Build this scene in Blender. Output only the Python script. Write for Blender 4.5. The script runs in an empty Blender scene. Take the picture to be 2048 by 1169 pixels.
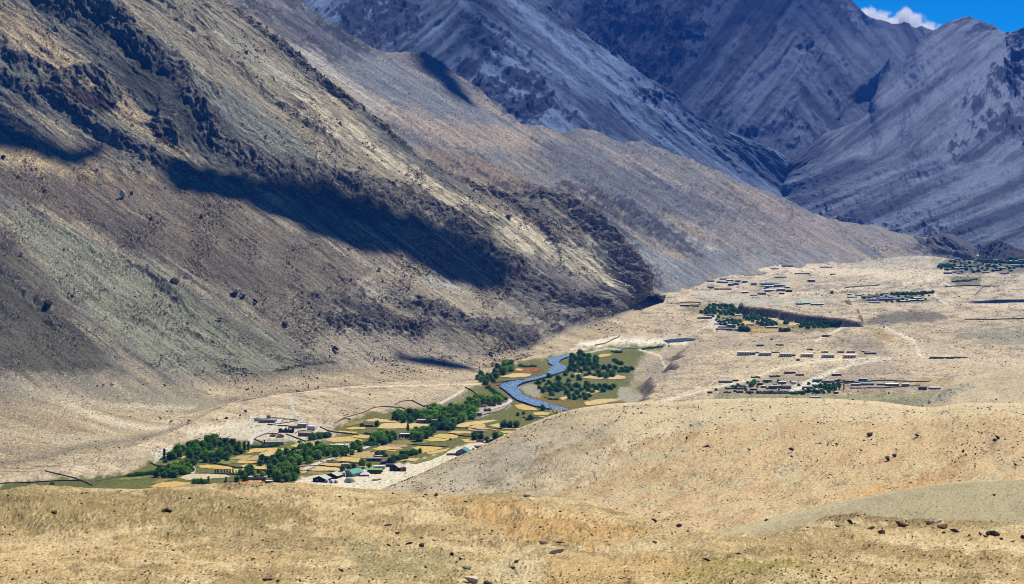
import bpy, math, random
import numpy as np
from mathutils import Vector, Matrix
random.seed(7); RNG = np.random.default_rng(7)
scene = bpy.context.scene
COL = scene.collection
# ------------------------------------------------------------------ camera
W, HH, F = 2048.0, 1169.0, 3822.0      # the photograph's pixels and the lens in those pixels
CAMH, YH = 250.0, 270.0                # height above the valley floor, row of the true horizon
PITCH = math.atan((HH / 2 - YH) / F)
cam_d = bpy.data.cameras.new('camera'); cam = bpy.data.objects.new('camera', cam_d); COL.objects.link(cam)
cam.location = (0, 0, CAMH); cam.rotation_euler = (math.radians(90) - PITCH, 0, 0)
cam_d.sensor_width = 36.0; cam_d.lens = 36.0 * F / W; cam_d.clip_start = 1.0; cam_d.clip_end = 60000
scene.camera = cam
# ------------------------------------------------------------------ light
SUN_EL, SUN_AZ = math.radians(55), math.radians(33)      # azimuth measured from +Y towards +X
SUN = np.array([math.sin(SUN_AZ) * math.cos(SUN_EL), math.cos(SUN_AZ) * math.cos(SUN_EL), math.sin(SUN_EL)])
world = bpy.data.worlds.new('World'); scene.world = world; world.use_nodes = True
nt = world.node_tree; nt.nodes.clear()
sky = nt.nodes.new('ShaderNodeTexSky'); sky.sky_type = 'NISHITA'; sky.sun_disc = False
sky.sun_elevation = SUN_EL; sky.sun_rotation = SUN_AZ
sky.altitude = 4300; sky.air_density = 0.33; sky.dust_density = 0.0; sky.ozone_density = 4.0
tint = nt.nodes.new('ShaderNodeMix'); tint.data_type = 'RGBA'; tint.blend_type = 'MULTIPLY'
tint.inputs[0].default_value = 1.0; tint.inputs[7].default_value = (0.0, 1.12, 1.55, 1)
bg = nt.nodes.new('ShaderNodeBackground'); bg.inputs[1].default_value = 0.072
out = nt.nodes.new('ShaderNodeOutputWorld')
nt.links.new(sky.outputs[0], tint.inputs[6]); nt.links.new(tint.outputs[2], bg.inputs[0]); nt.links.new(bg.outputs[0], out.inputs[0])
sun_d = bpy.data.lights.new('sun', 'SUN'); sun_d.energy = 5.0; sun_d.angle = math.radians(0.5); sun_d.color = (1.0, 0.94, 0.82)
sun = bpy.data.objects.new('sun', sun_d); COL.objects.link(sun)
sun.rotation_euler = Vector(SUN).to_track_quat('Z', 'Y').to_euler()
scene.view_settings.view_transform = 'Standard'; scene.view_settings.look = 'None'
scene.view_settings.exposure = 0.35; scene.view_settings.gamma = 1
scene.cycles.filter_width = 0.95; scene.cycles.max_bounces = 4; scene.cycles.diffuse_bounces = 2; scene.cycles.volume_bounces = 0
scene.cycles.transparent_max_bounces = 8
# ------------------------------------------------------------------ helpers
def lin(r, g, b):
    c = np.array([r, g, b], float) / 255.0
    return np.where(c <= 0.04045, c / 12.92, ((c + 0.055) / 1.055) ** 2.4)
ct, st = math.cos(PITCH), math.sin(PITCH)
def ray(px, py):
    x = (np.asarray(px, float) - W / 2) / F; y = (HH / 2 - np.asarray(py, float)) / F
    return np.stack([x + 0 * y, ct + y * st + 0 * x, -st + y * ct + 0 * x], -1)
def at_Y(px, py, Y):
    d = ray(px, py); k = np.asarray(Y, float) / d[..., 1]
    return d * k[..., None] + np.array([0, 0, CAMH])
def at_z(px, py, z=0.0):
    d = ray(px, py); k = (z - CAMH) / np.minimum(d[..., 2], -1e-4)
    return d * k[..., None] + np.array([0, 0, CAMH])
def project(P):
    q = P - np.array([0, 0, CAMH]); dep = q[..., 1] * ct - q[..., 2] * st; up = q[..., 1] * st + q[..., 2] * ct
    return W / 2 + F * q[..., 0] / dep, HH / 2 - F * up / dep, q[..., 1]
_T = RNG.random((256, 256)).astype(np.float32); _A = RNG.random((256, 256)).astype(np.float32) * 6.2832
_GX, _GY = np.cos(_A), np.sin(_A)
def gn(u, v, seed=0):                     # gradient noise, about -0.7..0.7
    u = u + seed * 17.31; v = v + seed * 9.77
    iu = np.floor(u); iv = np.floor(v); fu = (u - iu).astype(np.float32); fv = (v - iv).astype(np.float32)
    a = iu.astype(np.int32) & 255; b = iv.astype(np.int32) & 255; a1 = (a + 1) & 255; b1 = (b + 1) & 255
    wu = fu * fu * fu * (fu * (fu * 6 - 15) + 10); wv = fv * fv * fv * (fv * (fv * 6 - 15) + 10)
    g00 = _GX[a, b] * fu + _GY[a, b] * fv; g10 = _GX[a1, b] * (fu - 1) + _GY[a1, b] * fv
    g01 = _GX[a, b1] * fu + _GY[a, b1] * (fv - 1); g11 = _GX[a1, b1] * (fu - 1) + _GY[a1, b1] * (fv - 1)
    return (g00 * (1 - wu) + g10 * wu) * (1 - wv) + (g01 * (1 - wu) + g11 * wu) * wv
def fbm(u, v, octv=4, gain=0.5, seed=0, lac=2.03):
    s = 0; a = 1.0; k = 1.0
    for i in range(octv):
        s = s + a * gn(u * k, v * k, seed + i * 3); a *= gain; k *= lac
    return s
def ridged(u, v, octv=4, gain=0.55, seed=0):
    s = 0; a = 1.0; k = 1.0
    for i in range(octv):
        s = s + a * (0.5 - 2 * np.abs(gn(u * k, v * k, seed + i * 3))); a *= gain; k *= 2.03
    return s
def sstep(a, b, x):
    t = np.clip((x - a) / (b - a), 0, 1); return t * t * (3 - 2 * t)
def seg_dist(U, V, pts):                  # distance, signed side and place along a polyline
    pts = np.asarray(pts, float)
    best = np.full(U.shape, 1e9, np.float32); side = np.zeros(U.shape, np.float32); al = np.zeros(U.shape, np.float32)
    n = len(pts) - 1
    for i in range(n):
        ax, ay = pts[i]; bx, by = pts[i + 1]; dx, dy = bx - ax, by - ay; L2 = dx * dx + dy * dy + 1e-9
        t = np.clip(((U - ax) * dx + (V - ay) * dy) / L2, 0, 1)
        d = np.hypot(U - ax - t * dx, V - ay - t * dy); m = d < best
        s = np.sign((U - ax) * dy - (V - ay) * dx)       # + on the upper/right side of a line drawn left to right
        best = np.where(m, d, best); side = np.where(m, s, side); al = np.where(m, (i + t) / n, al)
    return best, side, al
def in_poly(U, V, pts):
    pts = np.asarray(pts, float); r = np.zeros(U.shape, bool); j = len(pts) - 1
    for i in range(len(pts)):
        xi, yi = pts[i]; xj, yj = pts[j]
        if yi != yj:
            r ^= ((yi > V) != (yj > V)) & (U < (xj - xi) * (V - yi) / (yj - yi) + xi)
        j = i
    return r
def sd_poly(U, V, pts):                   # signed distance, + inside
    d, _, _ = seg_dist(U, V, list(pts) + [pts[0]]); return np.where(in_poly(U, V, pts), d, -d)
def crop(box_x, box_y, k, pts): return [(box_x + x / k, box_y + y / k) for x, y in pts]
def curve(pts, xs, smooth=0):
    p = np.asarray(pts, float); y = np.interp(xs, p[:, 0], p[:, 1])
    if smooth:
        k = np.exp(-0.5 * (np.arange(-3 * smooth, 3 * smooth + 1) / smooth) ** 2); k /= k.sum()
        y = np.convolve(np.pad(y, 3 * smooth, mode='edge'), k, 'valid')
    return y
def tag(o, label=None, cat=None, group=None, kind=None):
    if label: o['label'] = label
    if cat: o['category'] = cat
    if group: o['group'] = group
    if kind: o['kind'] = kind
    return o
def grid_mesh(name, P, col, mat, mask=None):
    R, C = P.shape[:2]; me = bpy.data.meshes.new(name)
    idx = np.arange(R * C, dtype=np.int32).reshape(R, C)
    q = np.stack([idx[:-1, :-1], idx[:-1, 1:], idx[1:, 1:], idx[1:, :-1]], -1).reshape(-1, 4)
    if mask is not None: q = q[mask[:-1, :-1].reshape(-1)]
    me.vertices.add(R * C); me.vertices.foreach_set('co', P.astype(np.float32).reshape(-1))
    me.loops.add(q.size); me.loops.foreach_set('vertex_index', q.reshape(-1).astype(np.int32))
    me.polygons.add(len(q)); me.polygons.foreach_set('loop_start', np.arange(0, q.size, 4, dtype=np.int32))
    me.polygons.foreach_set('use_smooth', np.ones(len(q), bool)); me.update(calc_edges=True)
    if col is not None:
        a = me.color_attributes.new('Col', 'FLOAT_COLOR', 'POINT')
        c4 = np.ones((R * C, 4), np.float32); c4[:, :3] = np.clip(col.reshape(-1, 3), 0.002, 0.9); a.data.foreach_set('color', c4.reshape(-1))
    me.materials.append(mat); o = bpy.data.objects.new(name, me); COL.objects.link(o); return o
def terrain_mat(name, scale, bump, rough=0.95, con=0.55):
    m = bpy.data.materials.new(name); m.use_nodes = True; t = m.node_tree; n = t.nodes; b = n['Principled BSDF']
    b.inputs['Roughness'].default_value = rough; b.inputs['Specular IOR Level'].default_value = 0.12
    a = n.new('ShaderNodeAttribute'); a.attribute_name = 'Col'
    tc = n.new('ShaderNodeTexCoord'); no = n.new('ShaderNodeTexNoise'); no.inputs['Scale'].default_value = scale
    no.inputs['Detail'].default_value = 5; no.inputs['Roughness'].default_value = 0.7
    t.links.new(tc.outputs['Object'], no.inputs['Vector'])
    mr = n.new('ShaderNodeMapRange'); mr.inputs[1].default_value = 0.3; mr.inputs[2].default_value = 0.7
    mr.inputs[3].default_value = 1 - con; mr.inputs[4].default_value = 1 + con; t.links.new(no.outputs['Fac'], mr.inputs[0])
    mx = n.new('ShaderNodeMix'); mx.data_type = 'RGBA'; mx.blend_type = 'MULTIPLY'; mx.inputs[0].default_value = 1
    t.links.new(a.outputs['Color'], mx.inputs[6]); t.links.new(mr.outputs[0], mx.inputs[7]); t.links.new(mx.outputs[2], b.inputs['Base Color'])
    bp = n.new('ShaderNodeBump'); bp.inputs['Strength'].default_value = 1.0; bp.inputs['Distance'].default_value = bump
    t.links.new(no.outputs['Fac'], bp.inputs['Height']); t.links.new(bp.outputs[0], b.inputs['Normal'])
    return m
XS = np.arange(-240, 2292, 2.0)
def loft(ctrl, xs=XS, step=1.7, smooth=4):
    """ctrl: list of (curve of rows, ('Y'|'z', curve)). Returns points and the (column,row) of each."""
    K = len(ctrl); pys = []; Ps = []
    for pyc, (kind, val) in ctrl:
        py = curve(pyc, xs, smooth); v = curve(val, xs, 14) if not np.isscalar(val) else np.full(xs.shape, float(val))
        Ps.append(at_Y(xs, py, v) if kind == 'Y' else at_z(xs, py, v)); pys.append(py)
    Pc = np.array(Ps); vc = np.array(pys); D = np.diff(Pc, axis=0)
    M = np.zeros_like(Pc); M[0] = D[0]; M[-1] = D[-1]
    for i in range(1, K - 1):
        a, b = D[i - 1], D[i]; M[i] = np.where(a * b > 0, 2 * a * b / (a + b + 1e-12), 0)
    rows = []; vr = []; sg = []
    for i in range(K - 1):
        n = int(max(2, math.ceil(np.percentile(np.abs(vc[i + 1] - vc[i]), 92) / step)))
        n = min(n, 700)
        for s in range(n + (1 if i == K - 2 else 0)):
            t = s / n; h00 = 2*t**3-3*t*t+1; h10 = t**3-2*t*t+t; h01 = -2*t**3+3*t*t; h11 = t**3-t*t
            rows.append(h00*Pc[i] + h10*M[i] + h01*Pc[i+1] + h11*M[i+1]); vr.append(vc[i]*(1-t) + vc[i+1]*t); sg.append(i + t)
    P = np.array(rows); V = np.array(vr).astype(np.float32); U = np.broadcast_to(xs.astype(np.float32), V.shape)
    return P, U, V, np.array(sg)
def normals(P):
    a = np.gradient(P, axis=0); b = np.gradient(P, axis=1); n = np.cross(b, a)
    n /= np.linalg.norm(n, axis=-1, keepdims=True) + 1e-9
    return n * np.where(n[..., 2:3] < 0, -1, 1)
def cliff(U, V, pts, w_lo, w_hi, wob=6, seed=3):
    """asymmetric crest along a line: steep over w_lo on the lower left side, gentle over w_hi on the other"""
    p = np.asarray(pts, float); pad = 4 * max(w_lo, w_hi)
    bb = (U > p[:, 0].min() - pad) & (U < p[:, 0].max() + pad) & (V > p[:, 1].min() - pad) & (V < p[:, 1].max() + pad)
    r = np.zeros(U.shape, np.float32); u, v = U[bb], V[bb]
    wx = wob * fbm(u / 22, v / 22, 3, 0.6, seed); wy = wob * fbm(u / 22, v / 22, 3, 0.6, seed + 9)
    d, s, al = seg_dist(u + wx, v + wy, pts); sd = d * s
    r[bb] = np.where(sd > 0, np.exp(-sd / w_hi), np.exp(-(sd / w_lo) ** 2)) * sstep(0, 0.12, al) * sstep(1.0, 0.88, al)
    return r
def band(U, V, pts, w, wob=6, seed=5):
    p = np.asarray(pts, float); pad = 3 * w + 10
    bb = (U > p[:, 0].min() - pad) & (U < p[:, 0].max() + pad) & (V > p[:, 1].min() - pad) & (V < p[:, 1].max() + pad)
    r = np.zeros(U.shape, np.float32); u, v = U[bb], V[bb]
    wx = wob * fbm(u / 18, v / 18, 3, 0.6, seed); wy = wob * fbm(u / 18, v / 18, 3, 0.6, seed + 9)
    d, s, al = seg_dist(u + wx, v + wy, pts); r[bb] = np.exp(-(d / w) ** 2); return r
def patch(U, V, pts, edge=8, wob=8, seed=11, freq=20.0):
    p = np.asarray(pts, float); pad = 3 * edge + 2 * wob
    bb = (U > p[:, 0].min() - pad) & (U < p[:, 0].max() + pad) & (V > p[:, 1].min() - pad) & (V < p[:, 1].max() + pad)
    r = np.zeros(U.shape, np.float32); u, v = U[bb], V[bb]
    sd = sd_poly(u, v, pts) + wob * 1.6 * fbm(u / freq, v / freq * 1.5, 4, 0.6, seed)
    r[bb] = sstep(-edge, edge, sd); return r
def zone(U, V, ru, lw, pts, edge=6, wob=16, seed=15):
    p = np.asarray(pts, float); pad = 3 * edge + 2 * wob; bb = (U > p[:, 0].min() - pad) & (U < p[:, 0].max() + pad) & (V > p[:, 1].min() - pad) & (V < p[:, 1].max() + pad)
    r = np.zeros(U.shape, np.float32); sd = sd_poly(U[bb], V[bb], pts) + wob * (1.3 * fbm(ru[bb] / 150, lw[bb] / 13, 4, 0.6, seed) + 0.5 * fbm(U[bb] / 16, V[bb] / 16, 3, 0.6, seed + 4)); r[bb] = sstep(-edge, edge, sd); return r
def blob(U, V, x, y, rx, ry, rot=0, soft=0.5, seed=21):
    c, s = math.cos(math.radians(rot)), math.sin(math.radians(rot)); pad = 1.6 * max(rx, ry)
    bb = (np.abs(U - x) < pad) & (np.abs(V - y) < pad); r = np.zeros(U.shape, np.float32); u, v = U[bb] - x, V[bb] - y
    a = (u * c + v * s) / rx; b = (-u * s + v * c) / ry
    r[bb] = sstep(1 + soft, 1 - soft, np.hypot(a, b) + 0.5 * fbm((u + x) / rx * 2.5, (v + y) / ry * 2.5, 4, 0.6, seed)); return r
def crisp(m, U, V, seed, thr=0.42, k=0.45, f=13.0): return sstep(thr - 0.06, thr + 0.06, m + k * fbm(U / f, V / f * 1.3, 4, 0.65, seed)) * (m > 0.04)
def streaky(m, ru, rv, seed, thr=0.42, k=0.5): return sstep(thr - 0.05, thr + 0.07, m + k * (0.65 * fbm(ru / 46, rv / 9, 4, 0.62, seed) + 0.5 * fbm(ru / 10, rv / 8, 3, 0.6, seed + 5))) * (m > 0.04)
def mix(c, col, m): return c * (1 - m[..., None]) + np.asarray(col) * m[..., None]
def rot(U, V, deg):
    c, s = math.cos(math.radians(deg)), math.sin(math.radians(deg)); return U * c + V * s, -U * s + V * c
def speck(shape, p, seed):                # isolated stones: one vertex in 1/p is one
    return (np.random.default_rng(seed).random(shape) < p)
SURF = []                                  # (P, U, V, name) for placing things
MUL = {'ground_earth': (1.0, 0.97, 0.84), 'left_mountain_rock': (0.90, 0.89, 0.80), 'middle_ridge_rock': (0.84, 0.87, 0.88), 'outcrop_rock': (0.6, 0.6, 0.7), 'scree_peak_hazed_rock': (0.33, 0.49, 0.80),
       'back_mountain_hazed_rock': (0.28, 0.38, 0.60), 'right_mountain_hazed_rock': (0.38, 0.50, 0.74), 'spur_sand': (1.0, 0.97, 0.83), 'slope_sand': (1.12, 1.08, 0.94), 'tongue_gravel': (0.98, 0.95, 0.82), 'foreground_gravel': (0.94, 0.89, 0.72)}  # blue factors on the far peaks put distance haze into rock colour
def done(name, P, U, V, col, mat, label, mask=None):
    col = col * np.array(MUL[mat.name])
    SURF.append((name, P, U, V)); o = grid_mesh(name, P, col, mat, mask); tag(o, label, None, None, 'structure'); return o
# light albedos seen in the place
SAND = np.array([0.40, 0.32, 0.215]); PALE = np.array([0.50, 0.44, 0.36]); TAN = np.array([0.33, 0.255, 0.165])
GREY = np.array([0.235, 0.235, 0.225]); DARK = np.array([0.055, 0.05, 0.05]); ORANGE = np.array([0.38, 0.235, 0.11])
GREEN = np.array([0.075, 0.095, 0.03]); OLIVE = np.array([0.17, 0.155, 0.055]); GOLD = np.array([0.47, 0.34, 0.115])
GRGREEN = np.array([0.215, 0.235, 0.195]); WHITE = np.array([0.66, 0.62, 0.56])
# ================================================================== valley floor
def floor_h(x, y):
    return None
def world_poly(pts, h=0.0):
    p = at_z(np.array([a for a, b in pts]), np.array([b for a, b in pts]), h); return p[:, :2]
T1 = world_poly([(1262,815),(1268,806),(1300,796),(1312,776),(1300,757),(1318,745),(1345,728),(1362,712),(1368,697),(1390,688),(1440,672),(1520,668),(1600,668),
                 (1650,660),(1688,653),(1740,655),(1810,648),(2000,640),(2400,640),(2400,900),(1262,900)], 12)
T2 = world_poly([(1484,606),(1488,612),(1530,616),(1560,623),(1600,628),(1650,634),(1690,640),(1716,644),(1722,634),(1705,612),(1690,600),(1600,596),(1520,600)], 11)
T3 = world_poly([(1560,580),(1700,576),(1830,566),(1880,560),(2000,562),(2400,550),(2400,535),(1900,540),(1700,545),(1560,560)], 6)
def terr(x, y, poly, h, w, seed):
    n = 15 * fbm(x / 90, y / 90, 4, 0.55, seed); return h * sstep(-w, w * 0.3, sd_poly(x, y, poly) + n)
_river = crop(940, 660, 5.567, [(860,340),(930,318),(1000,305),(1110,290),(1110,312),(1035,335),(1000,355),(995,385),(1030,410),(1075,425),(1060,460),(1030,482),(900,527),(780,556),(735,572),(640,590),
    (560,615),(528,650),(545,690),(590,740),(700,785),(870,838),(1020,882),(1140,925),(1080,922),(850,893),(650,842),(520,795),(450,745),(390,690),(320,650),(360,620),(440,598),(600,565),(740,545),(840,512),(875,480),(880,455),(925,415),(870,385)])
RIV = world_poly(_river, -1.5)
def floor_h(x, y):
    h = terr(x, y, T1, 12, 13, 31) + terr(x, y, T2, 12, 5, 32) + terr(x, y, T3, 6, 30, 33)
    far = sstep(1700, 2300, y)
    h = h + (0.4 + 2.2 * far) * fbm(x / 160, y / 220, 4, 0.5, 40) + 0.25 * fbm(x / 9, y / 12, 3, 0.6, 41)
    return h
def build_floor():
    xs = XS; ys = np.concatenate([np.arange(1120, 830, -2.2), np.arange(830, 700, -0.9), np.arange(700, 560, -0.4), np.arange(560, 452, -1.0)]); U, V = np.meshgrid(xs, ys); P = at_z(U, V, 0.0)
    x, y = P[..., 0], P[..., 1]; h = floor_h(x, y)
    riv = sd_poly(x, y, RIV); h = h - 2.2 * sstep(-5, 4, riv)
    # stony relief, scaled with distance so that it stays a pixel or two
    px = y / F * 2
    st_ = sstep(0.5, 0.8, fbm(U / 40, V / 14, 4, 0.6, 50) * 0.9 + 0.55)
    vill = patch(U, V, VILL, 12, 6)
    h = h + px * 0.55 * (st_ * 0.8 + 0.25) * (1 - vill) * np.maximum(0, gn(U / 3.1, V / 1.7, 51) + 0.1) * 1.6
    P[..., 2] = h; U = project(P)[0]; V = project(P)[1]
    U = U.astype(np.float32); V = V.astype(np.float32)
    base = np.zeros(P.shape); base[:] = [0.47, 0.385, 0.285]
    g = sstep(-0.35, 0.5, fbm(U / 90, V / 16, 5, 0.6, 60)); base = mix(base, [0.37, 0.32, 0.26], g * 0.75)
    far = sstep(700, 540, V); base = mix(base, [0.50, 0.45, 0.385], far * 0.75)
    s2 = sstep(0.02, 0.35, fbm(U / 34, V / 6, 5, 0.68, 61)); base = mix(base, [0.22, 0.20, 0.17], s2 * 0.7 * (0.4 + 0.6 * sstep(1000, 1200, U)))
    # left debris apron: fans and washes
    left = sstep(1100, 700, U) * sstep(700, 760, V)
    ru, rv = rot(U, V, 14); wash = fbm(ru / 120, rv / 7, 4, 0.6, 62); base = mix(base, [0.56, 0.49, 0.38], sstep(0.05, 0.5, wash) * left * 0.8)
    base = mix(base, [0.30, 0.255, 0.195], sstep(-0.1, -0.6, wash) * left * 0.7)
    for pts, w, c, a in WASHES: base = mix(base, c, band(U, V, pts, w, 4) * a)
    for pts, e, c, a in PATCHES: base = mix(base, c, patch(U, V, pts, e, e) * a)
    for (bx, by, rx, ry, rt), c, a in BLOBS: base = mix(base, c, blob(U, V, bx, by, rx, ry, rt) * a)
    for pts, w, c, a in TRACKS: base = mix(base, c, np.clip(1.3 * band(U, V, pts, w, 1.0), 0, 1) * a)
    # steep bank faces of the terraces are coloured darker
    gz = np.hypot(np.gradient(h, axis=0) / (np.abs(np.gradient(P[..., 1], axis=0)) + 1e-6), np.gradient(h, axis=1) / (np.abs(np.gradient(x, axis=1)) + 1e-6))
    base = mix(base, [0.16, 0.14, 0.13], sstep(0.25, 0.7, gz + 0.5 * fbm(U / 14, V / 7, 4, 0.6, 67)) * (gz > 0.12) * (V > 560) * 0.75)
    sp = 0.03 + 0.17 * st_ + 0.05 * far
    sp = sp * (1 - 0.9 * vill); k = np.random.default_rng(5).random(U.shape) < sp
    base = np.where(k[..., None], base * 0.38, base); k = np.random.default_rng(6).random(U.shape) < 0.05 * (1 - vill); base = np.where(k[..., None], base * 1.35, base)
    base *= (1 + 0.16 * fbm(U / 4.0, V / 2.2, 2, 0.6, 66))[..., None]
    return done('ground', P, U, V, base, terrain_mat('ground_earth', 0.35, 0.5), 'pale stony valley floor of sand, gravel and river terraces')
# ------------------------------------------------------------------ what lies on the floor (rows and columns of the photograph, laid on the terrain)
VILL = [(0,968),(60,962),(250,948),(312,918),(345,893),(420,880),(470,878),(540,880),(600,868),(660,862),(720,832),(790,820),(860,810),(900,795),(960,770),(990,740),(1050,722),
        (1180,700),(1270,690),(1300,700),(1270,735),(1265,770),(1290,792),(1250,815),(1150,822),(1090,850),(1000,880),(940,905),(850,940),(760,975),(600,1000),(0,1010)]
WASHES = [([(-200,720),(80,772),(200,815),(330,842),(440,872)], 7, [0.60,0.54,0.44], 0.9), ([(100,775),(220,795),(390,800)], 4, [0.58,0.52,0.43], 0.6),
          ([(380,865),(460,852),(560,862)], 10, [0.62,0.57,0.48], 0.8), ([(-200,830),(60,840),(250,862)], 9, [0.5,0.44,0.34], 0.5),
          ([(-200,905),(0,900),(90,888),(160,868),(260,862),(380,842)], 9, [0.20,0.175,0.14], 0.75), ([(0,800),(60,820),(150,835)], 16, [0.28,0.225,0.16], 0.6),
          ([(0,870),(60,872),(110,885)], 10, [0.23,0.19,0.15], 0.5),
          ([(1420,550),(1500,535),(1650,540),(1760,548),(1880,556)], 9, [0.62,0.55,0.46], 0.8), ([(1560,590),(1700,577),(1860,562)], 3, [0.66,0.60,0.48], 0.8),
          ([(1600,580),(1700,572),(1800,567)], 3, [0.25,0.22,0.22], 0.7), ([(1400,590),(1460,600),(1560,604),(1640,598)], 6, [0.42,0.43,0.42], 0.8),
          ([(1360,600),(1400,614),(1430,625)], 6, [0.58,0.50,0.40], 0.8), ([(1160,690),(1240,682),(1330,684),(1370,686)], 7, [0.72,0.69,0.64], 0.95),
          ([(1080,735),(1110,716),(1170,700)], 4, [0.66,0.62,0.56], 0.9),
          ([(1900,600),(1980,610),(2100,612)], 5, [0.62,0.53,0.43], 0.7), ([(1700,850),(1820,845),(1950,835)], 12, [0.33,0.27,0.16], 0.3),
          ([(1420,700),(1600,712),(1760,716)], 14, [0.56,0.49,0.36], 0.6), ([(1450,760),(1560,735),(1700,716)], 12, [0.55,0.48,0.37], 0.55),
          ([(1790,700),(1950,725),(2100,735)], 22, [0.53,0.46,0.37], 0.6)]
PATCHES = [(VILL, 5, [0.10,0.115,0.024], 0.95),
  # the settlement ground is bare and pale
  ([(500,835),(560,830),(640,850),(680,868),(640,885),(560,880),(480,880),(430,872)], 6, [0.50,0.47,0.42], 0.9),
  ([(590,962),(640,945),(700,938),(800,930),(860,915),(960,880),(1010,872),(950,910),(850,945),(760,985),(590,985)], 4, [0.60,0.56,0.48], 0.95),
  ([(300,905),(330,892),(350,893),(330,915),(310,925)], 4, [0.52,0.51,0.48], 0.9),
  ([(920,835),(950,812),(1000,800),(1022,812),(1000,822),(950,838)], 4, [0.36,0.34,0.33], 0.9),
  # greens by the river
  ([(0,968),(60,965),(200,955),(260,962),(130,985),(0,992)], 4, [0.09,0.10,0.035], 0.9),
  ([(960,760),(985,742),(1040,728),(1080,738),(1100,752),(1060,760),(1010,772),(1000,785),(975,780)], 4, [0.11,0.12,0.045], 0.85),
  ([(1080,735),(1110,722),(1160,705),(1230,697),(1330,690),(1320,700),(1230,705),(1200,716),(1140,716),(1100,728)], 3, [0.12,0.15,0.045], 0.95),
  ([(1105,745),(1140,716),(1200,714),(1250,722),(1268,745),(1230,760),(1225,790),(1130,800),(1060,790),(1045,772),(1100,758)], 4, [0.115,0.13,0.045], 0.95),
  ([(1060,796),(1080,790),(1160,806),(1250,796),(1262,805),(1200,818),(1145,826),(1110,815)], 3, [0.17,0.12,0.03], 0.95),
  ([(1170,802),(1225,796),(1245,798),(1210,807),(1175,810)], 3, [0.33,0.25,0.08], 0.8),
  ([(1038,775),(1070,766),(1085,782),(1078,795),(1055,793)], 3, [0.30,0.29,0.24], 0.9),
  ([(1010,755),(1040,736),(1085,735),(1085,745),(1050,755)], 3, [0.15,0.085,0.025], 0.9),
  ([(1240,775),(1290,770),(1300,792),(1262,806),(1235,800)], 3, [0.33,0.32,0.29], 0.85),
  ([(1258,765),(1300,758),(1305,785),(1262,790)], 3, [0.21,0.19,0.10], 0.7),
  ([(1355,606),(1400,608),(1470,612),(1500,640),(1600,650),(1690,652),(1690,660),(1600,665),(1500,667),(1440,662),(1430,640),(1380,622)], 3, [0.20,0.18,0.08], 0.85),
  ([(1430,640),(1480,650),(1500,668),(1450,668)], 3, [0.38,0.35,0.31], 0.8),
  ([(1500,655),(1560,658),(1590,664),(1500,667)], 2, [0.32,0.22,0.09], 0.9),
  ([(1420,800),(1440,788),(1500,786),(1850,786),(1890,790),(1900,800),(1840,825),(1420,825)], 4, [0.23,0.245,0.145], 0.85),
  ([(1680,812),(1780,800),(1880,800),(1840,828),(1700,826)], 5, [0.155,0.155,0.125], 0.6),
  ([(1430,790),(1460,765),(1560,750),(1650,752),(1800,765),(1880,770),(1880,785),(1600,790)], 6, [0.20,0.18,0.15], 0.55),
  ([(1580,782),(1592,772),(1630,757),(1665,741),(1675,742),(1640,760),(1615,778)], 2, [0.66,0.64,0.60], 0.9),
  ([(1880,668),(1950,660),(2200,655),(2200,690),(1980,690)], 8, [0.21,0.225,0.19], 0.75),
  ([(1640,692),(1700,672),(1760,680),(1775,710),(1720,716),(1700,700)], 8, [0.24,0.21,0.18], 0.75),
  ([(1740,715),(1775,715),(1790,745),(1720,760),(1600,762),(1700,745)], 8, [0.29,0.25,0.21], 0.7),
  ([(1290,745),(1350,690),(1480,672),(1480,690),(1380,720),(1320,770)], 8, [0.30,0.265,0.22], 0.6),
  ([(1720,650),(1760,628),(1800,622),(1880,625),(1900,640),(1800,648)], 4, [0.12,0.115,0.105], 0.85),
  ([(1700,520),(1750,512),(1850,515),(1880,530),(1700,534)], 6, [0.33,0.34,0.33], 0.6),
  ([(1870,525),(1900,515),(2200,512),(2200,538),(2030,545),(1930,550),(1900,540)], 4, [0.12,0.135,0.11], 0.85),
  ([(1900,560),(1915,552),(1960,555),(1960,572),(1915,574)], 3, [0.10,0.12,0.07], 0.8),
  ([(1930,605),(1700,605),(1740,590),(1800,583),(1850,586),(1850,598)], 3, [0.15,0.15,0.12], 0.75),
  ([(1470,700),(1560,700),(1600,712),(1470,712)], 5, [0.5,0.45,0.33], 0.4)]
BLOBS = [((1765,672,22,7,20), [0.30,0.23,0.09], 0.8), ((1900,765,70,6,0), [0.36,0.28,0.13], 0.7), ((1300,735,40,22,-30), [0.26,0.24,0.21], 0.6), ((1500,690,80,10,0), [0.31,0.275,0.23], 0.6),
         ((1940,745,60,12,5), [0.45,0.37,0.26], 0.6), ((1640,560,90,5,0), [0.36,0.32,0.28], 0.5), ((720,770,60,12,5), [0.30,0.26,0.21], 0.4), ((880,800,60,12,-10), [0.33,0.29,0.25], 0.5)]
_TR = [0.62,0.57,0.49]
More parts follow.
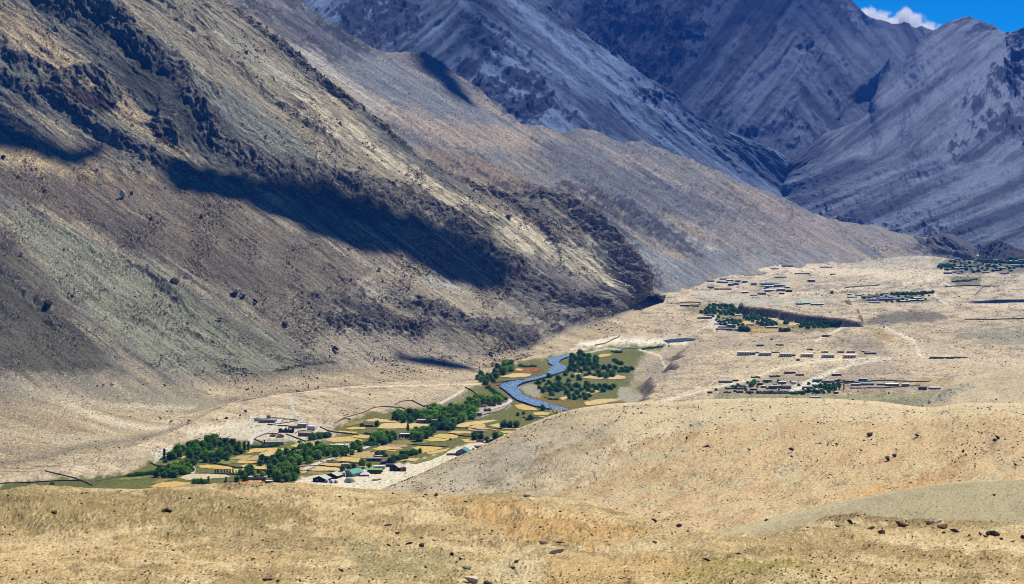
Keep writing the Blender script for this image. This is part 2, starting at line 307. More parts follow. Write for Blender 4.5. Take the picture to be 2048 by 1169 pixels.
TRACKS = [([(870,812),(900,797),(928,779)], 2.2, _TR, 0.9), ([(0,958),(60,945),(120,935),(230,922),(310,915)], 1.0, [0.25,0.22,0.18], 0.8),
          ([(575,788),(583,800),(582,812),(590,825),(604,838)], 2.6, [0.47,0.48,0.49], 0.9), ([(330,830),(345,818),(400,812),(465,801),(490,790),(700,775),(960,768)], 1.2, _TR, 0.8),
          ([(1302,812),(1340,800),(1420,778),(1500,760),(1560,735),(1640,722),(1760,716)], 2.0, _TR, 0.85), ([(1583,775),(1610,765),(1660,742),(1720,726),(1780,718)], 2.5, [0.58,0.56,0.53], 0.8),
          ([(1842,714),(1835,700),(1825,680),(1790,665),(1768,655)], 3.0, _TR, 0.85), ([(1632,682),(1660,668),(1688,655)], 2.2, _TR, 0.9), ([(1570,655),(1600,662)], 1, _TR, 0.5),
          ([(1870,590),(1880,600),(1893,609)], 2.2, _TR, 0.9), ([(1890,565),(1905,575)], 2.2, _TR, 0.9), ([(1280,700),(1320,712),(1330,735),(1345,728)], 2.0, _TR, 0.8),
          ([(1430,662),(1418,640),(1428,632)], 2.6, _TR, 0.8), ([(1380,670),(1410,655),(1430,650)], 1.6, _TR, 0.8), ([(700,700),(600,690)], 1, _TR, 0.1),
          ([(1950,600),(1960,585),(1985,570)], 1.5, [0.3,0.27,0.24], 0.8), ([(1300,808),(1350,795),(1400,775)], 3, [0.6,0.57,0.52], 0.6), ([(1240,700),(1215,697),(1150,712)], 1.5, _TR, 0.7),
          ([(540,905),(600,890),(640,880),(690,868)], 1.0, [0.3,0.26,0.15], 0.5), ([(1140,700),(1180,688),(1235,672)], 1.6, [0.66,0.63,0.58], 0.9)]
build_floor()
# ================================================================== left mountain
def rough_detail(U, V, ang, su, sv, seed, o=4):
    ru, rv = rot(U, V, ang); return fbm(ru / su, rv / sv, o, 0.58, seed)
def build_left_mountain():
    xs = np.arange(-240, 1332, 1.8)
    toe = [(-240,985),(0,955),(100,940),(200,915),(300,885),(380,850),(450,812),(560,790),(700,775),(850,762),(935,752),(975,738),(1050,718),(1120,698),(1180,684),(1240,672),(1275,640),(1300,612),(1311,600),(1340,598)]
    foot = [(-240,745),(0,745),(150,748),(400,752),(520,748),(620,735),(800,722),(900,718),(960,712),(1050,695),(1130,660),(1200,640),(1270,615),(1300,597),(1311,598),(1340,597)]
    crest1 = [(-240,200),(0,250),(150,310),(330,345),(500,402),(650,470),(800,528),(900,572),(1000,610),(1100,625),(1200,612),(1280,592),(1300,590),(1311,597),(1340,597)]
    crest = [(-240,-640),(0,-420),(200,-240),(300,-150),(380,-50),(430,-8),(497,48),(560,95),(616,140),(700,198),(770,262),(830,318),(865,336),(933,373),(1000,392),(1050,398),(1091,404),(1140,425),(1193,448),(1245,498),(1275,522),(1292,560),(1303,588),(1311,600),(1340,602)]
    zt = [(-240,-3),(1340,-3)]
    ctrl = [([(x, y + 10) for x, y in toe], ('z', [(-240,-6),(1340,-6)])), (toe, ('z', [(-240,-0.7),(1250,-0.7),(1311,-1),(1340,-3)])),
            (foot, ('z', [(-240,46),(0,44),(200,36),(400,24),(600,18),(800,13),(960,10),(1100,10),(1200,14),(1280,6),(1300,1),(1311,-2),(1340,-5)])),
            (crest1, ('Y', [(-240,2330),(0,2290),(330,2230),(500,2200),(800,2190),(1000,2250),(1100,2330),(1200,2500),(1280,2700),(1311,2830),(1340,2900)])),
            (crest, ('Y', [(-240,3150),(0,3000),(300,2850),(500,2720),(700,2620),(850,2540),(933,2520),(1000,2540),(1091,2600),(1193,2690),(1245,2745),(1275,2780),(1300,2820),(1340,2900)])),
            ([(x, y + 26) for x, y in crest], ('Y', [(-240,3350),(0,3200),(300,3050),(500,2860),(700,2760),(933,2640),(1091,2700),(1193,2780),(1275,2840),(1340,2980)])),
            ([(x, y + 170) for x, y in crest], ('Y', [(-240,3700),(0,3600),(500,3200),(700,3050),(933,2900),(1193,2960),(1340,3200)]))]
    P, U, V, sg = loft(ctrl, xs, 1.7, 4); N = normals(P); Y = P[..., 1]; px = Y / F
    S = sg[:, None] * np.ones_like(U)
    slope = sstep(1.7, 2.3, S); up = sstep(2.9, 3.2, S)
    wx = 25 * fbm(U / 140, V / 110, 3, 0.5, 70); 
    ru, rv = rot(U + wx, V, 36)
    d = 5.0 * fbm(U / 190, V / 130, 4, 0.55, 71) * slope
    # gullies and ribs running down the fall line
    lw = rv + 5 * fbm(U / 190, V / 190, 2, 0.5, 77) + 3.0 * fbm(U / 14, V / 14, 3, 0.6, 79)
    g1 = ridged(ru / 300, lw / 46, 5, 0.6, 72); gm = sstep(-0.3, 0.5, fbm(U / 120, V / 120, 3, 0.55, 78)); d += (2.0 + 4.0 * up) * g1 * (0.35 + 0.65 * gm) * slope
    g2 = fbm(ru / 90, lw / 10, 4, 0.65, 73); d += (1.0 + 0.8 * up) * g2 * slope
    # rubble and outcrops
    mask_r = sstep(-0.15, 0.5, fbm(U / 95, V / 70, 4, 0.55, 74)) ; low = sstep(3.1, 2.8, S) * slope
    rr, rs = rot(U, V, 30)
    rub = np.maximum(0, fbm(rr / 6, rs / 3.6, 3, 0.65, 75) - 0.05); d += rub * (1.6 + 3.2 * mask_r) * (0.25 + 0.85 * low) * slope
    big = np.maximum(0, fbm(rr / 15, rs / 8, 3, 0.6, 76) - 0.36); d += big * 9 * mask_r * slope
    cl = np.zeros_like(U); rockm = np.zeros_like(U)
    CL = [([(60,5),(110,55),(180,70),(245,95),(275,130),(330,165),(375,200),(380,220),(430,275),(445,300)], 22, 70, 26),
          ([(-240,40),(0,150),(60,180),(150,215),(210,262),(300,310),(420,360)], 14, 50, 14), ([(95,178),(150,170),(200,172),(240,205)], 26, 40, 16), ([(310,258),(340,262),(365,300)], 16, 30, 12),
          ([(0,120),(60,140),(110,160)], 14, 40, 10),
          ([(300,60),(370,120),(430,170),(520,230),(620,300),(700,360)], 8, 60, 7), ([(440,30),(520,110),(600,170),(680,230),(760,290),(830,345)], 12, 40, 12),
          ([(380,235),(440,300),(520,340),(640,372),(760,405),(880,452),(960,492),(1012,530),(1018,570)], 22, 90, 22),
          ([(880,370),(950,400),(1010,420),(1060,455),(1120,520)], 10, 50, 9), ([(1050,400),(1120,415),(1190,450),(1240,500),(1270,540),(1300,590)], 26, 30, 17),
          ([(1100,415),(1150,445),(1190,480)], 14, 30, 12), ([(980,520),(1050,545),(1110,580),(1180,590),(1230,610)], 20, 26, 10), ([(1020,600),(1080,640),(1150,670)], 14, 30, 8),
          ([(670,608),(720,622),(800,632),(850,640)], 20, 34, 13), ([(820,590),(900,615),(960,640),(1010,655),(1060,672)], 18, 34, 12), ([(1000,640),(1060,660),(1082,700)], 20, 30, 10),
          ([(1090,625),(1150,640),(1210,655),(1240,655)], 8, 26, 7), ([(1120,670),(1180,676),(1230,660)], 7, 12, 5),
          ([(600,560),(680,590),(740,600)], 12, 40, 6), ([(-60,470),(20,520),(60,560),(100,600),(110,630)], 16, 50, 10), ([(140,500),(220,560),(310,620),(420,690),(520,745)], 9, 60, 5),
          ([(260,505),(330,545),(365,580),(400,610)], 12, 60, 8), ([(370,625),(400,640),(440,655)], 10, 30, 7), ([(440,620),(500,650),(560,690),(620,715)], 7, 40, 5), ([(650,520),(700,560),(760,600)], 10, 40, 6),
          ([(0,360),(80,420),(180,480),(240,540)], 9, 60, 5), ([(180,430),(300,470),(420,520),(520,580)], 8, 60, 4), ([(540,740),(590,725),(680,716)], 5, 14, 4), ([(620,735),(700,742),(780,735)], 5, 14, 3.5)]
    for i, (pts, lo, hi, a) in enumerate(CL):
        r = cliff(U, V, pts, lo, hi, 9, 80 + i); d += a * 0.50 * r * slope
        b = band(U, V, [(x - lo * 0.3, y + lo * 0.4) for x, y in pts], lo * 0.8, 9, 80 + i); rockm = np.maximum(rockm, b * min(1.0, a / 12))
    rg = 0.6 * ridged(ru / 55, lw / 11, 4, 0.62, 120) + 0.4 * ridged(U / 30, V / 22, 4, 0.6, 124); d += rockm * 6.0 * rg * slope
    P = P + N * (d * np.clip(px / 0.62, 0.7, 1.4))[..., None]
    # fan part gets small stones only
    fan = sstep(2.05, 1.6, S)
    P[..., 2] += fan * (0.5 * fbm(U / 60, V / 10, 3, 0.5, 121) + 0.5 * np.maximum(0, gn(U / 3.2, V / 1.9, 122)) * sstep(0.0, 0.5, fbm(U / 50, V / 16, 4, 0.6, 123) + 0.2)) * sstep(1.0, 1.15, S)
    A_, B_, _ = project(P); U0, V0 = U, V; U, V = A_.astype(np.float32), B_.astype(np.float32); ru, rv = rot(U, V, 36); lw = rv + 4 * fbm(U / 190, V / 190, 2, 0.5, 77) + 2.0 * fbm(U / 14, V / 14, 3, 0.6, 79)
    base = np.zeros(P.shape); base[:] = [0.27, 0.235, 0.19]
    m = sstep(-0.15, 0.2, fbm(ru / 420, lw / 48, 5, 0.58, 130)); base = mix(base, [0.19, 0.185, 0.175], m * 0.9)
    m = sstep(0.05, 0.3, fbm(ru / 460, lw / 26, 5, 0.6, 131)); base = mix(base, [0.125, 0.14, 0.14], m * 0.9 * (0.4 + 0.6 * up))
    m = sstep(0.08, 0.3, fbm(ru / 520, lw / 24, 5, 0.6, 132)); base = mix(base, [0.47, 0.41, 0.31], m * (0.3 + 0.7 * up) * sstep(1200, 700, U))
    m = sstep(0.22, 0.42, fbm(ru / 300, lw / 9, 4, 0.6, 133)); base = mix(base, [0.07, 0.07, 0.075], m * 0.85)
    # lower buttress: grey-brown rubble over green-grey scree
    for pts, c, a in [([(-100,340),(60,380),(200,430),(420,530),(640,600),(760,640),(700,560),(500,420),(330,352),(100,330)], [0.165,0.14,0.115], 0.65),
                      ([(20,420),(120,450),(230,520),(420,620),(560,700),(600,740),(330,745),(200,640),(80,520),(0,440)], [0.25,0.25,0.195], 0.85),
                      ([(-240,440),(0,470),(80,560),(140,640),(230,730),(250,748),(-240,748)], [0.125,0.12,0.10], 0.8),
                      ([(0,620),(60,640),(130,720),(0,700)], [0.22,0.215,0.165], 0.6),
                      ([(450,500),(600,560),(700,640),(640,710),(520,640)], [0.185,0.165,0.14], 0.6),
                      ([(700,520),(820,545),(960,590),(1010,640),(900,620),(800,570),(700,560)], [0.40,0.35,0.275], 0.7), ([(840,555),(890,560),(925,575),(880,578)], [0.44,0.45,0.42], 0.9),
                      ([(700,640),(860,680),(980,720),(900,740),(700,735),(620,700)], [0.40,0.355,0.30], 0.75), ([(690,560),(740,570),(780,600),(740,605)], [0.42,0.40,0.36], 0.6),
                      ([(980,600),(1100,640),(1200,660),(1240,655),(1180,680),(1060,705),(1080,660)], [0.40,0.365,0.33], 0.7),
                      ([(1010,540),(1180,545),(1290,590),(1200,625),(1080,620)], [0.27,0.25,0.235], 0.6), ([(1180,470),(1210,478),(1250,520),(1262,548),(1220,515),(1190,500)], [0.52,0.50,0.47], 0.95),
                      ([(330,20),(520,130),(700,270),(830,390),(700,350),(500,200),(380,110)], [0.34,0.285,0.20], 0.55), ([(520,215),(700,300),(900,420),(1010,500),(850,440),(700,350)], [0.42,0.365,0.27], 0.7),
                      ([(0,0),(80,40),(140,110),(210,150),(300,260),(420,330),(250,290),(120,170),(0,100)], [0.37,0.30,0.20], 0.6), ([(-100,270),(60,300),(200,345),(300,360),(100,345),(-100,300)], [0.44,0.35,0.22], 0.85),
                      ([(150,60),(260,150),(350,260),(420,330),(330,290),(200,160)], [0.12,0.13,0.125], 0.7), ([(480,190),(600,270),(740,370),(640,350),(520,270)], [0.15,0.16,0.155], 0.5),
                      ([(800,330),(900,385),(1060,430),(1180,520),(1060,480),(920,420)], [0.30,0.235,0.165], 0.6), ([(0,470),(50,500),(60,540),(0,520)], [0.12,0.10,0.08], 0.6)]:
        base = mix(base, c, patch(U, V, pts, 16, 16, 140) * a)
    tone = (1 + 0.5 * fbm(ru / 150, lw / 8, 4, 0.6, 145))[..., None]
    for k, (pts, c, a) in enumerate([([(140,-40),(430,-40),(560,110),(760,280),(960,420),(1150,530),(1010,500),(820,420),(620,330),(430,210),(300,90)], [0.27,0.25,0.20], 0.75),
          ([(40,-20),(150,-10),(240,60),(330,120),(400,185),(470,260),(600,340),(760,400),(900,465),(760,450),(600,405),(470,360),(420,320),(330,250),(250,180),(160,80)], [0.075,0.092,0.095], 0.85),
          ([(300,70),(480,190),(600,290),(720,375),(620,360),(480,270),(380,170)], [0.17,0.195,0.19], 0.8),
          ([(560,150),(720,262),(880,375),(1040,440),(1180,510),(1260,575),(1180,560),(1000,462),(800,350),(640,240)], [0.56,0.50,0.39], 0.85),
          ([(420,20),(500,90),(620,190),(560,170),(450,90)], [0.36,0.35,0.31], 0.7),
          ([(-60,60),(60,110),(160,190),(300,270),(420,335),(320,320),(180,265),(60,220),(-60,200)], [0.13,0.145,0.14], 0.85),
          ([(0,20),(60,40),(150,110),(230,170),(330,265),(400,330),(300,285),(200,215),(90,130),(0,70)], [0.40,0.325,0.225], 0.85),
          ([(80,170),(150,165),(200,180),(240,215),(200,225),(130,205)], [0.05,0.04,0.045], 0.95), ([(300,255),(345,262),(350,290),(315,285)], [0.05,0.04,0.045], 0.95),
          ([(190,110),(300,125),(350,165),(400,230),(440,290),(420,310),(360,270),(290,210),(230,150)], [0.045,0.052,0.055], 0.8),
          ([(640,590),(760,610),(840,640),(1000,650),(1060,680),(980,665),(860,660),(740,640)], [0.06,0.055,0.06], 0.75),
          ([(980,560),(1060,545),(1150,570),(1240,610),(1200,620),(1100,600),(1040,590)], [0.08,0.08,0.085], 0.7),
          ([(1110,410),(1180,445),(1240,500),(1285,550),(1300,592),(1260,575),(1220,520),(1160,470)], [0.06,0.06,0.065], 0.75),
          ([(1010,395),(1090,410),(1160,450),(1100,450),(1040,430)], [0.10,0.10,0.105], 0.7), ([(880,390),(960,425),(1010,450),(960,445)], [0.07,0.07,0.075], 0.7),
          ([(-60,335),(80,350),(240,420),(420,490),(600,560),(560,600),(400,560),(200,470),(60,400),(-60,380)], [0.115,0.098,0.085], 0.75),
          ([(240,350),(420,400),(600,470),(740,540),(700,580),(520,520),(360,440)], [0.155,0.135,0.115], 0.7),
          ([(40,430),(160,470),(300,540),(450,620),(560,690),(590,735),(480,745),(330,740),(200,640),(90,530)], [0.235,0.245,0.195], 0.8),
          ([(-60,460),(20,490),(90,560),(150,640),(230,735),(100,745),(-60,745)], [0.085,0.082,0.07], 0.8), ([(330,560),(420,600),(560,700),(520,700),(420,640)], [0.10,0.095,0.085], 0.6)]):
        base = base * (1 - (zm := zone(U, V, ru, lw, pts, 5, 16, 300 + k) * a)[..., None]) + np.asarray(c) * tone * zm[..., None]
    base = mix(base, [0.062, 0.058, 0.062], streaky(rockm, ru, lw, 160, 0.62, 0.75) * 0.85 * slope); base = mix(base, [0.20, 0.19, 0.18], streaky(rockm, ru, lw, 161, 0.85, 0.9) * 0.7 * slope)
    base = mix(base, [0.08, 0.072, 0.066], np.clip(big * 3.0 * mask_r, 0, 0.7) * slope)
    U, V = U0, V0
    # fans
    fb = np.zeros(P.shape); fb[:] = [0.42, 0.34, 0.235]
    fu, fv = rot(U, V, 12); w_ = fbm(fu / 150, fv / 9, 5, 0.6, 150)
    fb = mix(fb, [0.54, 0.47, 0.36], sstep(0.05, 0.55, w_) * 0.8); fb = mix(fb, [0.25, 0.21, 0.16], sstep(-0.05, -0.55, w_) * 0.8)
    fb = mix(fb, [0.27, 0.25, 0.20], patch(U, V, [(150,760),(330,765),(480,790),(420,815),(300,800),(180,785)], 8, 8) * 0.8)
    fb = mix(fb, [0.56, 0.47, 0.35], patch(U, V, [(390,755),(560,745),(640,760),(560,790),(420,780)], 8, 8) * 0.6)
    for pts, w, c, a in WASHES + TRACKS: fb = mix(fb, c, band(U, V, pts, w, 2) * a)
    base = base * (1 - fan[..., None]) + fb * fan[..., None]
    q = np.random.default_rng(9).random(U.shape); pr = (0.05 + 0.16 * mask_r * low + 0.05 * mask_r) * (1 - fan) + fan * (0.02 + 0.12 * sstep(0.1, 0.5, fbm(U / 50, V / 16, 4, 0.6, 123)))
    base = np.where((q < pr)[..., None], base * 0.34, base); base = np.where((q > 1 - 0.05 * (1 + mask_r))[..., None], base * 1.7, base)
    streak = fbm(ru / 110, lw / 4.0, 4, 0.65, 152); base *= (1 + (0.50 * slope) * streak + 0.18 * gn(U / 2.7, V / 2.3, 153))[..., None]
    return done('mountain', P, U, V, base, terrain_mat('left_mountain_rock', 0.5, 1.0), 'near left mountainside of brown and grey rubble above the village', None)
build_left_mountain()
# ================================================================== middle ridge behind it
def build_mid():
    xs = np.arange(380, 2100, 2.0)
    crest = [(380,-200),(480,-90),(550,-20),(582,16),(600,27),(640,54),(680,73),(720,92),(759,106),(800,108),(824,111),(850,116),(872,127),(900,150),(927,171),(960,199),(988,219),(1015,240),(1040,255),(1074,264),(1125,270),(1187,276),(1235,294),(1296,308),(1348,331),(1381,343),
             (1416,361),(1468,379),(1520,393),(1588,411),(1656,441),(1725,453),(1780,461),(1855,470),(1903,471),(1930,486),(1948,497),(1954,515),(1975,522),(2100,522)]
    foot = [(380,160),(500,190),(600,260),(800,420),(1000,500),(1200,580),(1300,612),(1340,605),(1400,578),(1440,556),(1500,540),(1600,524),(1700,514),(1830,507),(1900,512),(1950,522),(2100,524)]
    midl = [(380,60),(500,90),(600,120),(760,220),(900,300),(1000,350),(1074,390),(1200,450),(1300,505),(1400,515),(1500,505),(1600,500),(1700,497),(1830,494),(1900,502),(1950,520),(2100,523)]
    bench = [(380,-60),(500,-20),(600,60),(760,150),(860,215),(950,260),(1040,290),(1125,305),(1235,345),(1348,400),(1468,440),(1588,462),(1700,478),(1830,482),(1900,487),(1950,517),(2100,522)]
    ctrl = [([(x, y + 12) for x, y in foot], ('Y', [(380,3000),(1200,2900),(1340,2850),(1440,3250),(1600,3600),(1830,3900),(1950,3800),(2100,3800)])),
            (foot, ('Y', [(380,3060),(1200,2940),(1300,2900),(1340,2890),(1400,3140),(1440,3345),(1500,3530),(1600,3740),(1700,3890),(1830,4010),(1950,3780),(2100,3780)])),
            (midl, ('Y', [(380,3500),(1000,3400),(1200,3350),(1300,3380),(1400,3560),(1500,3760),(1600,3930),(1700,4060),(1830,4140),(1950,3800),(2100,3800)])),
            (bench, ('Y', [(380,3900),(1000,3700),(1235,3800),(1400,3950),(1600,4150),(1830,4260),(1950,3830),(2100,3820)])),
            (crest, ('Y', [(380,4300),(800,4200),(988,4050),(1125,4000),(1300,4150),(1500,4300),(1700,4450),(1850,4480),(1930,4420),(1954,4000),(2100,3850)])),
            ([(x, y + 14) for x, y in crest], ('Y', [(380,4450),(988,4200),(1300,4350),(1700,4650),(1850,4650),(1930,4550),(1954,4150),(2100,4000)])),
            ([(x, y + 60) for x, y in crest], ('Y', [(380,4900),(988,4500),(1300,4650),(1700,4950),(1954,4500),(2100,4300)]))]
    P, U, V, sg = loft(ctrl, xs, 1.7, 3); N = normals(P); px = P[..., 1] / F; S = sg[:, None] * np.ones_like(U)
    dc = curve(crest, xs)[None, :]; edge = np.where(S > 4, 1.0, np.clip((V - dc) / 14, 0.0, 1))
    on = sstep(1.05, 1.4, S) * sstep(0, 30, curve(foot, xs)[None, :] - dc)
    flow = np.where(U < 1150, 33, 24); ru, rv = rot(U, V, 33); r2, s2 = rot(U, V, 22)
    rv = rv + 5 * fbm(U / 190, V / 190, 2, 0.5, 277) + 2.5 * fbm(U / 14, V / 14, 3, 0.6, 279); d = 6 * fbm(U / 150, V / 90, 3, 0.5, 200) + 5.5 * ridged(ru / 360, rv / 36, 4, 0.58, 201) + 1.3 * ridged(r2 / 150, s2 / 10, 3, 0.6, 202)
    rockm = np.zeros_like(U)
    CL = [([(824,111),(872,127),(927,171),(988,219),(1040,256)], 8, 60, 8), ([(1120,290),(1140,330),(1170,380),(1230,420),(1300,450)], 6, 40, 4), ([(1187,276),(1240,330),(1330,390),(1420,440),(1500,470)], 10, 60, 4),
          ([(1296,308),(1380,370),(1470,420),(1560,450)], 8, 50, 3), ([(900,330),(980,370),(1060,392),(1130,400),(1190,420)], 8, 40, 8), ([(1120,385),(1180,400),(1240,430),(1330,470),(1400,510)], 16, 26, 11),
          ([(700,230),(800,262),(900,300),(1000,330)], 5, 50, 4), ([(490,5),(540,30),(600,62),(680,110)], 14, 40, 10), ([(560,0),(620,40),(680,78),(740,108)], 12, 22, 12), ([(1855,472),(1900,480),(1932,490),(1952,512)], 30, 16, 12)]
    for i, (pts, lo, hi, a) in enumerate([([(1125,272),(1230,330),(1340,400),(1450,450)], 40, 50, 16), ([(1235,296),(1350,360),(1480,420),(1600,455)], 34, 50, 14), ([(1040,262),(1120,330),(1240,400),(1380,470),(1460,500)], 36, 50, 15), ([(1180,300),(1280,370),(1400,440)], 20, 30, -12), ([(700,120),(800,180),(900,240),(1000,290)], 30, 50, 8),
          ([(900,300),(1000,350),(1100,420),(1200,500),(1280,560)], 20, 40, 12), ([(1400,380),(1500,430),(1620,470)], 20, 30, 8), ([(760,200),(880,290),(980,350)], 20, 40, 8), ([(600,60),(700,150),(800,230)], 20, 30, -8)]): d += a * cliff(U, V, pts, lo, hi, 12, 250 + i)
    for i, (pts, lo, hi, a) in enumerate(CL):
        d += a * cliff(U, V, pts, lo, hi, 8, 210 + i); rockm = np.maximum(rockm, band(U, V, [(x - lo * 0.3, y + lo * 0.5) for x, y in pts], lo, 9, 210 + i) * min(1, a / 14) * (a > 6))
    cr2 = patch(U, V, [(1040,392),(1120,398),(1200,430),(1260,480),(1310,520),(1330,570),(1300,580),(1250,520),(1180,470),(1090,430)], 14, 14, 231); rockm = np.maximum(rockm, 0.62 * cr2); knob = patch(U, V, [(1850,470),(1905,468),(1935,486),(1954,505),(1960,522),(1930,519),(1890,505)], 4, 5, 230); rockm = np.maximum(rockm, knob)
    rg = 0.6 * ridged(ru / 55, rv / 11, 4, 0.62, 220) + 0.4 * ridged(U / 30, V / 22, 4, 0.6, 224); d += rockm * 7 * rg
    rub = np.maximum(0, fbm(ru / 6, rv / 3.4, 2, 0.6, 221) - 0.12); d += rub * 3.2
    P = P + N * (d * on * edge * np.clip(px, 0.8, 1.3))[..., None]
    A_, B_, _ = project(P); U, V = A_.astype(np.float32), B_.astype(np.float32); ru, rv = rot(U, V, 33); r2, s2 = rot(U, V, 24); rv = rv + 2 * fbm(U / 14, V / 14, 3, 0.6, 279)
    base = np.zeros(P.shape); base[:] = [0.225, 0.21, 0.195]
    base = mix(base, [0.33, 0.27, 0.21], sstep(-0.1, 0.25, fbm(r2 / 420, s2 / 30, 5, 0.58, 230)) * 0.9)
    base = mix(base, [0.16, 0.17, 0.185], sstep(0.0, 0.25, fbm(ru / 400, rv / 30, 5, 0.6, 231)) * 0.85)
    for pts, c, a in [([(600,60),(760,115),(900,190),(1000,255),(860,240),(720,180)], [0.20,0.21,0.22], 0.7), ([(700,180),(860,225),(1040,265),(1120,272),(1080,310),(900,290),(760,240)], [0.36,0.285,0.22], 0.8),
                      ([(620,90),(700,120),(740,200),(660,150)], [0.36,0.31,0.25], 0.6), ([(820,300),(1000,330),(1120,390),(1000,385),(900,360)], [0.31,0.24,0.17], 0.8),
                      ([(1060,270),(1200,285),(1400,380),(1560,450),(1400,440),(1200,350)], [0.215,0.205,0.20], 0.7), ([(1400,440),(1600,430),(1840,475),(1840,490),(1600,490),(1440,500)], [0.30,0.26,0.235], 0.6),
                      ([(1380,380),(1560,410),(1700,455),(1560,440)], [0.31,0.25,0.21], 0.7), ([(1360,470),(1380,480),(1420,500),(1450,506),(1440,512),(1390,500)], [0.50,0.47,0.44], 0.9),
                      ([(1310,590),(1380,520),(1450,520),(1600,505),(1700,508),(1560,530),(1420,560),(1340,600)], [0.27,0.27,0.265], 0.7), ([(1440,500),(1500,508),(1560,515),(1520,520),(1450,515)], [0.36,0.35,0.33], 0.5)]:
        base = mix(base, c, patch(U, V, pts, 14, 14, 240) * a)
    tone = (1 + 0.5 * fbm(ru / 150, rv / 8, 4, 0.6, 265))[..., None]
    for k, (pts, c, a) in enumerate([([(590,40),(700,90),(830,130),(960,210),(1040,262),(940,250),(800,210),(680,150)], [0.16,0.175,0.19], 0.7), ([(1050,272),(1180,290),(1300,350),(1450,410),(1400,440),(1260,410),(1120,340)], [0.14,0.145,0.155], 0.8), ([(1180,285),(1300,320),(1400,370),(1330,360),(1230,320)], [0.30,0.26,0.22], 0.7),
          ([(1030,300),(1120,370),(1240,430),(1380,490),(1340,500),(1200,450),(1080,390)], [0.20,0.19,0.185], 0.8), ([(1040,392),(1130,392),(1220,430),(1280,480),(1230,480),(1140,440)], [0.055,0.058,0.07], 0.85), ([(1180,430),(1260,470),(1340,520),(1380,545),(1300,540),(1230,490)], [0.24,0.26,0.27], 0.8),
          ([(900,350),(1000,385),(1060,400),(1010,398),(940,385)], [0.07,0.06,0.065], 0.8), ([(820,290),(960,320),(1080,370),(1040,385),(920,350)], [0.27,0.205,0.145], 0.75), ([(1330,560),(1400,490),(1500,500),(1460,530),(1380,575)], [0.17,0.18,0.19], 0.7),
          ([(480,0),(600,30),(720,100),(760,112),(700,120),(600,90)], [0.06,0.06,0.075], 0.7), ([(560,80),(660,130),(760,200),(820,240),(740,230),(640,170)], [0.44,0.40,0.34], 0.6)]):
        base = base * (1 - (zm := zone(U, V, ru, rv, pts, 6, 18, 330 + k) * a)[..., None]) + np.asarray(c) * tone * zm[..., None]
    base = mix(base, [0.06, 0.06, 0.072], streaky(rockm, ru, rv, 261, 0.6, 0.75) * 0.8)
    q = np.random.default_rng(12).random(U.shape); base = np.where((q < 0.10)[..., None], base * 0.45, base); base = np.where((q > 0.94)[..., None], base * 1.45, base)
    base *= (1 + 0.45 * fbm(ru / 110, rv / 4.2, 4, 0.65, 244))[..., None]
    return done('mountain', P, U, V, base, terrain_mat('middle_ridge_rock', 0.3, 1.6), 'long tan and grey ridge running down behind the near mountainside to the far fields')
build_mid()
def build_knob():
    xs = np.arange(1950, 2300, 1.6)
    crest = [(1950,522),(1958,516),(1966,505),(1975,492),(1984,486),(1992,483),(2002,487),(2010,496),(2022,497),(2034,503),(2048,508),(2070,498),(2110,480),(2200,470),(2300,465)]
    foot = [(1950,524),(2300,524)]
    ctrl = [([(1950,530),(2300,530)], ('Y', [(1950,3700),(2300,3700)])), (foot, ('Y', [(1950,3780),(2300,3780)])), (crest, ('Y', [(1950,3800),(1990,3900),(2300,3950)])), ([(x, y + 5) for x, y in crest], ('Y', [(1950,3900),(2300,4080)])), ([(x, y + 40) for x, y in crest], ('Y', [(1950,4100),(2300,4300)]))]
    P, U, V, sg = loft(ctrl, xs, 1.4, 1); N = normals(P); on = sstep(1.0, 1.3, sg[:, None] * np.ones_like(U)) * sstep(3.2, 2.3, sg[:, None] * np.ones_like(U))
    rg = ridged(U / 9, V / 9, 4, 0.65, 250); P = P + N * (9 * rg * on)[..., None]
    base = np.zeros(P.shape); base[:] = [0.085, 0.085, 0.10]; base = mix(base, [0.26, 0.25, 0.25], sstep(0.25, 0.8, -rg) * 0.6)
    return done('rock_outcrop', P, U, V, base, terrain_mat('outcrop_rock', 0.2, 1.5), 'dark craggy rock outcrop behind the far village trees')
build_knob()
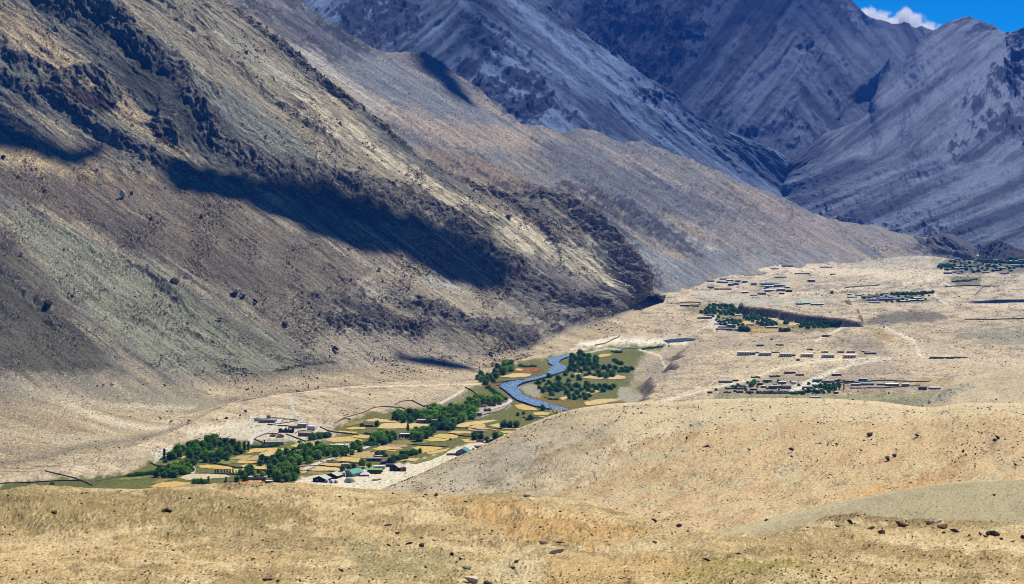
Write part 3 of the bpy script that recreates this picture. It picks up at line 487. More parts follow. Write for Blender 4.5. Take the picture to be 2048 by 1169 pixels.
# ================================================================== the far mountains
def far_surface(xs, ctrl, ridges, base_cols, seed, angs, amp, label, rockpolys, mat, step=1.9):
    P, U, V, sg = loft(ctrl, xs, step, 2); N = normals(P); px = P[..., 1] / F; S = sg[:, None] * np.ones_like(U)
    ic = max(i for i in range(len(ctrl)) if i <= len(ctrl) - 3); dc = curve(ctrl[ic][0], xs)[None, :]
    edge = np.where(S > ic, 1.0, np.clip((V - dc) / 20, 0.02, 1)); edge = np.where(S > ic, 0.05, edge)
    a0, a1 = angs
    blend = sstep(-0.2, 0.2, fbm(U / 200, V / 160, 2, 0.5, seed)); ru, rv = rot(U, V, a0); r2, s2 = rot(U, V, a1)
    d = 9 * fbm(U / 160, V / 120, 4, 0.55, seed + 1)
    rock = np.zeros_like(U); wts = np.ones_like(U)
    for i, (pts, lo, hi, a) in enumerate(ridges):
        d += a * cliff(U, V, pts, lo, hi, 10, seed + 30 + i)
    jt = 3.0 * fbm(U / 14, V / 14, 3, 0.6, seed + 72); rv = rv + 6 * fbm(U / 190, V / 190, 2, 0.5, seed + 70) + jt; s2 = s2 + 6 * fbm(U / 190, V / 190, 2, 0.5, seed + 71) + jt; g0 = ridged(ru / 330, rv / 34, 5, 0.6, seed + 2); g1 = ridged(r2 / 330, s2 / 34, 5, 0.6, seed + 3)
    sel = sstep(-12, 12, amp(U, V)); d += 13.0 * (g0 * sel + g1 * (1 - sel)) + 2.0 * (ridged(ru / 120, rv / 8, 3, 0.6, seed + 4) * sel + ridged(r2 / 120, s2 / 8, 3, 0.6, seed + 5) * (1 - sel))
    rg = 0.5 * (ridged(ru / 60, rv / 14, 4, 0.62, seed + 6) * sel + ridged(r2 / 60, s2 / 14, 4, 0.62, seed + 6) * (1 - sel)) + 0.5 * ridged(U / 40, V / 34, 4, 0.62, seed + 7)
    for pts in rockpolys: rock = np.maximum(rock, patch(U, V, pts, 14, 18, seed + 7))
    rock = rock * sstep(-0.5, 0.3, fbm(U / 50, V / 44, 4, 0.6, seed + 8)); d += rock * 20 * rg
    d += 1.8 * np.maximum(0, fbm(U / 6, V / 4.5, 3, 0.65, seed + 9))
    P = P + N * (d * edge * px * 0.8)[..., None]
    A_, B_, _ = project(P); U, V = A_.astype(np.float32), B_.astype(np.float32); ru, rv = rot(U, V, a0); r2, s2 = rot(U, V, a1); jt = 2.0 * fbm(U / 14, V / 14, 3, 0.6, seed + 72); rv = rv + jt; s2 = s2 + jt
    base = np.zeros(P.shape); base[:] = base_cols[0]
    base = mix(base, base_cols[1], sstep(-0.1, 0.5, fbm(U / 130, V / 70, 5, 0.6, seed + 10)) * 0.85)
    st_ = (fbm(ru / 160, rv / 6, 4, 0.65, seed + 11) * sel + fbm(r2 / 160, s2 / 6, 4, 0.65, seed + 12) * (1 - sel)); base *= (1 + 0.55 * st_)[..., None]
    sb = (fbm(ru / 420, rv / 34, 5, 0.6, seed + 13) * sel + fbm(r2 / 420, s2 / 34, 5, 0.6, seed + 14) * (1 - sel)); base = mix(base, base_cols[3], sstep(0.05, 0.25, sb) * 0.9); base = mix(base, base_cols[2], sstep(-0.14, -0.36, sb) * 0.85)
    base = mix(base, base_cols[2], np.maximum(streaky(rock, ru, rv, seed + 61, 0.45, 0.8) * sel, streaky(rock, r2, s2, seed + 61, 0.45, 0.8) * (1 - sel)) * 0.95)
    q = np.random.default_rng(seed).random(U.shape); base = np.where((q < 0.05)[..., None], base * 0.7, base)
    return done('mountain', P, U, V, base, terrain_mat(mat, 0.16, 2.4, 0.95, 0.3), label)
def build_far():
    # peak with the long right-hand scree slope
    xs = np.arange(420, 1640, 2.0)
    cr = [(420,-250),(700,-260),(900,-200),(1000,-90),(1060,0),(1090,27),(1125,52),(1160,72),(1195,95),(1228,116),(1262,138),(1296,161),(1340,190),(1380,221),(1416,245),(1455,263),(1492,277),(1540,301),(1562,311),(1574,320),(1582,345),(1600,395),(1640,440)]
    ft = [(420,-60),(560,60),(700,130),(850,180),(950,250),(1050,300),(1200,330),(1350,390),(1500,430),(1566,425),(1582,400),(1600,420),(1640,450)]
    md = [(420,-150),(560,-40),(700,0),(850,40),(950,110),(1050,170),(1200,235),(1350,310),(1480,355),(1560,375),(1582,378),(1600,402),(1640,444)]
    yy = [(420,4700),(1000,4600),(1500,4750),(1582,5100),(1640,5100)]
    ctrl = [(ft, ('Y', yy)), (md, ('Y', [(x, y + 420) for x, y in yy[:-2]] + [(1582,5170),(1640,5160)])), (cr, ('Y', [(420,6000),(1060,5800),(1300,5500),(1500,5350),(1574,5280),(1640,5250)])),
            ([(x, y + 12) for x, y in cr], ('Y', [(420,6150),(1060,5950),(1300,5650),(1574,5400),(1640,5400)])), ([(x, y + 120) for x, y in cr], ('Y', [(420,6700),(1060,6500),(1574,5700),(1640,5600)]))]
    R = [([(985,-20),(975,40),(1000,85),(1060,140),(1110,200),(1150,250),(1200,300)], 60, 70, 30), ([(880,-60),(760,0),(700,40),(640,90)], 40, 60, -10), ([(1000,0),(1080,60),(1160,130),(1260,200),(1360,270)], 16, 60, 10),
         ([(720,-60),(700,0),(730,60),(760,110)], 40, 40, 14), ([(940,40),(900,90),(870,125)], 26, 30, -12)]
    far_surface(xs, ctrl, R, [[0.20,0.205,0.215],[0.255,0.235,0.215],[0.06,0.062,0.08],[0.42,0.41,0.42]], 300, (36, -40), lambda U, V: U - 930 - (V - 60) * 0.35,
                'steep blue-grey peak with dark crags and a long scree slope falling right', [[(940,60),(1010,110),(1070,170),(1120,225),(1135,260),(1060,255),(1000,230),(920,160),(900,110)], [(1100,20),(1200,90),(1240,140),(1160,110),(1090,60)], [(640,20),(820,-20),(860,60),(760,100),(690,80)], [(1230,180),(1290,200),(1340,230),(1260,215)]], 'scree_peak_hazed_rock')
    # the back mountain
    xs = np.arange(1040, 2000, 2.0)
    cr = [(1040,-260),(1400,-330),(1560,-150),(1640,-40),(1680,1),(1712,17),(1725,27),(1745,38),(1766,41),(1788,50),(1811,54),(1826,56),(1829,60),(1847,58),(1860,59),(1878,66),(1900,80),(1940,110),(2000,160)]
    ft = [(1040,80),(1150,120),(1280,190),(1380,260),(1480,310),(1560,335),(1620,330),(1680,310),(1740,280),(1800,230),(1880,170),(1940,200),(2000,240)]
    ctrl = [(ft, ('Y', [(1040,6400),(1560,5700),(1700,5900),(1800,6400),(2000,7000)])), ([(x, a * 0.55 + b * 0.45) for (x, a), b in zip(ft, [np.interp(x, *zip(*cr)) for x, _ in ft])], ('Y', [(1040,7000),(1560,6500),(1700,6600),(1800,7300),(2000,7800)])),
            (cr, ('Y', [(1040,8300),(1560,8000),(1700,8400),(1880,8800),(2000,8800)])), ([(x, y + 10) for x, y in cr], ('Y', [(1040,8600),(1560,8200),(1700,8600),(1880,9000),(2000,9000)])), ([(x, y + 90) for x, y in cr], ('Y', [(1040,9200),(1560,9000),(2000,9600)]))]
    R = [([(1440,-60),(1530,25),(1585,60),(1642,96),(1695,128),(1742,157),(1757,175)], 70, 26, 60), ([(1180,-60),(1160,20),(1150,70)], 20, 30, -24), ([(1400,20),(1360,120),(1350,200),(1380,250)], 30, 50, 20), ([(1530,60),(1500,150),(1480,240),(1500,300)], 50, 60, 26),
         ([(1590,120),(1570,200),(1560,260),(1580,310)], 30, 40, 16), ([(1745,38),(1742,90),(1745,150)], 24, 30, -26), ([(1600,80),(1640,150),(1680,220)], 20, 40, 10), ([(1760,110),(1800,80),(1850,62)], 26, 30, 14)]
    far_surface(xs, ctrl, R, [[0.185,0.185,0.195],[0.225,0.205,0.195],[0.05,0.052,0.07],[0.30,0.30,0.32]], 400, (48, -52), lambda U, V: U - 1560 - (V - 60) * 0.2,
                'tall dark blue back mountain filling the head of the valley', [[(1180,0),(1420,0),(1400,90),(1330,180),(1240,130),(1180,70)], [(1560,250),(1600,262),(1650,275),(1600,290),(1560,300)], [(1440,0),(1660,0),(1700,60),(1690,110),(1600,60)], [(1575,110),(1600,122),(1590,135)]], 'back_mountain_hazed_rock')
    # the right-hand mountain
    xs = np.arange(1540, 2320, 2.0)
    cr = [(1540,460),(1560,400),(1567,378),(1575,345),(1584,318),(1610,298),(1656,268),(1690,254),(1721,240),(1745,214),(1759,183),(1785,160),(1810,137),(1844,92),(1864,76),(1882,65),(1910,51),(1922,48),(1937,45),(1957,43),(1970,47),(1985,54),(2000,63),(2012,70),(2019,70),(2030,66),(2048,58),(2120,10),(2320,-120)]
    ft = [(1540,470),(1560,432),(1600,442),(1700,475),(1830,492),(1960,516),(2100,516),(2320,514)]
    md = [(1540,465),(1560,420),(1575,400),(1610,385),(1700,380),(1800,370),(1900,350),(2048,330),(2320,250)]
    ctrl = [([(x, y + 10) for x, y in ft], ('Y', [(1540,4850),(1700,4500),(1960,3930),(2320,3930)])), (ft, ('Y', [(1540,4920),(1700,4560),(1900,4150),(1960,3970),(2320,3970)])), (md, ('Y', [(1540,5000),(1575,5100),(1700,4950),(1900,4850),(2320,4800)])),
            (cr, ('Y', [(1540,5050),(1575,5220),(1700,5700),(1800,6200),(1957,6700),(2019,6500),(2100,6000),(2320,5600)])), ([(x, y + 10) for x, y in cr], ('Y', [(1540,5200),(1575,5400),(1700,5850),(1957,6850),(2100,6200),(2320,5800)])), ([(x, y + 110) for x, y in cr], ('Y', [(1540,5600),(1700,6300),(1957,7300),(2320,6300)]))]
    R = [([(2320,40),(2100,130),(1990,200),(1900,290),(1820,370),(1780,420)], 30, 40, 16), ([(1957,44),(1880,110),(1800,190),(1740,260)], 24, 30, 14), ([(2048,80),(1960,130),(1880,220),(1800,300)], 18, 30, 10), ([(2200,300),(2050,380),(1950,450),(1900,480)], 30, 30, 12), ([(2019,72),(1950,130),(1840,230)], 16, 26, -10), ([(1650,430),(1700,415),(1760,440)], 20, 20, 8)]
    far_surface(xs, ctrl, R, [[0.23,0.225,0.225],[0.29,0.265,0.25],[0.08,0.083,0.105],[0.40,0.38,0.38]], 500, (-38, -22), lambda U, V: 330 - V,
                'right-hand blue-grey mountain streaked with slanting gullies', [[(2048,150),(2100,170),(2080,270),(2010,285),(1950,270),(1930,250),(1980,200)], [(1640,425),(1720,440),(1800,460),(1720,458),(1650,440)], [(1920,300),(1960,285),(1940,320),(1905,315)], [(1855,425),(1875,440),(1860,455)]], 'right_mountain_hazed_rock')
build_far()
# ================================================================== near hills
def near_cols(U, V, P, base, seed, dens, stones=True):
    base = base * (1 + 0.13 * fbm(U / 5, V / 3, 3, 0.6, seed))[..., None]
    q = np.random.default_rng(seed).random(U.shape); base = np.where((q < dens)[..., None], base * 0.40, base); base = np.where((q > 0.97)[..., None], base * 1.25, base); return base
def build_near():
    xs = np.arange(600, 2320, 2.0)
    # right spur
    x3 = np.arange(1760, 2320, 2.0)
    cr = [(1760,870),(1800,845),(1830,822),(1850,808),(1875,790),(1890,779),(1909,768),(1960,757),(2048,737),(2320,680)]
    ctrl = [([(x, y + 60) for x, y in cr], ('Y', [(1760,1060),(2320,950)])), (cr, ('Y', [(1760,1350),(2048,1230),(2320,1150)])), ([(x, y + 6) for x, y in cr], ('Y', [(1760,1420),(2320,1250)])), ([(x, y + 80) for x, y in cr], ('Y', [(1760,1650),(2320,1500)]))]
    ctrl = [([(1760,930),(2320,905)], ('Y', [(1760,1010),(2320,900)]))] + ctrl[1:]
    P, U, V, sg = loft(ctrl, x3, 1.8, 3); N = normals(P); S = sg[:, None] * np.ones_like(U)
    rk = patch(U, V, [(1830,825),(1880,788),(1930,772),(1945,780),(1925,800),(1890,822)], 6, 8, 600)
    d = 1.5 * fbm(U / 90, V / 50, 3, 0.5, 601) + rk * 2.2 * np.maximum(0, fbm(U / 7, V / 5, 3, 0.65, 602)); P = P + N * (d * sstep(1.02, 0.93, S) * np.clip((V - curve(cr, x3)[None, :]) / 10, 0.1, 1))[..., None]
    base = np.zeros(P.shape); base[:] = [0.50, 0.43, 0.33]; base = mix(base, [0.42, 0.355, 0.27], sstep(-0.2, 0.4, fbm(U / 80, V / 30, 4, 0.6, 603)) * 0.7); base = mix(base, [0.36, 0.34, 0.30], rk * 0.8)
    done('hill', P, U, V, near_cols(U, V, P, base, 604, 0.03) , terrain_mat('spur_sand', 0.6, 0.25), 'pale sandy spur at the right edge behind the big slope')
    # big right slope
    cr = [(600,1060),(690,1015),(750,985),(800,964),(850,945),(900,921),(950,902),(1000,878),(1050,856),(1100,838),(1150,824),(1210,815),(1300,809),(1348,812),(1400,806),(1519,803),(1656,804),(1758,810),(1837,821),(1861,823),(1930,813),(2048,813),(2320,815)]
    bt = [(600,1100),(750,1030),(850,1040),(1100,1060),(1250,1085),(1400,1110),(1600,1110),(1900,1090),(2320,1090)]
    yc = [(600,1330),(750,1310),(900,1290),(1050,1210),(1200,1130),(1400,1060),(1700,1010),(2048,960),(2320,930)]
    yb = [(600,1200),(750,1120),(850,980),(1000,800),(1200,620),(1400,540),(1700,520),(2320,500)]
    ml = [(x, 0.52 * np.interp(x, *zip(*cr)) + 0.48 * np.interp(x, *zip(*bt))) for x in range(600, 2330, 40)]
    ym = [(x, 0.60 * np.interp(x, *zip(*yc)) + 0.40 * np.interp(x, *zip(*yb))) for x in range(600, 2330, 40)]
    ctrl = [(bt, ('Y', yb)), (ml, ('Y', ym)), (cr, ('Y', yc)), ([(x, y + 5) for x, y in cr], ('Y', [(x, y + 60) for x, y in yc])), ([(x, y + 90) for x, y in cr], ('Y', [(x, y + 260) for x, y in yc]))]
    P, U, V, sg = loft(ctrl, xs, 1.7, 4); N = normals(P); S = sg[:, None] * np.ones_like(U); ed = np.clip((V - curve(cr, xs)[None, :]) / 12, 0.12, 1) * np.where(S > 2, 0.1, 1)
    ru, rv = rot(U, V, -24)
    d = 2.0 * fbm(U / 260, V / 90, 3, 0.5, 610) + 1.0 * fbm(ru / 110, rv / 26, 4, 0.55, 611) + 0.22 * fbm(U / 9, V / 5, 4, 0.62, 612)
    gl = [([(1060,965),(1180,925),(1300,895),(1420,870),(1600,858),(1800,852),(2100,845)], 22, 60, 0.7), ([(1300,985),(1380,960),(1480,930),(1600,905)], 8, 50, -1.6), ([(1500,990),(1620,955),(1750,915),(1850,880)], 10, 60, -2.4), ([(1700,1000),(1800,960),(1900,925),(2000,900)], 10, 60, -2), ([(1600,1020),(1700,985),(1800,950),(1880,930)], 9, 40, 1.6)]
    for i, (pts, lo, hi, a) in enumerate(gl): d += a * cliff(U, V, pts, lo, hi, 10, 613 + i)
    P = P + N * (d * ed)[..., None]
    base = np.zeros(P.shape); base[:] = [0.47, 0.395, 0.28]
    base = mix(base, [0.42, 0.315, 0.19], patch(U, V, [(1080,1000),(1200,945),(1300,905),(1420,875),(1600,855),(2320,850),(2320,1100),(1300,1100)], 10, 14, 620) * 0.75)
    base = mix(base, [0.46, 0.42, 0.345], patch(U, V, [(760,985),(900,930),(1050,890),(1180,880),(1100,920),(980,990)], 10, 12, 621) * 0.8)
    base = mix(base, [0.54, 0.46, 0.34], patch(U, V, [(1000,990),(1140,930),(1320,880),(1420,860),(1280,910),(1100,975)], 6, 8, 622) * 0.5)
    base = mix(base, [0.44, 0.27, 0.13], patch(U, V, [(1680,1000),(1760,965),(1850,945),(1930,940),(1850,975),(1700,1005)], 6, 8, 623) * 0.85)
    base = mix(base, [0.33, 0.235, 0.13], sstep(0.05, 0.5, fbm(ru / 90, rv / 22, 4, 0.6, 624)) * sstep(850, 900, V) * 0.7)
    base = mix(base, [0.40, 0.36, 0.25], sstep(0.1, 0.5, fbm(ru / 120, rv / 26, 4, 0.6, 625)) * sstep(850, 900, V) * 0.8)
    base = mix(base, [0.27, 0.25, 0.22], patch(U, V, [(1360,880),(1390,862),(1425,858),(1400,875)], 5, 6, 626) * 0.8); base = mix(base, [0.30, 0.28, 0.24], patch(U, V, [(1180,885),(1230,860),(1250,862),(1200,890)], 5, 6, 627) * 0.7)
    dn = 0.02 + 0.09 * sstep(0.0, 0.5, fbm(U / 60, V / 24, 4, 0.6, 628)); dn = dn + 0.16 * band(U, V, [(750,980),(900,918),(1050,850),(1150,824)], 9, 6)
    gr = fbm(U / 3.4, V / 2.4, 3, 0.7, 630) + 0.6 * fbm(U / 50, V / 20, 3, 0.6, 631) + 0.3 * sstep(860, 960, V) - 0.15; base = mix(base, [0.13, 0.10, 0.07], sstep(0.40, 0.60, gr) * 0.6); base = base * (1 + 0.18 * fbm(U / 5, V / 3, 3, 0.6, 629))[..., None]; q = np.random.default_rng(63).random(U.shape); base = np.where((q < dn)[..., None], base * 0.45, base)
    done('hill', P, U, V, base, terrain_mat('slope_sand', 0.9, 0.22), 'broad sandy slope on the right falling to the near village')
    # grey tongue
    x2 = np.arange(1340, 2320, 2.0)
    cr = [(1340,1090),(1400,1078),(1430,1064),(1500,1048),(1567,1031),(1630,1016),(1690,1001),(1740,991),(1793,981),(1861,970),(1947,962),(2048,961),(2320,965)]
    ctrl = [([(1340,1125),(2320,1105)], ('Y', [(1340,360),(2320,345)])), (cr, ('Y', [(1340,430),(1500,450),(1793,490),(2048,500),(2320,500)])), ([(x, y + 5) for x, y in cr], ('Y', [(1340,450),(1793,515),(2320,525)])), ([(x, y + 100) for x, y in cr], ('Y', [(1340,480),(1793,560),(2320,570)]))]
    P, U, V, sg = loft(ctrl, x2, 1.8, 3); N = normals(P); S = sg[:, None] * np.ones_like(U); ed = np.clip((V - curve(cr, x2)[None, :]) / 12, 0.1, 1) * np.where(S > 1, 0.1, 1)
    d = 0.8 * fbm(U / 160, V / 50, 3, 0.5, 640) + 0.05 * fbm(U / 6, V / 4, 3, 0.6, 641); P = P + N * (d * ed)[..., None]
    base = np.zeros(P.shape); base[:] = [0.34, 0.305, 0.215]; base = mix(base, [0.43, 0.385, 0.29], patch(U, V, [(1400,1090),(1500,1050),(1690,1000),(1800,1000),(1650,1040),(1500,1080)], 8, 8, 642) * 0.8)
    base = mix(base, [0.46, 0.38, 0.25], sstep(18, 4, V - curve(cr, x2)[None, :]) * 0.8); base = mix(base, [0.27, 0.245, 0.165], sstep(0.0, 0.5, fbm(U / 70, V / 24, 4, 0.6, 643)) * 0.6)
    done('hill', P, U, V, near_cols(U, V, P, base, 644, 0.05), terrain_mat('tongue_gravel', 2.0, 0.1), 'smooth grey-green gravel tongue at lower right')
    # the foreground plateau
    cr = [(-240,992),(0,985),(68,971),(140,976),(274,979),(387,971),(480,970),(582,967),(700,976),(748,979),(817,988),(920,993),(1022,990),(1108,996),(1193,1008),(1262,1029),(1330,1053),(1380,1064),(1430,1068),(1500,1071),(1567,1068),(1608,1056),(1656,1041),(1707,1036),(1759,1038),(1820,1042),(1895,1043),(2048,1050),(2320,1058)]
    yc = [(-240,470),(0,460),(387,470),(700,455),(1000,430),(1200,395),(1400,345),(1567,325),(1707,320),(2048,310),(2320,300)]
    ctrl = [([(-240,1330),(2320,1330)], ('Y', [(-240,102),(2320,98)])), ([(-240,1169),(2320,1169)], ('Y', [(-240,135),(2320,130)])), ([(-240,1080),(600,1080),(1200,1100),(1500,1112),(2320,1105)], ('Y', [(-240,215),(600,220),(1200,205),(1500,190),(2320,190)])),
            (cr, ('Y', yc)), ([(x, y + 5) for x, y in cr], ('Y', [(x, y + 22) for x, y in yc])), ([(x, y + 110) for x, y in cr], ('Y', [(x, y + 70) for x, y in yc]))]
    P, U, V, sg = loft(ctrl, XS, 1.6, 3); N = normals(P); S = sg[:, None] * np.ones_like(U); ed = np.clip((V - curve(cr, XS)[None, :]) / 14, 0.1, 1) * np.where(S > 3, 0.1, 1)
    sc = P[..., 1] / 250
    d = (0.9 * fbm(U / 240, V / 60, 4, 0.5, 650) + 0.45 * fbm(U / 60, V / 18, 4, 0.55, 651) + 0.10 * fbm(U / 7, V / 4, 4, 0.65, 652)) * sc
    for i, (pts, lo, hi, a) in enumerate([([(740,1075),(800,1110),(900,1130),(960,1110),(1060,1090)], 16, 40, -0.9), ([(1022,1020),(1120,1040),(1200,1060),(1300,1060),(1380,1078)], 14, 40, -0.9), ([(900,1040),(1000,1032),(1110,1040),(1200,1062)], 10, 50, 0.7), ([(1090,1085),(1200,1090),(1290,1080),(1400,1085)], 10, 30, -0.5),
                                            ([(1600,1060),(1700,1045),(1850,1050),(2048,1060)], 12, 30, 0.5), ([(0,1040),(200,1030),(420,1025),(700,1040)], 12, 60, 0.5), ([(1200,1110),(1500,1125),(1800,1120),(2100,1105)], 12, 50, 0.5)]): d += a * cliff(U, V, pts, lo, hi, 10, 655 + i)
    P = P + N * (d * ed)[..., None]
    base = np.zeros(P.shape); base[:] = [0.43, 0.335, 0.205]
    base = mix(base, [0.28, 0.22, 0.125], sstep(-0.05, 0.3, fbm(U / 190, V / 24, 5, 0.62, 660)) * 0.85)
    base = mix(base, [0.53, 0.445, 0.31], sstep(0.08, 0.35, fbm(U / 150, V / 20, 5, 0.62, 661)) * 0.8)
    for pts, c, a in [([(-240,1010),(120,1000),(330,1000),(500,1020),(640,1040),(560,1062),(300,1075),(100,1080),(-240,1080)], [0.25,0.20,0.105], 0.6), ([(400,1060),(600,1065),(680,1100),(560,1110),(420,1090)], [0.27,0.215,0.13], 0.5), ([(900,1025),(1000,1025),(1180,1050),(1300,1062),(1200,1085),(1050,1078),(960,1050)], [0.42,0.285,0.14], 0.7),
                      ([(700,1080),(800,1085),(900,1100),(1000,1130),(900,1160),(720,1169),(700,1120)], [0.27,0.25,0.155], 0.55), ([(900,1115),(1100,1110),(1250,1125),(1200,1150),(1000,1169)], [0.50,0.44,0.33], 0.6), ([(1400,1085),(1700,1090),(1900,1110),(2100,1115),(2100,1140),(1800,1130),(1500,1110)], [0.30,0.225,0.12], 0.6),
                      ([(1300,1140),(1600,1130),(1650,1150),(1500,1160),(1340,1169)], [0.28,0.245,0.09], 0.55), ([(1100,1110),(1300,1120),(1420,1140),(1250,1169),(1080,1169)], [0.44,0.30,0.15], 0.5), ([(1750,1085),(1900,1095),(2048,1100),(2048,1110),(1850,1105)], [0.55,0.46,0.31], 0.7), ([(0,1100),(200,1095),(300,1120),(100,1140),(0,1130)], [0.52,0.40,0.25], 0.5),
                      ([(0,1070),(180,1062),(330,1058),(340,1064),(150,1085),(0,1095)], [0.52,0.42,0.28], 0.5), ([(1680,1045),(1760,1040),(1850,1050),(1860,1065),(1750,1068),(1660,1062)], [0.22,0.16,0.09], 0.6)]:
        base = mix(base, c, patch(U, V, pts, 9, 12, 670) * min(1, a * 1.4))
    for pts, w, a in [([(0,1106),(120,1090),(230,1068),(330,1058)], 4, 0.6), ([(680,1062),(760,1063),(820,1080),(880,1095)], 1.2, 0.7), ([(700,1000),(900,1012)], 3, 0.5), ([(1380,1101),(1480,1104),(1560,1100)], 2.5, 0.5), ([(1010,1042),(1100,1048),(1190,1060)], 3, 0.6), ([(1740,1088),(1900,1096),(2048,1104)], 3, 0.5)]:
        base = mix(base, [0.58,0.48,0.33], band(U, V, pts, w, 3) * a)
    dn = 0.06 + 0.26 * sstep(-0.05, 0.45, fbm(U / 90, V / 18, 4, 0.6, 671))
    gr = fbm(U / 3.6, V / 2.4, 3, 0.7, 673) + 0.5 * fbm(U / 40, V / 12, 3, 0.6, 674); base = mix(base, [0.10, 0.08, 0.05], sstep(0.30, 0.6, gr) * 0.6); base = mix(base, [0.62, 0.53, 0.39], sstep(-0.25, -0.6, gr) * 0.6)
    base = base * (1 + 0.25 * fbm(U / 5, V / 3, 3, 0.6, 672))[..., None]; q = np.random.default_rng(67).random(U.shape); base = np.where((q < dn)[..., None], base * 0.42, base); base = np.where((q > 0.965)[..., None], base * 1.25, base)
    done('hill', P, U, V, base, terrain_mat('foreground_gravel', 2.5, 0.09), 'stony tan foreground plateau dotted with dry tufts')
build_near()
# ------------------------------------------------------------------ depth lookup: what one sees at a pixel of the photograph
DB = np.full((293 * 2, 512 * 2), 1e9, np.float32); OW = np.zeros(DB.shape, np.int8)
for _i, (_n, _P, _U, _V) in enumerate(SURF):
    X_, Y_, D_ = project(_P); ix = np.floor(X_ / 2).astype(int).ravel(); iy = np.floor(Y_ / 2).astype(int).ravel(); D_ = D_.ravel().astype(np.float32)
    k = (ix >= 0) & (ix < 1024) & (iy >= 0) & (iy < 586) & (D_ > 20); ix, iy, D_ = ix[k], iy[k], D_[k]
    o_ = np.argsort(-D_); ix, iy, D_ = ix[o_], iy[o_], D_[o_]; T_ = np.full(DB.shape, 1e9, np.float32); T_[iy, ix] = D_
    m_ = T_ < DB; DB[m_] = T_[m_]; OW[m_] = _i
_pad = np.pad(DB, 1, constant_values=1e9); DMIN = np.min([_pad[a:a + 586, b:b + 1024] for a in range(3) for b in range(3)], axis=0)
def hit(px, py):
    ix = int(min(max(px // 2, 0), 1023)); iy = int(min(max(py // 2, 0), 585)); Y = float(DMIN[iy, ix]); p = at_Y(px, py, Y); return p
_FP, _FV = SURF[0][1], SURF[0][3]
def on_floor(px, py):
    j = int(min(max(round((px - XS[0]) / 2), 0), len(XS) - 1)); v = _FV[:, j]; i = int(np.argmax(v <= py)); i = max(i, 1)
    t = float(np.clip((v[i - 1] - py) / (v[i - 1] - v[i] + 1e-6), 0, 1)); z = float(_FP[i - 1, j, 2] * (1 - t) + _FP[i, j, 2] * t)
    return at_z(float(px), float(py), z)
# ================================================================== air, clouds
def simple_mat(name, col, rough=0.9, noise=0.15, scale=1.0, spec=0.15, bump=0.0, metal=0.0):
    m = bpy.data.materials.new(name); m.use_nodes = True; t = m.node_tree; n = t.nodes; b = n['Principled BSDF']
    b.inputs['Roughness'].default_value = rough; b.inputs['Specular IOR Level'].default_value = spec; b.inputs['Metallic'].default_value = metal
    tc = n.new('ShaderNodeTexCoord'); no = n.new('ShaderNodeTexNoise'); no.inputs['Scale'].default_value = scale; no.inputs['Detail'].default_value = 4
    t.links.new(tc.outputs['Object'], no.inputs['Vector'])
    cr = n.new('ShaderNodeValToRGB'); c = np.array(col)
    cr.color_ramp.elements[0].position = 0.3; cr.color_ramp.elements[1].position = 0.7
    cr.color_ramp.elements[0].color = (*np.clip(c * (1 - noise * 2), 0, 1), 1); cr.color_ramp.elements[1].color = (*np.clip(c * (1 + noise * 2), 0, 1), 1)
    t.links.new(no.outputs['Fac'], cr.inputs[0]); t.links.new(cr.outputs[0], b.inputs['Base Color'])
    if bump:
        bp = n.new('ShaderNodeBump'); bp.inputs['Distance'].default_value = bump; t.links.new(no.outputs['Fac'], bp.inputs['Height']); t.links.new(bp.outputs[0], b.inputs['Normal'])
    return m
def raw_mesh(name, verts, faces, mat, smooth=False):
    me = bpy.data.meshes.new(name); verts = np.asarray(verts, np.float32); faces = np.asarray(faces, np.int32); k = faces.shape[1]
    me.vertices.add(len(verts)); me.vertices.foreach_set('co', verts.reshape(-1)); me.loops.add(faces.size); me.loops.foreach_set('vertex_index', faces.reshape(-1))
    me.polygons.add(len(faces)); me.polygons.foreach_set('loop_start', np.arange(0, faces.size, k, dtype=np.int32))
    if smooth: me.polygons.foreach_set('use_smooth', np.ones(len(faces), bool))
    me.update(calc_edges=True)
    if mat: me.materials.append(mat)
    return me
def link(name, me, loc=(0, 0, 0), parent=None):
    o = bpy.data.objects.new(name, me); COL.objects.link(o); o.location = loc; o.parent = parent; return o
HAZE = 3.3e-5
def build_haze():
    x0, x1, y0, y1, z0, z1 = -3600, 3600, -60, 10400, -70, 2050
    v = [(x, y, z) for z in (z0, z1) for y in (y0, y1) for x in (x0, x1)]
    f = [(0,2,3,1),(4,5,7,6),(0,1,5,4),(2,6,7,3),(0,4,6,2),(1,3,7,5)]
    m = bpy.data.materials.new('air_haze'); m.use_nodes = True; t = m.node_tree; t.nodes.clear()
    o = t.nodes.new('ShaderNodeOutputMaterial'); p = t.nodes.new('ShaderNodeVolumePrincipled')
    p.inputs['Color'].default_value = (0.04, 0.22, 1.0, 1); p.inputs['Density'].default_value = HAZE; p.inputs['Anisotropy'].default_value = 0.1
    t.links.new(p.outputs[0], o.inputs['Volume'])
    tag(link('haze', raw_mesh('haze', v, f, m)), 'thin blue mountain air over the whole valley', None, None, 'stuff')
build_haze()
CLOUD_M = simple_mat('cloud_white', [0.85, 0.85, 0.87], 1.0, 0.03, 0.01, 0.0)
CLOUD_SHADE = bpy.data.materials.new('shade_cloud'); CLOUD_SHADE.use_nodes = True  # lets some sun through the two added shade clouds
_n = CLOUD_SHADE.node_tree.nodes; _a = _n.new('ShaderNodeBsdfTransparent'); _x = _n.new('ShaderNodeMixShader'); _x.inputs[0].default_value = 0.30; _n['Principled BSDF'].inputs['Base Color'].default_value = (0.85, 0.85, 0.87, 1)
CLOUD_SHADE.node_tree.links.new(_a.outputs[0], _x.inputs[1]); CLOUD_SHADE.node_tree.links.new(_n['Principled BSDF'].outputs[0], _x.inputs[2]); CLOUD_SHADE.node_tree.links.new(_x.outputs[0], _n['Material Output'].inputs[0])
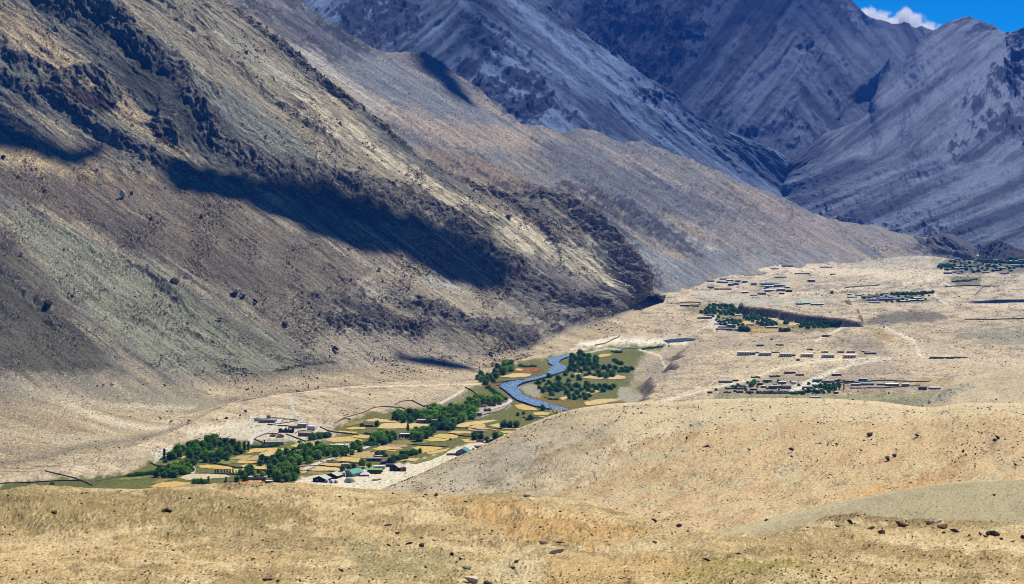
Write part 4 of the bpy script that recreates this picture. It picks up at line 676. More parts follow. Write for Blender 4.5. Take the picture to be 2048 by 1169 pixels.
def drifting_cloud(poly, alt, label, edge=40, seed=0, Yfix=None, wob=1.0, mat=None):
    q = []
    for a, b in poly:
        p = hit(min(max(a, 2), 2045), min(max(b, 2), 1166)) if Yfix is None else at_Y(a, b, Yfix)
        if Yfix is None and (a < 0 or b < 0 or a > 2047): p = at_Y(a, b, float(DMIN[int(min(max(b, 2), 1166) // 2), int(min(max(a, 2), 2045) // 2)]) + max(0, -b) * 1.2)
        p = p + SUN * (alt - p[2]) / SUN[2]; q.append((p[0], p[1]))
    q = np.array(q); lo = q.min(0) - 120; hi = q.max(0) + 120; st_ = max((hi - lo).max() / 160, 6)
    gx, gy = np.meshgrid(np.arange(lo[0], hi[0], st_), np.arange(lo[1], hi[1], st_)); sd = sd_poly(gx, gy, q) + wob * edge * 1.3 * fbm(gx / 110, gy / 110, 5, 0.6, seed)
    t = np.clip(sd / 60, 0, 1.0); t = np.sqrt(t) * 70; R, C = gx.shape; n1 = fbm(gx / 60, gy / 60, 4, 0.6, seed + 3)
    top = np.stack([gx, gy, alt + t * (1.2 + 0.8 * n1)], -1).reshape(-1, 3); bot = np.stack([gx, gy, alt - t * 0.35 - 0.01], -1).reshape(-1, 3)
    idx = np.arange(R * C).reshape(R, C); qd = np.stack([idx[:-1, :-1], idx[:-1, 1:], idx[1:, 1:], idx[1:, :-1]], -1).reshape(-1, 4)
    k = t.reshape(-1)[qd].max(1) > 0; qd = qd[k]; f = np.concatenate([qd, qd[:, ::-1] + R * C])
    used = np.unique(f); rm = np.full(2 * R * C, -1); rm[used] = np.arange(len(used))
    o = link('cloud', raw_mesh('cloud', np.concatenate([top, bot])[used], rm[f], mat or CLOUD_M, True)); tag(o, label, None, None, 'structure')
A_SH = 1500.0
drifting_cloud([(310,308),(400,338),(480,352),(540,340),(600,352),(660,388),(740,402),(820,425),(890,455),(960,485),(1010,520),(1018,560),(980,572),(900,548),(830,520),(760,496),(690,474),(620,448),(540,418),(460,388),(390,358)], A_SH, 'long flat white cloud drifting over the near mountainside', 14, 1)
drifting_cloud([(-40,215),(40,235),(110,270),(200,292),(160,318),(80,300),(0,290),(-40,280)], 2600, 'small white cloud above the upper left of the mountainside', 12, 2)
drifting_cloud([(780,698),(850,712),(930,726),(958,740),(930,734),(850,720),(790,706)], A_SH, 'narrow low cloud wisp over the foot of the mountainside', 6, 4, wob=0.4)
drifting_cloud([(830,105),(866,108),(905,145),(940,190),(955,212),(925,196),(880,160),(845,130)], 4200, 'small unseen cloud added to shade the middle ridge crest', 14, 5)  # cloud added out of view for the ridge's shaded flank
drifting_cloud([(540,-60),(980,-60),(1000,30),(960,110),(890,135),(800,100),(700,85),(620,30)], 8000, 'broad unseen cloud added to shade the scree peak', 50, 8, mat=CLOUD_SHADE)  # added above the view to dim the peak's left face
drifting_cloud([(1150,-60),(1690,-60),(1725,55),(1640,80),(1540,30),(1470,60),(1430,150),(1370,200),(1280,150),(1180,70)], 9000, 'broad unseen cloud added to shade the back mountain', 60, 9, mat=CLOUD_SHADE)  # likewise added out of view, darkens this mountain's left flank
drifting_cloud([(1940,600),(2000,597),(2100,597),(2100,601),(1950,603)], A_SH, 'flat cloud wisp over the far right of the plain', 6, 7, wob=0.4)
def sky_cloud():
    Yc = 12500.0; c = at_Y(1800, 42, Yc); hx, hy, hz = 340.0, 130.0, 150.0
    v = [(x, y, z) for z in (-hz, hz) for y in (-hy, hy) for x in (-hx, hx)]
    f = [(0,2,3,1),(4,5,7,6),(0,1,5,4),(2,6,7,3),(0,4,6,2),(1,3,7,5)]
    m = bpy.data.materials.new('cloud_vapour'); m.use_nodes = True; t = m.node_tree; t.nodes.clear(); L = t.links
    o = t.nodes.new('ShaderNodeOutputMaterial'); p = t.nodes.new('ShaderNodeVolumePrincipled'); tc = t.nodes.new('ShaderNodeTexCoord')
    def N(op, a, b=None, c_=None):
        n = t.nodes.new('ShaderNodeMath'); n.operation = op
        for i, s in enumerate((a, b, c_)):
            if s is None: continue
            if isinstance(s, (int, float)): n.inputs[i].default_value = s
            else: L.new(s, n.inputs[i])
        return n.outputs[0]
    no = t.nodes.new('ShaderNodeTexNoise'); no.inputs['Scale'].default_value = 0.016; no.inputs['Detail'].default_value = 6; no.inputs['Roughness'].default_value = 0.62; L.new(tc.outputs['Object'], no.inputs['Vector'])
    sx = t.nodes.new('ShaderNodeSeparateXYZ'); L.new(tc.outputs['Object'], sx.inputs[0]); X, Y, Z = sx.outputs
    # two humps standing on a sloping bank of vapour
    def hump(x, z, rx, rz): 
        a = N('DIVIDE', N('SUBTRACT', X, x), rx); b = N('DIVIDE', N('SUBTRACT', Z, z), rz); d = N('DIVIDE', Y, 120.0)
        return N('SUBTRACT', 1.0, N('SQRT', N('ADD', N('ADD', N('MULTIPLY', a, a), N('MULTIPLY', b, b)), N('MULTIPLY', d, d))))
    hs = [(-215, 40, 75, 62), (-130, 8, 95, 62), (-40, -18, 100, 60), (35, 22, 60, 82), (85, -18, 85, 72), (170, -55, 100, 52), (245, -78, 80, 34), (0, -60, 230, 60)]
    s = None
    for h in hs: s = hump(*h) if s is None else N('MAXIMUM', s, hump(*h))
    dn = N('ADD', N('MULTIPLY', s, 1.3), N('MULTIPLY', N('SUBTRACT', no.outputs['Fac'], 0.5), 2.9)); dn = N('MULTIPLY', N('MINIMUM', N('MAXIMUM', N('SUBTRACT', dn, 0.12), 0.0), 0.5), 0.035)
    L.new(dn, p.inputs['Density']); p.inputs['Color'].default_value = (1, 1, 1, 1); p.inputs['Anisotropy'].default_value = 0.45
    L.new(p.outputs[0], o.inputs['Volume'])
    try: m.cycles.volume_step_rate = 0.25
    except Exception: pass
    me = raw_mesh('cloud', v, f, m); tag(link('cloud', me, tuple(c)), 'white wispy cloud in the blue gap above the dark back mountain', None, None, 'structure')
sky_cloud()
scene.cycles.volume_bounces = 2
# ================================================================== rocks
ORD = ['first','second','third','fourth','fifth','sixth','seventh','eighth','ninth','tenth','eleventh','twelfth','thirteenth','fourteenth','fifteenth','sixteenth','seventeenth','eighteenth','nineteenth','twentieth']
def ico(sub):
    import bmesh
    b = bmesh.new(); bmesh.ops.create_icosphere(b, subdivisions=sub, radius=1.0)
    v = np.array([x.co[:] for x in b.verts]); f = np.array([[w.index for w in x.verts] for x in b.faces]); b.free(); return v, f
ICO1, ICO2, ICO3 = ico(1), ico(2), ico(3)
def rock_shape(seed, base=ICO3, cuts=11):
    r = np.random.default_rng(seed); v = base[0].copy(); n = r.normal(size=(cuts, 3)); n /= np.linalg.norm(n, axis=1, keepdims=True)
    for k in n:
        d = v @ k; lim = r.uniform(0.30, 0.80); over = np.maximum(0, d - lim); v = v - over[:, None] * k
    v = v + 0.13 * np.stack([fbm(v[:, 1] * 2 + seed, v[:, 2] * 2, 3, 0.6, seed % 50 + i) for i in range(3)], -1)
    return v, base[1]
ROCKM = {'dark': simple_mat('dark_rock', [0.075,0.055,0.045], 0.9, 0.25, 2.0, 0.2, 0.2), 'red': simple_mat('red_brown_rock', [0.16,0.07,0.045], 0.9, 0.25, 2.0, 0.2, 0.2), 'brown': simple_mat('brown_rock', [0.21,0.15,0.10], 0.9, 0.2, 2.0, 0.2, 0.2),
         'pale': simple_mat('pale_rock', [0.55,0.48,0.42], 0.85, 0.12, 1.5, 0.2, 0.2), 'grey': simple_mat('grey_rock', [0.26,0.24,0.22], 0.9, 0.2, 2.0, 0.2, 0.2), 'blue': simple_mat('blue_grey_rock', [0.10,0.10,0.13], 0.9, 0.2, 1.0, 0.2, 0.3)}
ROCKME = {}
def boulder(px, py, w, h, m, label, group=None, seed=None):
    p = hit(px, py); s = p[1] / F; k = (m, (seed if seed is not None else int(px)) % 7)
    if k not in ROCKME:
        v, f = rock_shape(k[1] + 11); ROCKME[k] = raw_mesh('boulder', v, f, ROCKM[m])
    o = link('boulder', ROCKME[k], (p[0], p[1], p[2] + 0.12 * h * s)); o.scale = (w * s * 0.62, w * s * 0.5, h * s * 0.66); o.rotation_euler = (random.uniform(-.2, .2), random.uniform(-.25, .25), random.uniform(-0.5, 0.5))
    tag(o, label, 'boulder', group); return o
BL = [(945,1163,44,20,'pale','large pale-topped boulder at the bottom centre edge of the plateau'),(976,1167,24,12,'dark','dark boulder touching the right side of the large pale boulder'),(936,1137,24,8,'grey','flat grey slab just above the large pale boulder'),
 (1034,1124,12,6,'dark','small dark boulder right of the flat grey slab'),(1027,1137,11,6,'dark','small dark boulder below another right of the flat slab'),(1802,1050,34,18,'red','biggest red-brown boulder on the rocky rim at lower right'),
 (1766,1065,19,9,'dark','dark rounded boulder down left of the biggest red one'),(1702,1046,16,9,'dark','dark boulder at the left end of the rocky rim'),(1676,1052,14,6,'brown','low brown boulder beyond the left end of the rim'),(1742,1057,22,8,'brown','broken brown boulder between rim end and red boulder'),
 (1858,1046,22,9,'dark','dark boulder right of the biggest red one'),(1878,1043,26,8,'pale','pale slab lying on the rim among dark boulders'),(1888,1054,30,8,'red','flat red slab below the pale slab on the rim'),(1912,1063,24,9,'dark','dark slab at the right foot of the red slab'),
 (1990,1071,34,13,'dark','dark craggy heap-shaped boulder near the right edge'),(1960,1069,9,8,'red','small upright reddish rock left of the craggy heap'),(1938,1072,9,6,'dark','tiny dark rock left of the upright reddish one'),(1970,1073,14,6,'dark','dark rock leaning on the left of the craggy heap'),(2004,1079,10,5,'dark','small dark rock in front of the craggy heap'),
 (2046,1076,10,9,'dark','dark boulder cut by the right edge of the plateau'),(1530,1078,8,5,'dark','lone small dark rock below the grey tongue tip'),(1415,1120,20,6,'dark','low dark boulder on pale ground at lower middle right'),(1476,1108,14,5,'dark','low dark slab on the pale streak at lower middle right'),
 (337,1022,26,10,'dark','dark boulder heap standing alone on the left plateau'),(326,1024,12,7,'red','reddish rock at the left of the lone left heap'),(110,1026,16,8,'dark','dark boulder near the far left of the plateau'),(380,998,8,5,'dark','small dark rock near the plateau rim on the left'),
 (458,1015,8,5,'dark','small dark rock right of the lone left heap'),(535,1158,26,10,'brown','long brown boulder low on the left plateau'),(556,1162,10,6,'dark','dark rock touching the long brown boulder'),(684,1142,14,6,'dark','dark boulder low on the plateau left of centre'),
 (680,994,9,4,'dark','small dark rock on the rim above the field village'),(25,1160,10,6,'dark','dark rock in the bottom left corner'),(348,1101,9,5,'grey','grey rock on the left plateau below the track'),(72,1108,14,4,'pale','pale flat rock on the far left plateau'),
 (872,992,18,9,'red','red-brown block on the plateau rim near the centre'),(852,990,12,4,'dark','low dark rock left of the red-brown rim block'),(1053,992,18,6,'dark','dark cluster-like boulder on the rim right of centre'),(932,1004,10,4,'dark','flat dark rock below the red-brown rim block'),
 (786,988,5,4,'dark','tiny dark rock on the rim at left of centre'),(776,1051,20,6,'dark','wide dark boulder on the central plateau'),(778,1091,12,6,'dark','dark boulder above the gully at centre left'),(818,1088,18,8,'dark','dark block at the gully head'),(845,1092,14,9,'dark','dark upright block right of the gully head'),
 (796,1067,12,5,'dark','small dark boulder under the wide dark one'),(843,1076,10,4,'dark','low dark rock above the gully blocks'),(984,1063,9,6,'dark','dark rock in the orange hollow'),(1122,1024,9,4,'dark','dark rock on the crest above the orange hollow'),(1085,1087,26,6,'dark','dark slab on the floor of the orange hollow'),
 (1120,1086,30,5,'dark','second dark slab on the floor of the orange hollow'),(1118,1103,40,4,'dark','long dark ledge stone below the orange hollow'),(1310,1085,16,5,'dark','dark rock patch right of the orange hollow'),(1360,1052,14,7,'dark','dark boulder at the right end of the long crest'),(1310,1042,14,7,'dark','dark boulder on the crest near its right end'),
 (830,1155,16,5,'dark','brownish dark rock at the bottom left of centre'),(905,1110,10,8,'dark','leaning dark rock pair in the central gully'),(920,1118,9,8,'dark','dark rock beside the leaning pair in the gully'),
 (1776,918,18,9,'dark','larger of the paired dark boulders high on the orange slope'),(1790,912,12,7,'dark','smaller of the paired dark boulders on the orange slope'),(1741,870,16,8,'dark','dark boulder upper middle of the sandy slope'),(1834,872,14,7,'dark','dark boulder right on the upper sandy slope'),(1584,900,14,6,'dark','dark boulder at mid height of the sandy slope'),
 (1584,914,8,4,'dark','small dark rock just below a slope boulder'),(1674,889,7,5,'dark','small dark cube-like rock on the sandy slope'),(1722,902,9,6,'dark','dark rock left of the paired boulders'),(1995,876,16,8,'dark','dark boulder far right on the sandy slope'),(1990,882,9,7,'dark','dark rock tucked below the far right slope boulder'),
 (1927,904,7,6,'dark','small dark rock of a loose pair on the right slope'),(1932,911,7,6,'dark','lower rock of the loose pair on the right slope'),(1498,900,10,5,'dark','dark rock on the left middle slope'),(1413,893,14,5,'dark','dark flat rock near the pale outcrop on the slope'),(1374,878,5,8,'dark','thin dark upright rock on the slope shoulder'),
 (1988,991,9,6,'dark','dark rock on the right part of the grey tongue'),(1532,1041,10,6,'dark','dark rock above the tip of the grey tongue'),(1397,816,4,7,'dark','dark upright rock on the slope crest'),(1540,815,5,5,'dark','small dark rock on the crest right of the upright one'),(1155,976,7,5,'dark','dark cube-like rock on the lower sandy slope'),
 (2030,930,10,7,'dark','dark rock on the right edge of the slope'),(1992,800,7,5,'dark','dark stone on the pale spur'),
 (247,390,14,16,'pale','tall pale boulder high on the left mountainside'),(264,388,8,9,'dark','dark boulder right of the tall pale one'),(473,581,20,9,'pale','upper pale slab of the pair on the left mountainside'),(487,589,18,7,'pale','lower pale slab of the pair on the left mountainside'),(468,588,18,10,'dark','dark rock under the pale slab pair'),
 (512,603,12,9,'dark','dark boulder right below the pale slabs'),(352,564,22,14,'dark','large dark outcrop boulder left of the pale slabs'),(100,608,22,13,'dark','large dark boulder near the left edge of the mountainside'),(572,648,16,9,'dark','dark boulder lower right of the pale slabs'),(601,653,11,4,'pale','small pale stone beside a dark boulder near the mountain foot'),
 (673,698,16,10,'dark','dark boulder low on the mountain foot'),(759,537,10,8,'grey','grey boulder at the edge of the cloud shadow'),(145,593,9,6,'dark','small dark boulder on the green-grey scree'),(213,634,7,6,'grey','grey boulder on the long scree'),(44,508,9,8,'pale','pale boulder near the left edge'),(440,638,10,5,'dark','dark rock on the lower scree'),
 (318,266,18,14,'dark','dark knob standing on the upper left ridge'),(998,700,12,8,'blue','blue-black boulder at the foot above the river'),(985,706,16,5,'blue','flat blue-black boulder left of the river bank'),(378,842,10,5,'dark','dark boulder on the debris fan'),(342,843,9,5,'dark','dark boulder left on the debris fan'),
 (452,838,15,7,'dark','largest dark boulder on the fan above the groves'),(480,832,9,5,'dark','dark boulder right of the largest fan boulder'),(492,824,8,5,'dark','uppermost dark boulder of the fan group'),(434,840,6,4,'dark','small dark boulder left of the largest fan boulder'),(206,770,7,4,'dark','dark stone at the mountain foot on the left'),(225,769,10,4,'grey','grey stone at the mountain foot on the left'),
 (286,770,6,4,'dark','dark stone at the foot beyond the grey one'),(330,771,7,5,'dark','second dark stone at the mountain foot'),(6,315,12,10,'dark','dark boulder on the left edge ridge'),(740,790,7,4,'dark','dark rock on the stony plain left of the river'),(1018,432,14,8,'blue','dark rock on the upper part of the near ridge'),(1205,628,9,6,'blue','dark rock on the ledge near the ridge end')]
for px, py, w, h, m, l in BL: boulder(px, py, w * 0.9, h * 0.95, m, l, 'boulders lying about on the slopes')
def vis_pick(name_idx, n, dens=None, seed=0):
    nm, P, U, V = SURF[name_idx]; r = np.random.default_rng(seed); k = r.integers(0, U.size, n * 4); p = P.reshape(-1, 3)[k]; X, Y, D = project(p)
    ok = (X > -60) & (X < 2108) & (Y > -20) & (Y < 1230); ix = np.clip(X // 2, 0, 1023).astype(int); iy = np.clip(Y // 2, 0, 585).astype(int)
    ok &= (D < DMIN[iy, ix] * 1.015) | (X < 0) | (X > 2047) | (Y > 1168)
    if dens is not None: ok &= r.random(len(k)) < dens(U.reshape(-1)[k], V.reshape(-1)[k])
    return p[ok][:n], D[ok][:n]
NAMES = {'floor': 0, 'left': 1, 'mid': 2, 'knob': 3, 'peak': 4, 'back': 5, 'right': 6, 'spur': 7, 'slope': 8, 'tongue': 9, 'plateau': 10}
def stones(surf, n, lo, hi, mat, label, dens=None, seed=1, flat=0.6, pw=4.5):
    p, D = vis_pick(NAMES[surf], n, dens, seed); r = np.random.default_rng(seed + 100); n = len(p)
    var = [rock_shape(200 + i, ICO1, 5)[0] for i in range(12)]; v = np.array(var)[r.integers(0, 12, n)]
    s = (lo + (hi - lo) * r.random(n) ** pw) * D / F * 0.55; s = np.minimum(s, 6.0)
    sc = np.stack([s * r.uniform(0.8, 1.3, n), s * r.uniform(0.8, 1.2, n), s * r.uniform(flat, 1.0, n)], -1)
    a = r.random(n) * 6.28; c, s_ = np.cos(a), np.sin(a); v = v * sc[:, None, :]; x = v[..., 0] * c[:, None] - v[..., 1] * s_[:, None]; y = v[..., 0] * s_[:, None] + v[..., 1] * c[:, None]
    v = np.stack([x, y, v[..., 2]], -1) + p[:, None, :] + np.array([0, 0, 1]) * (s * 0.15)[:, None, None]
    f = (ICO1[1][None] + (np.arange(n) * 12)[:, None, None]).reshape(-1, 3)
    tag(link('loose_stones', raw_mesh('loose_stones', v.reshape(-1, 3), f, mat)), label, None, None, 'stuff')
nz = lambda a, b, s: (lambda U, V: 0.08 + 0.92 * sstep(-0.05, 0.45, fbm(U / a, V / b, 4, 0.6, s)))
stones('plateau', 17000, 1.5, 6.0, ROCKM['dark'], 'dark pebbles and stones strewn over the foreground plateau', nz(90, 22, 671), 1)
stones('plateau', 1500, 1.5, 9.0, ROCKM['dark'], 'dark rocks gathered in the gully and hollows of the foreground', lambda U, V: np.clip(blob(U, V, 860, 1110, 130, 40) * 0.8 + blob(U, V, 1150, 1085, 150, 20) * 0.7 + blob(U, V, 1335, 1056, 70, 16, 15) + blob(U, V, 1760, 1052, 120, 14) + blob(U, V, 1960, 1070, 90, 11) * 0.8 + blob(U, V, 340, 1024, 30, 7), 0, 1), 31, 0.6, 2.4)
stones('plateau', 6000, 0.9, 4.0, ROCKM['brown'], 'brown stones strewn over the foreground plateau', nz(70, 30, 672), 2)
stones('slope', 12000, 1.3, 5.0, ROCKM['dark'], 'dark stones scattered over the sandy slope', lambda U, V: 0.10 + 0.6 * sstep(0.05, 0.5, fbm(U / 60, V / 24, 4, 0.6, 628)) + 0.9 * band(U, V, [(750,980),(900,918),(1050,850),(1150,824)], 8, 6) + 0.7 * band(U, V, [(1000,985),(1150,935),(1300,898),(1450,866)], 4, 4) + 0.7 * blob(U, V, 1400, 872, 30, 10, -25) + 0.5 * blob(U, V, 1215, 872, 36, 12, -25) + 0.9 * blob(U, V, 1960, 900, 60, 30, 0) + 0.9*blob(U, V, 1330, 1040, 70, 22, 20) + 1.0 * blob(U, V, 1640, 1010, 46, 8, -22), 3)
stones('tongue', 1500, 0.8, 2.6, ROCKM['grey'], 'small grey stones on the gravel tongue', None, 4)
stones('spur', 1500, 0.9, 4.5, ROCKM['grey'], 'grey rubble on the pale spur', lambda U, V: 0.03 + patch(U, V, [(1830,825),(1880,788),(1930,772),(1945,780),(1925,800),(1890,822)], 6, 8, 600), 5)
stones('left', 11000, 1.0, 4.6, ROCKM['brown'], 'brown blocks and rubble on the near mountainside', lambda U, V: (0.15 + 0.85 * sstep(-0.1, 0.4, fbm(U / 95, V / 70, 4, 0.55, 74))) * np.where(V > 330, 1, 0.5) * np.where((V > 740) , 0.35, 1), 6)
stones('left', 13000, 1.3, 5.0, ROCKM['dark'], 'dark blocks and rubble on the near mountainside', lambda U, V: (0.10 + 0.9 * sstep(-0.1, 0.4, fbm(U / 95, V / 70, 4, 0.55, 74))) * np.where(V > 330, 1, 0.45) * np.where((V > 740) , 0.5, 1), 7)
stones('left', 5000, 1.3, 4.4, ROCKM['pale'], 'pale blocks strewn over the near mountainside', lambda U, V: (0.2 + 0.8 * sstep(-0.1, 0.4, fbm(U / 95, V / 70, 4, 0.55, 74))) * np.where(V > 330, 1, 0.4), 8)
stones('mid', 5000, 1.0, 3.6, ROCKM['blue'], 'dark stones scattered over the middle ridge', nz(60, 40, 75), 9)
stones('floor', 20000, 1.2, 3.6, ROCKM['dark'], 'dark stones strewn over the valley floor', lambda U, V: (0.05 + 0.95 * sstep(0.5, 0.8, fbm(U / 40, V / 14, 4, 0.6, 50) * 0.9 + 0.55)) * (1 - patch(U, V, VILL, 12, 6)), 10)
# ------------------------------------------------------------------ dry tufts
def tufts():
    m = simple_mat('dry_tuft', [0.23,0.20,0.06], 0.9, 0.3, 0.3)
    p, D = vis_pick(10, 6500, lambda U, V: sstep(1010, 1100, V) * (0.12 + 0.9 * sstep(0.05, 0.5, fbm(U / 120, V / 20, 4, 0.6, 700)) + 0.5 * blob(U, V, 1560, 1150, 160, 22) + 0.4 * blob(U, V, 1900, 1150, 200, 20) + 0.3 * blob(U, V, 200, 1150, 200, 22)), 20)
    r = np.random.default_rng(21); n = len(p); K = 12; s = np.minimum((1.6 + 4.0 * r.random(n) ** 3) * D / F, 0.45)
    a = r.random((n, K)) * 6.28; t = r.random((n, K)) * 0.8 + 0.25; b = p[:, None, :] + np.stack([np.cos(a), np.sin(a), 0 * a], -1) * (s * 0.15)[:, None, None]
    tip = p[:, None, :] + np.stack([np.cos(a) * np.sin(t), np.sin(a) * np.sin(t), np.cos(t)], -1) * s[:, None, None]; w = np.stack([-np.sin(a), np.cos(a), 0 * a], -1) * (s * 0.14)[:, None, None]
    mid = (b + tip) / 2; v = np.stack([b - w * .5, b + w * .5, mid + w, tip, mid - w], 2).reshape(-1, 3); i = np.arange(n * K)[:, None] * 5
    f = np.concatenate([i + np.array([[0, 1, 2]]), i + np.array([[0, 2, 4]]), i + np.array([[4, 2, 3]])])
    tag(link('grass_tufts', raw_mesh('grass_tufts', v, f, m)), 'dry yellow-green tufts dotting the foreground plateau', None, None, 'stuff')
tufts()
# ================================================================== river, road, fields, walls
def drape_poly(name, pts, mat, dz, label, kind='structure', step=2.0, cat=None, group=None, edge_wob=0.0):
    """a sheet lying on the valley floor inside an outline given where the photograph shows it"""
    a = np.array(pts); x0, y0 = a.min(0) - 2; x1, y1 = a.max(0) + 2; ny = max(3, int((y1 - y0) / (step * 0.5)) + 1); nx = max(3, int((x1 - x0) / step) + 1)
    q = np.array([on_floor(px, py)[:2] for px, py in pts]); lo, hi = q.min(0), q.max(0); sx = max((hi[0] - lo[0]) / 90, 0.5); sy = max((hi[1] - lo[1]) / 90, 0.8)
    gx, gy = np.meshgrid(np.arange(lo[0] - sx, hi[0] + 2 * sx, sx), np.arange(lo[1] - sy, hi[1] + 2 * sy, sy)); sd = sd_poly(gx, gy, q) + edge_wob * fbm(gx / 7, gy / 7, 3, 0.6, 5)
    # pull the border cells onto the outline so that the edge is smooth
    z = floor_h(gx, gy) + dz; R, C = gx.shape; idx = np.arange(R * C).reshape(R, C)
    qd = np.stack([idx[:-1, :-1], idx[:-1, 1:], idx[1:, 1:], idx[1:, :-1]], -1).reshape(-1, 4); k = (sd.reshape(-1)[qd] > 0).sum(1) >= 2; qd = qd[k]
    if len(qd) == 0: return None
    used = np.unique(qd); rm = np.full(R * C, -1); rm[used] = np.arange(len(used)); v = np.stack([gx, gy, z], -1).reshape(-1, 3)[used]
    o = link(name, raw_mesh(name, v, rm[qd], mat, True)); tag(o, label, cat, group, kind); return o
def ribbon(name, pts, width, mat, dz, label, kind='structure', thick=0.0, taper=None, noise=0.0, cat=None, group=None, dense=6):
    P = np.array([on_floor(a, b)[:2] for a, b in pts]); L = np.concatenate([[0], np.cumsum(np.hypot(*np.diff(P, axis=0).T))]); n = max(4, int(L[-1] / dense)); t = np.linspace(0, L[-1], n)
    k = np.array([np.interp(t, L, P[:, 0]), np.interp(t, L, P[:, 1])]).T
    for _ in range(3): k[1:-1] = (k[:-2] + 2 * k[1:-1] + k[2:]) / 4
    d = np.gradient(k, axis=0); d /= np.linalg.norm(d, axis=1, keepdims=True) + 1e-9; nrm = np.stack([-d[:, 1], d[:, 0]], -1); w = np.full(n, width / 2.0)
    if noise: w = w * (1 + noise * gn(t / 5, t * 0 + 3.3, 9))
    A, B = k + nrm * w[:, None], k - nrm * w[:, None]; za = floor_h(A[:, 0], A[:, 1]); zb = floor_h(B[:, 0], B[:, 1]); i = np.arange(n - 1)
    if thick == 0:
        z = np.maximum(np.maximum(za, zb), floor_h(k[:, 0], k[:, 1])) + dz; v = np.concatenate([np.c_[A, z], np.c_[B, z]]); f = np.stack([i, i + n, i + n + 1, i + 1], -1)
    else:
        zt = np.maximum(za, zb) + thick * (1 + 0.35 * gn(t / 3, t * 0 + 1.7, 4)); v = np.concatenate([np.c_[A, za - 0.3], np.c_[k + nrm * w[:, None] * 0.7, zt], np.c_[k - nrm * w[:, None] * 0.7, zt], np.c_[B, zb - 0.3]])
        f = np.concatenate([np.stack([i + a * n, i + (a + 1) * n, i + (a + 1) * n + 1, i + a * n + 1], -1) for a in range(3)] + [np.array([[0, n, 2 * n, 3 * n], [n - 1, 2 * n - 1, 3 * n - 1, 4 * n - 1]])])
    o = link(name, raw_mesh(name, v, f, mat)); tag(o, label, cat, group, kind); return o
def water_mat():
    m = bpy.data.materials.new('river_water'); m.use_nodes = True; t = m.node_tree; n = t.nodes; b = n['Principled BSDF']
    tc = n.new('ShaderNodeTexCoord'); no = n.new('ShaderNodeTexNoise'); no.inputs['Scale'].default_value = 0.5; no.inputs['Detail'].default_value = 5; no.inputs['Roughness'].default_value = 0.7
    t.links.new(tc.outputs['Object'], no.inputs['Vector']); cr = n.new('ShaderNodeValToRGB'); e = cr.color_ramp.elements
    e[0].position = 0.40; e[0].color = (0.04, 0.12, 0.27, 1); e[1].position = 0.66; e[1].color = (0.70, 0.76, 0.82, 1); x = e.new(0.54); x.color = (0.14, 0.28, 0.50, 1)
    t.links.new(no.outputs['Fac'], cr.inputs[0]); t.links.new(cr.outputs[0], b.inputs['Base Color']); b.inputs['Roughness'].default_value = 0.25
    bp = n.new('ShaderNodeBump'); bp.inputs['Distance'].default_value = 0.35; t.links.new(no.outputs['Fac'], bp.inputs['Height']); t.links.new(bp.outputs[0], b.inputs['Normal']); return m
WATER = water_mat(); WATER_D = simple_mat('dark_water', [0.02,0.045,0.07], 0.2, 0.2, 0.3)
def river():
    q = RIV; lo, hi = q.min(0), q.max(0); gx, gy = np.meshgrid(np.arange(lo[0] - 4, hi[0] + 4, 1.6), np.arange(lo[1] - 4, hi[1] + 4, 2.0)); sd = sd_poly(gx, gy, q) + 1.6 * fbm(gx / 9, gy / 9, 3, 0.6, 5)
    R, C = gx.shape; idx = np.arange(R * C).reshape(R, C); qd = np.stack([idx[:-1, :-1], idx[:-1, 1:], idx[1:, 1:], idx[1:, :-1]], -1).reshape(-1, 4); k = (sd.reshape(-1)[qd] > -0.5).sum(1) >= 3; qd = qd[k]
    used = np.unique(qd); rm = np.full(R * C, -1); rm[used] = np.arange(len(used)); v = np.stack([gx, gy, floor_h(gx, gy) * 0.3 + 0.35 + 0 * gx], -1).reshape(-1, 3)[used]
    tag(link('river', raw_mesh('river', v, rm[qd], WATER, True)), 'shallow blue river with white rapids winding past the groves', None, None, 'structure')
river()
ribbon('river', [(1238,699),(1262,697),(1300,696),(1330,692)], 5, WATER, 0.5, 'thin upper channel of the river below the far bank')
drape_poly('river', [(1325,682),(1345,679),(1370,677),(1392,678),(1388,682),(1360,685),(1335,686)], WATER_D, 0.5, 'dark pool of the river at the foot of the terrace')
ribbon('river', [(1065,762),(1040,765),(1010,763),(985,768)], 6, simple_mat('dark_backwater', [0.03,0.045,0.05], 0.2, 0.2, 0.3), 0.45, 'dark backwater of the river beside the left bank meadow')
ROADM = simple_mat('road_gravel', [0.50,0.48,0.44], 0.95, 0.12, 0.6)
for pts, w, l in [([(598,945),(606,941),(625,932),(645,924),(680,914),(700,907),(730,897),(765,885),(795,876),(820,874),(845,870),(870,858),(888,848),(898,842)], 5.5, 'pale gravel road crossing the fields of the near village'),
                  ([(898,842),(915,834),(940,828),(965,824),(985,818),(1005,812),(1020,806),(1022,800),(1010,797)], 4.5, 'pale gravel road curving up towards the river'),
                  ([(382,932),(388,940),(384,948)], 4, 'short pale lane between two groves'), ([(560,838),(545,860),(505,875),(498,890)], 5, 'dusty lane by the walled compounds'),
                  ([(1430,632),(1424,640),(1432,652),(1446,662)], 9, 'pale lane beside the terrace village')]: ribbon('road', pts, w, ROADM, 0.3, l)
